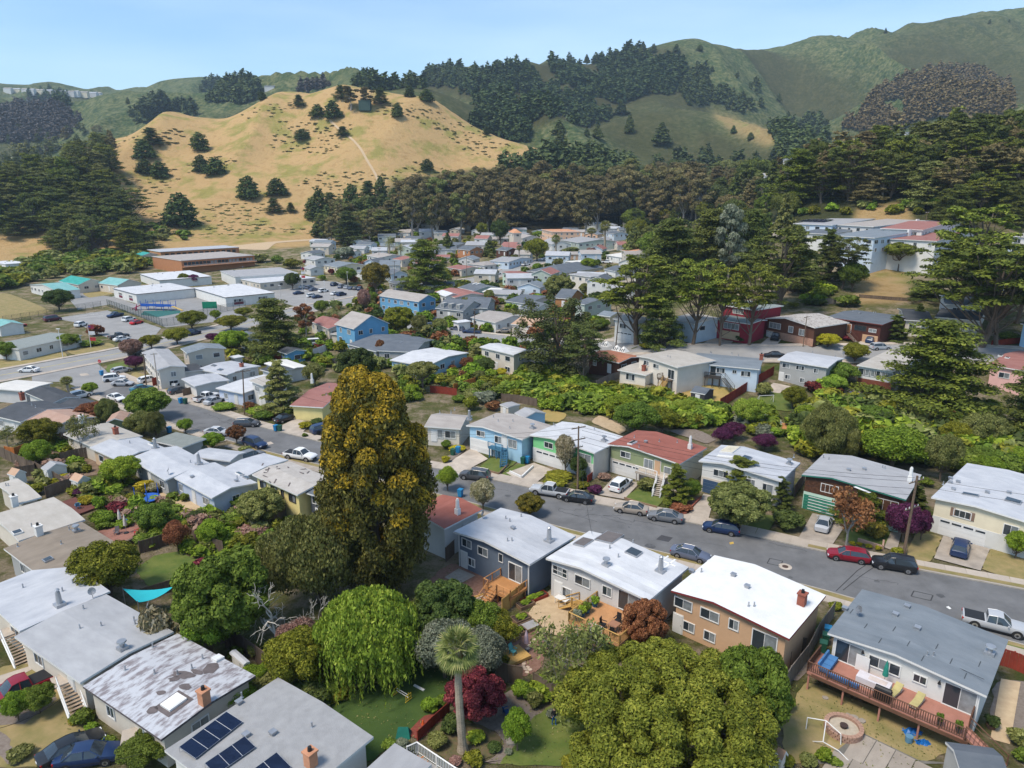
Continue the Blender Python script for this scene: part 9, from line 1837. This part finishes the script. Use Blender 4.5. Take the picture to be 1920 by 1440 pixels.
gx=ground(*b3(1270,1295));mb=MB();mb.tube((0,0,0),(0,0,.6),.26,.3,n=12);o=mb.build('bucket',mat('bucket_blue',(.10,.22,.33)));o.location=gx;tag(o,'blue grey plastic tub under the deck','tub')
def shed(label,p0,p1,p2,h,wall,rf,rise=.7,ax='v'):
 q=House('shed',label,'shed',p0,p1,p2,h,roof=(ax,.5,rise),wall=wall,rf=rf,oh=.12);q.door(0,.5,.05,w=.8,h=1.7);return q
s_=shed('small shed with dark shingle roof at the bottom edge',b3(1560,1450),b3(1842,1490),b3(1875,1345),2.5,'grey','slate',.5)
shed('black garden shed with dark gable roof in the golden grass',c3(1215,318),c3(1310,335),c3(1362,300),2.2,'charcoal','slate');shed('white garden shed with grey gable roof in the cluttered garden',c1(262,812),c1(300,832),c1(412,785),2.2,'white','grey');shed('small shed with sandy brown roof beside the fig tree',c1(445,885),c1(500,905),c1(605,885),2.0,'white',mat('roof_sandy',(.42,.26,.17)));shed('little white shed with brown roof by the back fence',c1(45,850),c1(95,865),c1(172,840),2.0,'white',mat('roof_sandy',(.42,.26,.17)))
shed('pale blue shed with grey roof behind the light blue house',c2(1730,460),c2(1800,490),c2(1895,445),2.2,'lblue','grey');shed('flat grey shed behind the light blue house',c2(1635,405),c2(1690,425),c2(1765,405),2.2,'beige','grey',.1);shed('blue playhouse shed with tan roof in the sandy yard',b1(1450,270),b1(1500,290),b1(1570,220),1.8,'beige',mat('roof_tan_shed',(.40,.24,.16)));shed('low white shed behind the peeling roof',b1(1290,790),b1(1370,860),b1(1410,845),2.0,'white','pale',.1)
shed('little playhouse with tan pitched roof beneath the leafy tree',b3(430,1320),b3(560,1400),b3(655,1400),1.6,'beige',mat('roof_tan_shed',(.4,.24,.16)),.6)
# turquoise shade sail
P3=[Vector((*plane(*b1(x,y),z),z))for x,y,z in((690,430,2.3),(975,420,2.6),(775,508,2.2))];t=thing('shade_sail','turquoise triangular shade sail behind the pale roof','shade sail',tuple(P3[0]));mb=MB();Nn=8;vs=[];idx={}
for i in range(Nn+1):
 for j in range(Nn+1-i):a,b=i/Nn,j/Nn;v=P3[0]*(1-a-b)+P3[1]*a+P3[2]*b-P3[0];c=(P3[0]+P3[1]+P3[2])/3-P3[0];e=1-.25*(a*b+b*(1-a-b)+a*(1-a-b))*0;idx[i,j]=len(vs);vs.append(tuple(v-Vector((0,0,1.6*a*b+1.2*a*(1-a-b)))))
mb.quadmesh(vs,[(idx[i,j],idx[i+1,j],idx[i,j+1])for i in range(Nn)for j in range(Nn-i)]+[(idx[i+1,j],idx[i+1,j+1],idx[i,j+1])for i in range(Nn)for j in range(Nn-i-1)]);mb.build('cloth',mat('sail_turquoise',(.02,.36,.42),var=.05),t)
for v in P3:mb=MB();q=v-P3[0];mb.tube((q.x,q.y,-v.z),(q.x,q.y,.1),.05,n=6);mb.build('post',METAL,t)
# wooden patio with furniture, white balcony railing, playground, little things
gx=ground(*b1(700,130));t=thing('deck','red paved patio deck with benches among the bushes','deck',(gx[0],gx[1],0),R(-28));deckbox(t,-3.4,3.4,-3.2,3.2,.3,mat('patio_red',(.27,.13,.10)),bw=.3)
for x,y,w,d in((0,3.1,6.6,.35),(3.3,0,.35,6)):mb=MB();mb.box((x,y,.6),(w,d,.6));mb.build('bench',FENCE,t)
parasol((gx[0]-1.5,gx[1]+2,.3),None,mat('cloth_cream',(.6,.56,.5)),'closed cream parasol on the patio, the farther one',2.4);parasol((gx[0]+.3,gx[1],.3),None,mat('cloth_cream',(.6,.56,.5)),'closed cream parasol on the patio, the middle one',2.6);chair((gx[0]+1.8,gx[1]-.3,.32),R(200),mat('red_plastic',(.5,.02,.03)),'bright red adirondack chair on the patio',True);chair((gx[0]-.8,gx[1]+1.6,.32),R(250),CB,'blue chair on the patio',True);chair((gx[0]-.7,gx[1]-.4,.32),R(280),mat('grey_sling',(.12,.11,.12)),'grey sling recliner on the patio',True)
gx=ground(*c1(490,1070));t=thing('deck','dark red timber garden deck enclosed by boards','deck',(gx[0],gx[1],0),R(-30));deckbox(t,-3,3,-2.2,2.2,.3,mat('deck_maroon',(.13,.05,.04)),bw=.2);chair((gx[0]+.8,gx[1]-.8,.32),R(120),mat('sky_chair',(.12,.33,.5)),'light blue chair on the dark red deck',True)
A_=[Vector((*plane(*b2(x,y),z),z))for x,y,z in((370,1320,2.3),(425,1295,2.3),(650,1445,2.3))];t=thing('balcony','white railed balcony at the bottom edge','balcony',tuple(A_[0]));mb=MB();c=A_[2]+(A_[0]-A_[1])*1.4
mb.quadmesh([tuple(q-A_[0]+Vector((0,0,dz)))for dz in(-1.0,-1.15)for q in(A_[0],A_[1],A_[2],c)],[(0,1,2,3),(7,6,5,4),(0,4,5,1),(1,5,6,2),(2,6,7,3),(3,7,4,0)]);mb.build('floor_slab',mat('deck_grey',(.3,.29,.28)),t);railing(t,[tuple(q-A_[0]-Vector((0,0,.98)))for q in A_],1.0,TRIM,bal=.16,balr=.04)
for q,l,m in((A_[1]+(A_[2]-A_[1])*.15,'covered dark grill on the white balcony',BLACK),(A_[1]+(A_[2]-A_[1])*.4,'orange wooden chair on the white balcony',FENCEO)):d_=(A_[0]-A_[1]).normalized();chair(tuple(q+d_*.8-Vector((0,0,.98))),R(40),m,l)
gx=ground(*a1(1300,790));t=thing('playground','blue play structure with red and yellow slides in the school yard','play structure',gx,R(-10));PBL=mat('play_blue',(.02,.10,.42),var=0);PRD=mat('play_red',(.45,.03,.10),var=0)
for i in range(5):
 for j in(0,1):mb=MB();mb.tube((i*3-6,j*3-1.5,0),(i*3-6,j*3-1.5,3.4),.1,n=6);mb.build('post',PBL,t)
for i in range(4):mb=MB();mb.box((i*3-4.5,0,1.4+.3*(i%2)),(2.9,2.9,.1));mb.box((i*3-4.5,-1.5,2.0),(2.8,.06,.9));mb.build('platform',PBL,t)
mb=MB();mb.box((-8.2,-1,1.0),(4,1.2,.15),ry=-.4);mb.build('slide',PRD,t);mb=MB();mb.box((8.2,-1,1.0),(4.4,.9,.15),ry=.35);mb.build('slide',mat('play_yellow',(.6,.4,.12)),t);mb=MB();mb.tube((-7,-3,.1),(-6.4,-3,2.6),.5,.05,n=4);mb.build('climber',PRD,t)
gx=ground(*a1(1720,800));t=thing('sign','green windscreen banner on the school fence','sign',gx,R(8));mb=MB();mb.box((0,0,2.2),(5,.12,2.4));mb.build('panel',mat('sign_green',(.01,.20,.11)),t);mb=MB();[mb.tube((a,0,0),(a,0,2),.08,n=5)for a in(-2.2,2.2)];mb.build('posts',CHL,t)
gx=ground(685,207);t=thing('water_tank','dark green water tank among the eucalyptus on the hilltop','water tank',gx);mb=MB();mb.box((0,0,4),(11,9,9));mb.build('tank',mat('tank_green',(.05,.09,.08)),t);mb=MB();mb.box((0,0,8.7),(11.4,9.4,.5));mb.build('lid',mat('tank_green',(.05,.09,.08)),t)
gx=ground(*c4(800,360));t=thing('play_set','blue toy slide and paddling pool on the sunroom patio','toy',gx);mb=MB();mb.tube((0,0,0),(0,0,.3),1.5,n=16);mb.build('pool',mat('pool_blue',(.16,.36,.5)),t);mb=MB();mb.box((1.2,.6,.6),(2,.5,.12),ry=.4);mb.build('slide',PBL,t)
gx=ground(*c1(950,1040));t=thing('trampoline','blue framed trampoline among the back gardens','trampoline',gx);mb=MB();mb.tube((0,0,.75),(0,0,.85),1.7,n=20);mb.build('bed',PBL,t)
for i in range(6):a=i*1.047;mb=MB();mb.tube((math.cos(a)*1.7,math.sin(a)*1.7,0),(math.cos(a)*1.7,math.sin(a)*1.7,2.4),.06,n=5);mb.build('pole',PBL,t)
gx=ground(*c4(260,400));t=thing('goal','white football goal on the toy lawn','goal',gx,R(10));mb=MB();mb.path([(-1.6,0,0),(-1.6,0,1.7),(1.6,0,1.7),(1.6,0,0)],.05,6);mb.path([(-1.6,0,1.7),(-1.6,1.2,0),(1.6,1.2,0),(1.6,0,1.7)],.04,6);mb.build('frame',TRIM,t)
gx=ground(*c4(350,555));t=thing('deck','little orange garden deck under the lime bushes','deck',gx,R(-20));deckbox(t,-2.2,2.2,-1.8,1.8,.4,DECKO);chair((gx[0],gx[1],gx[2]+.45),R(-90),TRIM,'white plastic chair on the orange deck',True)
for x,y,l in((1750,190,'reclining sling chair on the sandy terrace'),(1480,215,'stone fire ring seat in the sandy terrace')):pass
for k,(x,y,w,r_)in enumerate(((1110,495,0,0),(800,1350,.5,.4),(960,1165,.4,1),(1005,1180,.35,2),(930,1150,.3,.2),(800,1050,.3,1))):
 if w:gx=ground(*b3(x,y))if k!=1 else ground(*b2(955,1300));mb=MB();n_=8;mb.prism([(math.cos(6.283*i/n_)*w*random.uniform(.7,1.1),math.sin(6.283*i/n_)*w*random.uniform(.6,1))for i in range(n_)],-.05,w*.5);o=mb.build('rock',mat('stone_grey',(.30,.26,.22),var=.2));o.location=gx;tag(o,('','reddish rock on the gravel bend','flat rock beside the fire pit','second flat rock beside the fire pit','small rock above the fire pit','pale rock below the blue sofa end')[k],'rock')
gx=ground(*b2(770,495));t=thing('lumber_pile','pile of pale boards in the bare mulched yard','lumber',gx,R(35));[(lambda mb,i:(mb.box((random.uniform(-.3,.3),i*.22-.5,.08+.06*(i%2)),(2.2,.18,.08),rz=random.uniform(-.1,.1)),mb.build('plank',CONCL if i<4 else CEDAR,t)))(MB(),i)for i in range(6)]
# low walls and kerbs of the front gardens
for pts,m,hh,l in(([c4(850,1290),c4(1010,1340),c4(1015,1300)],mat('wall_pinkish',(.42,.27,.2),var=.15),.55,'low pinkish block wall of the flower bed'),([c2(1700,850),c2(1775,885),c2(1850,815)],TRIM,.5,'low white planter wall beside the lawn'),([c2(1500,825),c2(1630,860),c2(1690,800)],RAW,.4,'low timber edging of the square lawn'),([c3(790,1015),c3(850,1035),c3(1000,1075)],RAW,.35,'low timber edging of the sloping lawn'),([c3(1090,1110),c3(1185,1115),c3(1285,1010)],BRICK,.4,'low red edging around the mulch bed'),([c1(800,1175),c1(1000,1180)],CONCL,.5,'low pale wall'),):
 P_=[Vector(q)for q in PG(*pts)];o=thing('garden_wall',l,'wall',(*P_[0],hz(*P_[0])))
 for a,b in zip(P_,P_[1:]):mb=MB();c=(a+b)/2-P_[0];mb.box((c.x,c.y,hh/2),((b-a).length,.2,hh),rz=math.atan2((b-a).y,(b-a).x));mb.build('wall_section',m,o)
# houses along the far ridge
for k in range(15):
 px=6+k*14+(k%3)*3;g=ground(px,172+.05*px)
 if g is None or g[1]<1500:continue
 House('house',['white','cream','pale grey'][k%3]+' house in the row on the far western ridge','house',(g[0],g[1]),(g[0]+22,g[1]),(g[0]+22,g[1]+14),9,roof=('v',.5,3),wall=('white','cream','lgrey')[k%3],rf=('taupe','pale')[k%2],world=True,zb=g[2],group='houses on the far ridge')
for k,(px,py,l)in enumerate(((1505,302,'grey roofs house in the valley trees'),(1500,318,'second grey roofed house in the valley trees'),(1460,345,'white house deep in the valley trees'),(1375,352,'small white house among eucalyptus'),(1085,312,'cluster house above the eucalyptus belt'),(1715,262,'white house below the brown wood'),(1795,243,'long white building below the brown wood'),(30,302,'long low building on the knoll'),(1430,330,'grey house half hidden by valley trees'),(505,170,'white house on the grey wooded ridge'))):
 g=ground(px,py)
 if g:House('house',l,'house',(g[0]-9,g[1]),(g[0]+9,g[1]),(g[0]+9,g[1]+12),7 if g[1]>500 else 5,roof=('v',.5,2),wall=('white','lgrey')[k%2],rf=('taupe','slate')[k%2],world=True,zb=g[2])

for(xa,ya),(xb,yb),zt,l in(((372,960),(415,1105),1.9,'wooden entrance stairs of the pale grey roofed cream house'),((55,690),(120,845),1.9,'wooden entrance stairs beside the smooth white roof'),((815,1235),(900,1330),1.9,'white railed entrance steps of the peeling roof house')):
 a,b=Vector((*plane(*b1(xa,ya),zt),zt)),Vector((*plane(*b1(xb,yb),0),0));t=thing('stairs',l,'stairs',(a.x,a.y,0));d_=(b-a).xy.normalized();stairs(t,(0,0),(d_.x,d_.y,0),zt,0,1.3,mat('step_tan',(.33,.25,.18)),TRIM,'flight');mb=MB();mb.box((-d_.x*.8,-d_.y*.8,zt-.1),(1.7,1.7,.16),rz=math.atan2(d_.y,d_.x));mb.build('landing',CONCL,t)
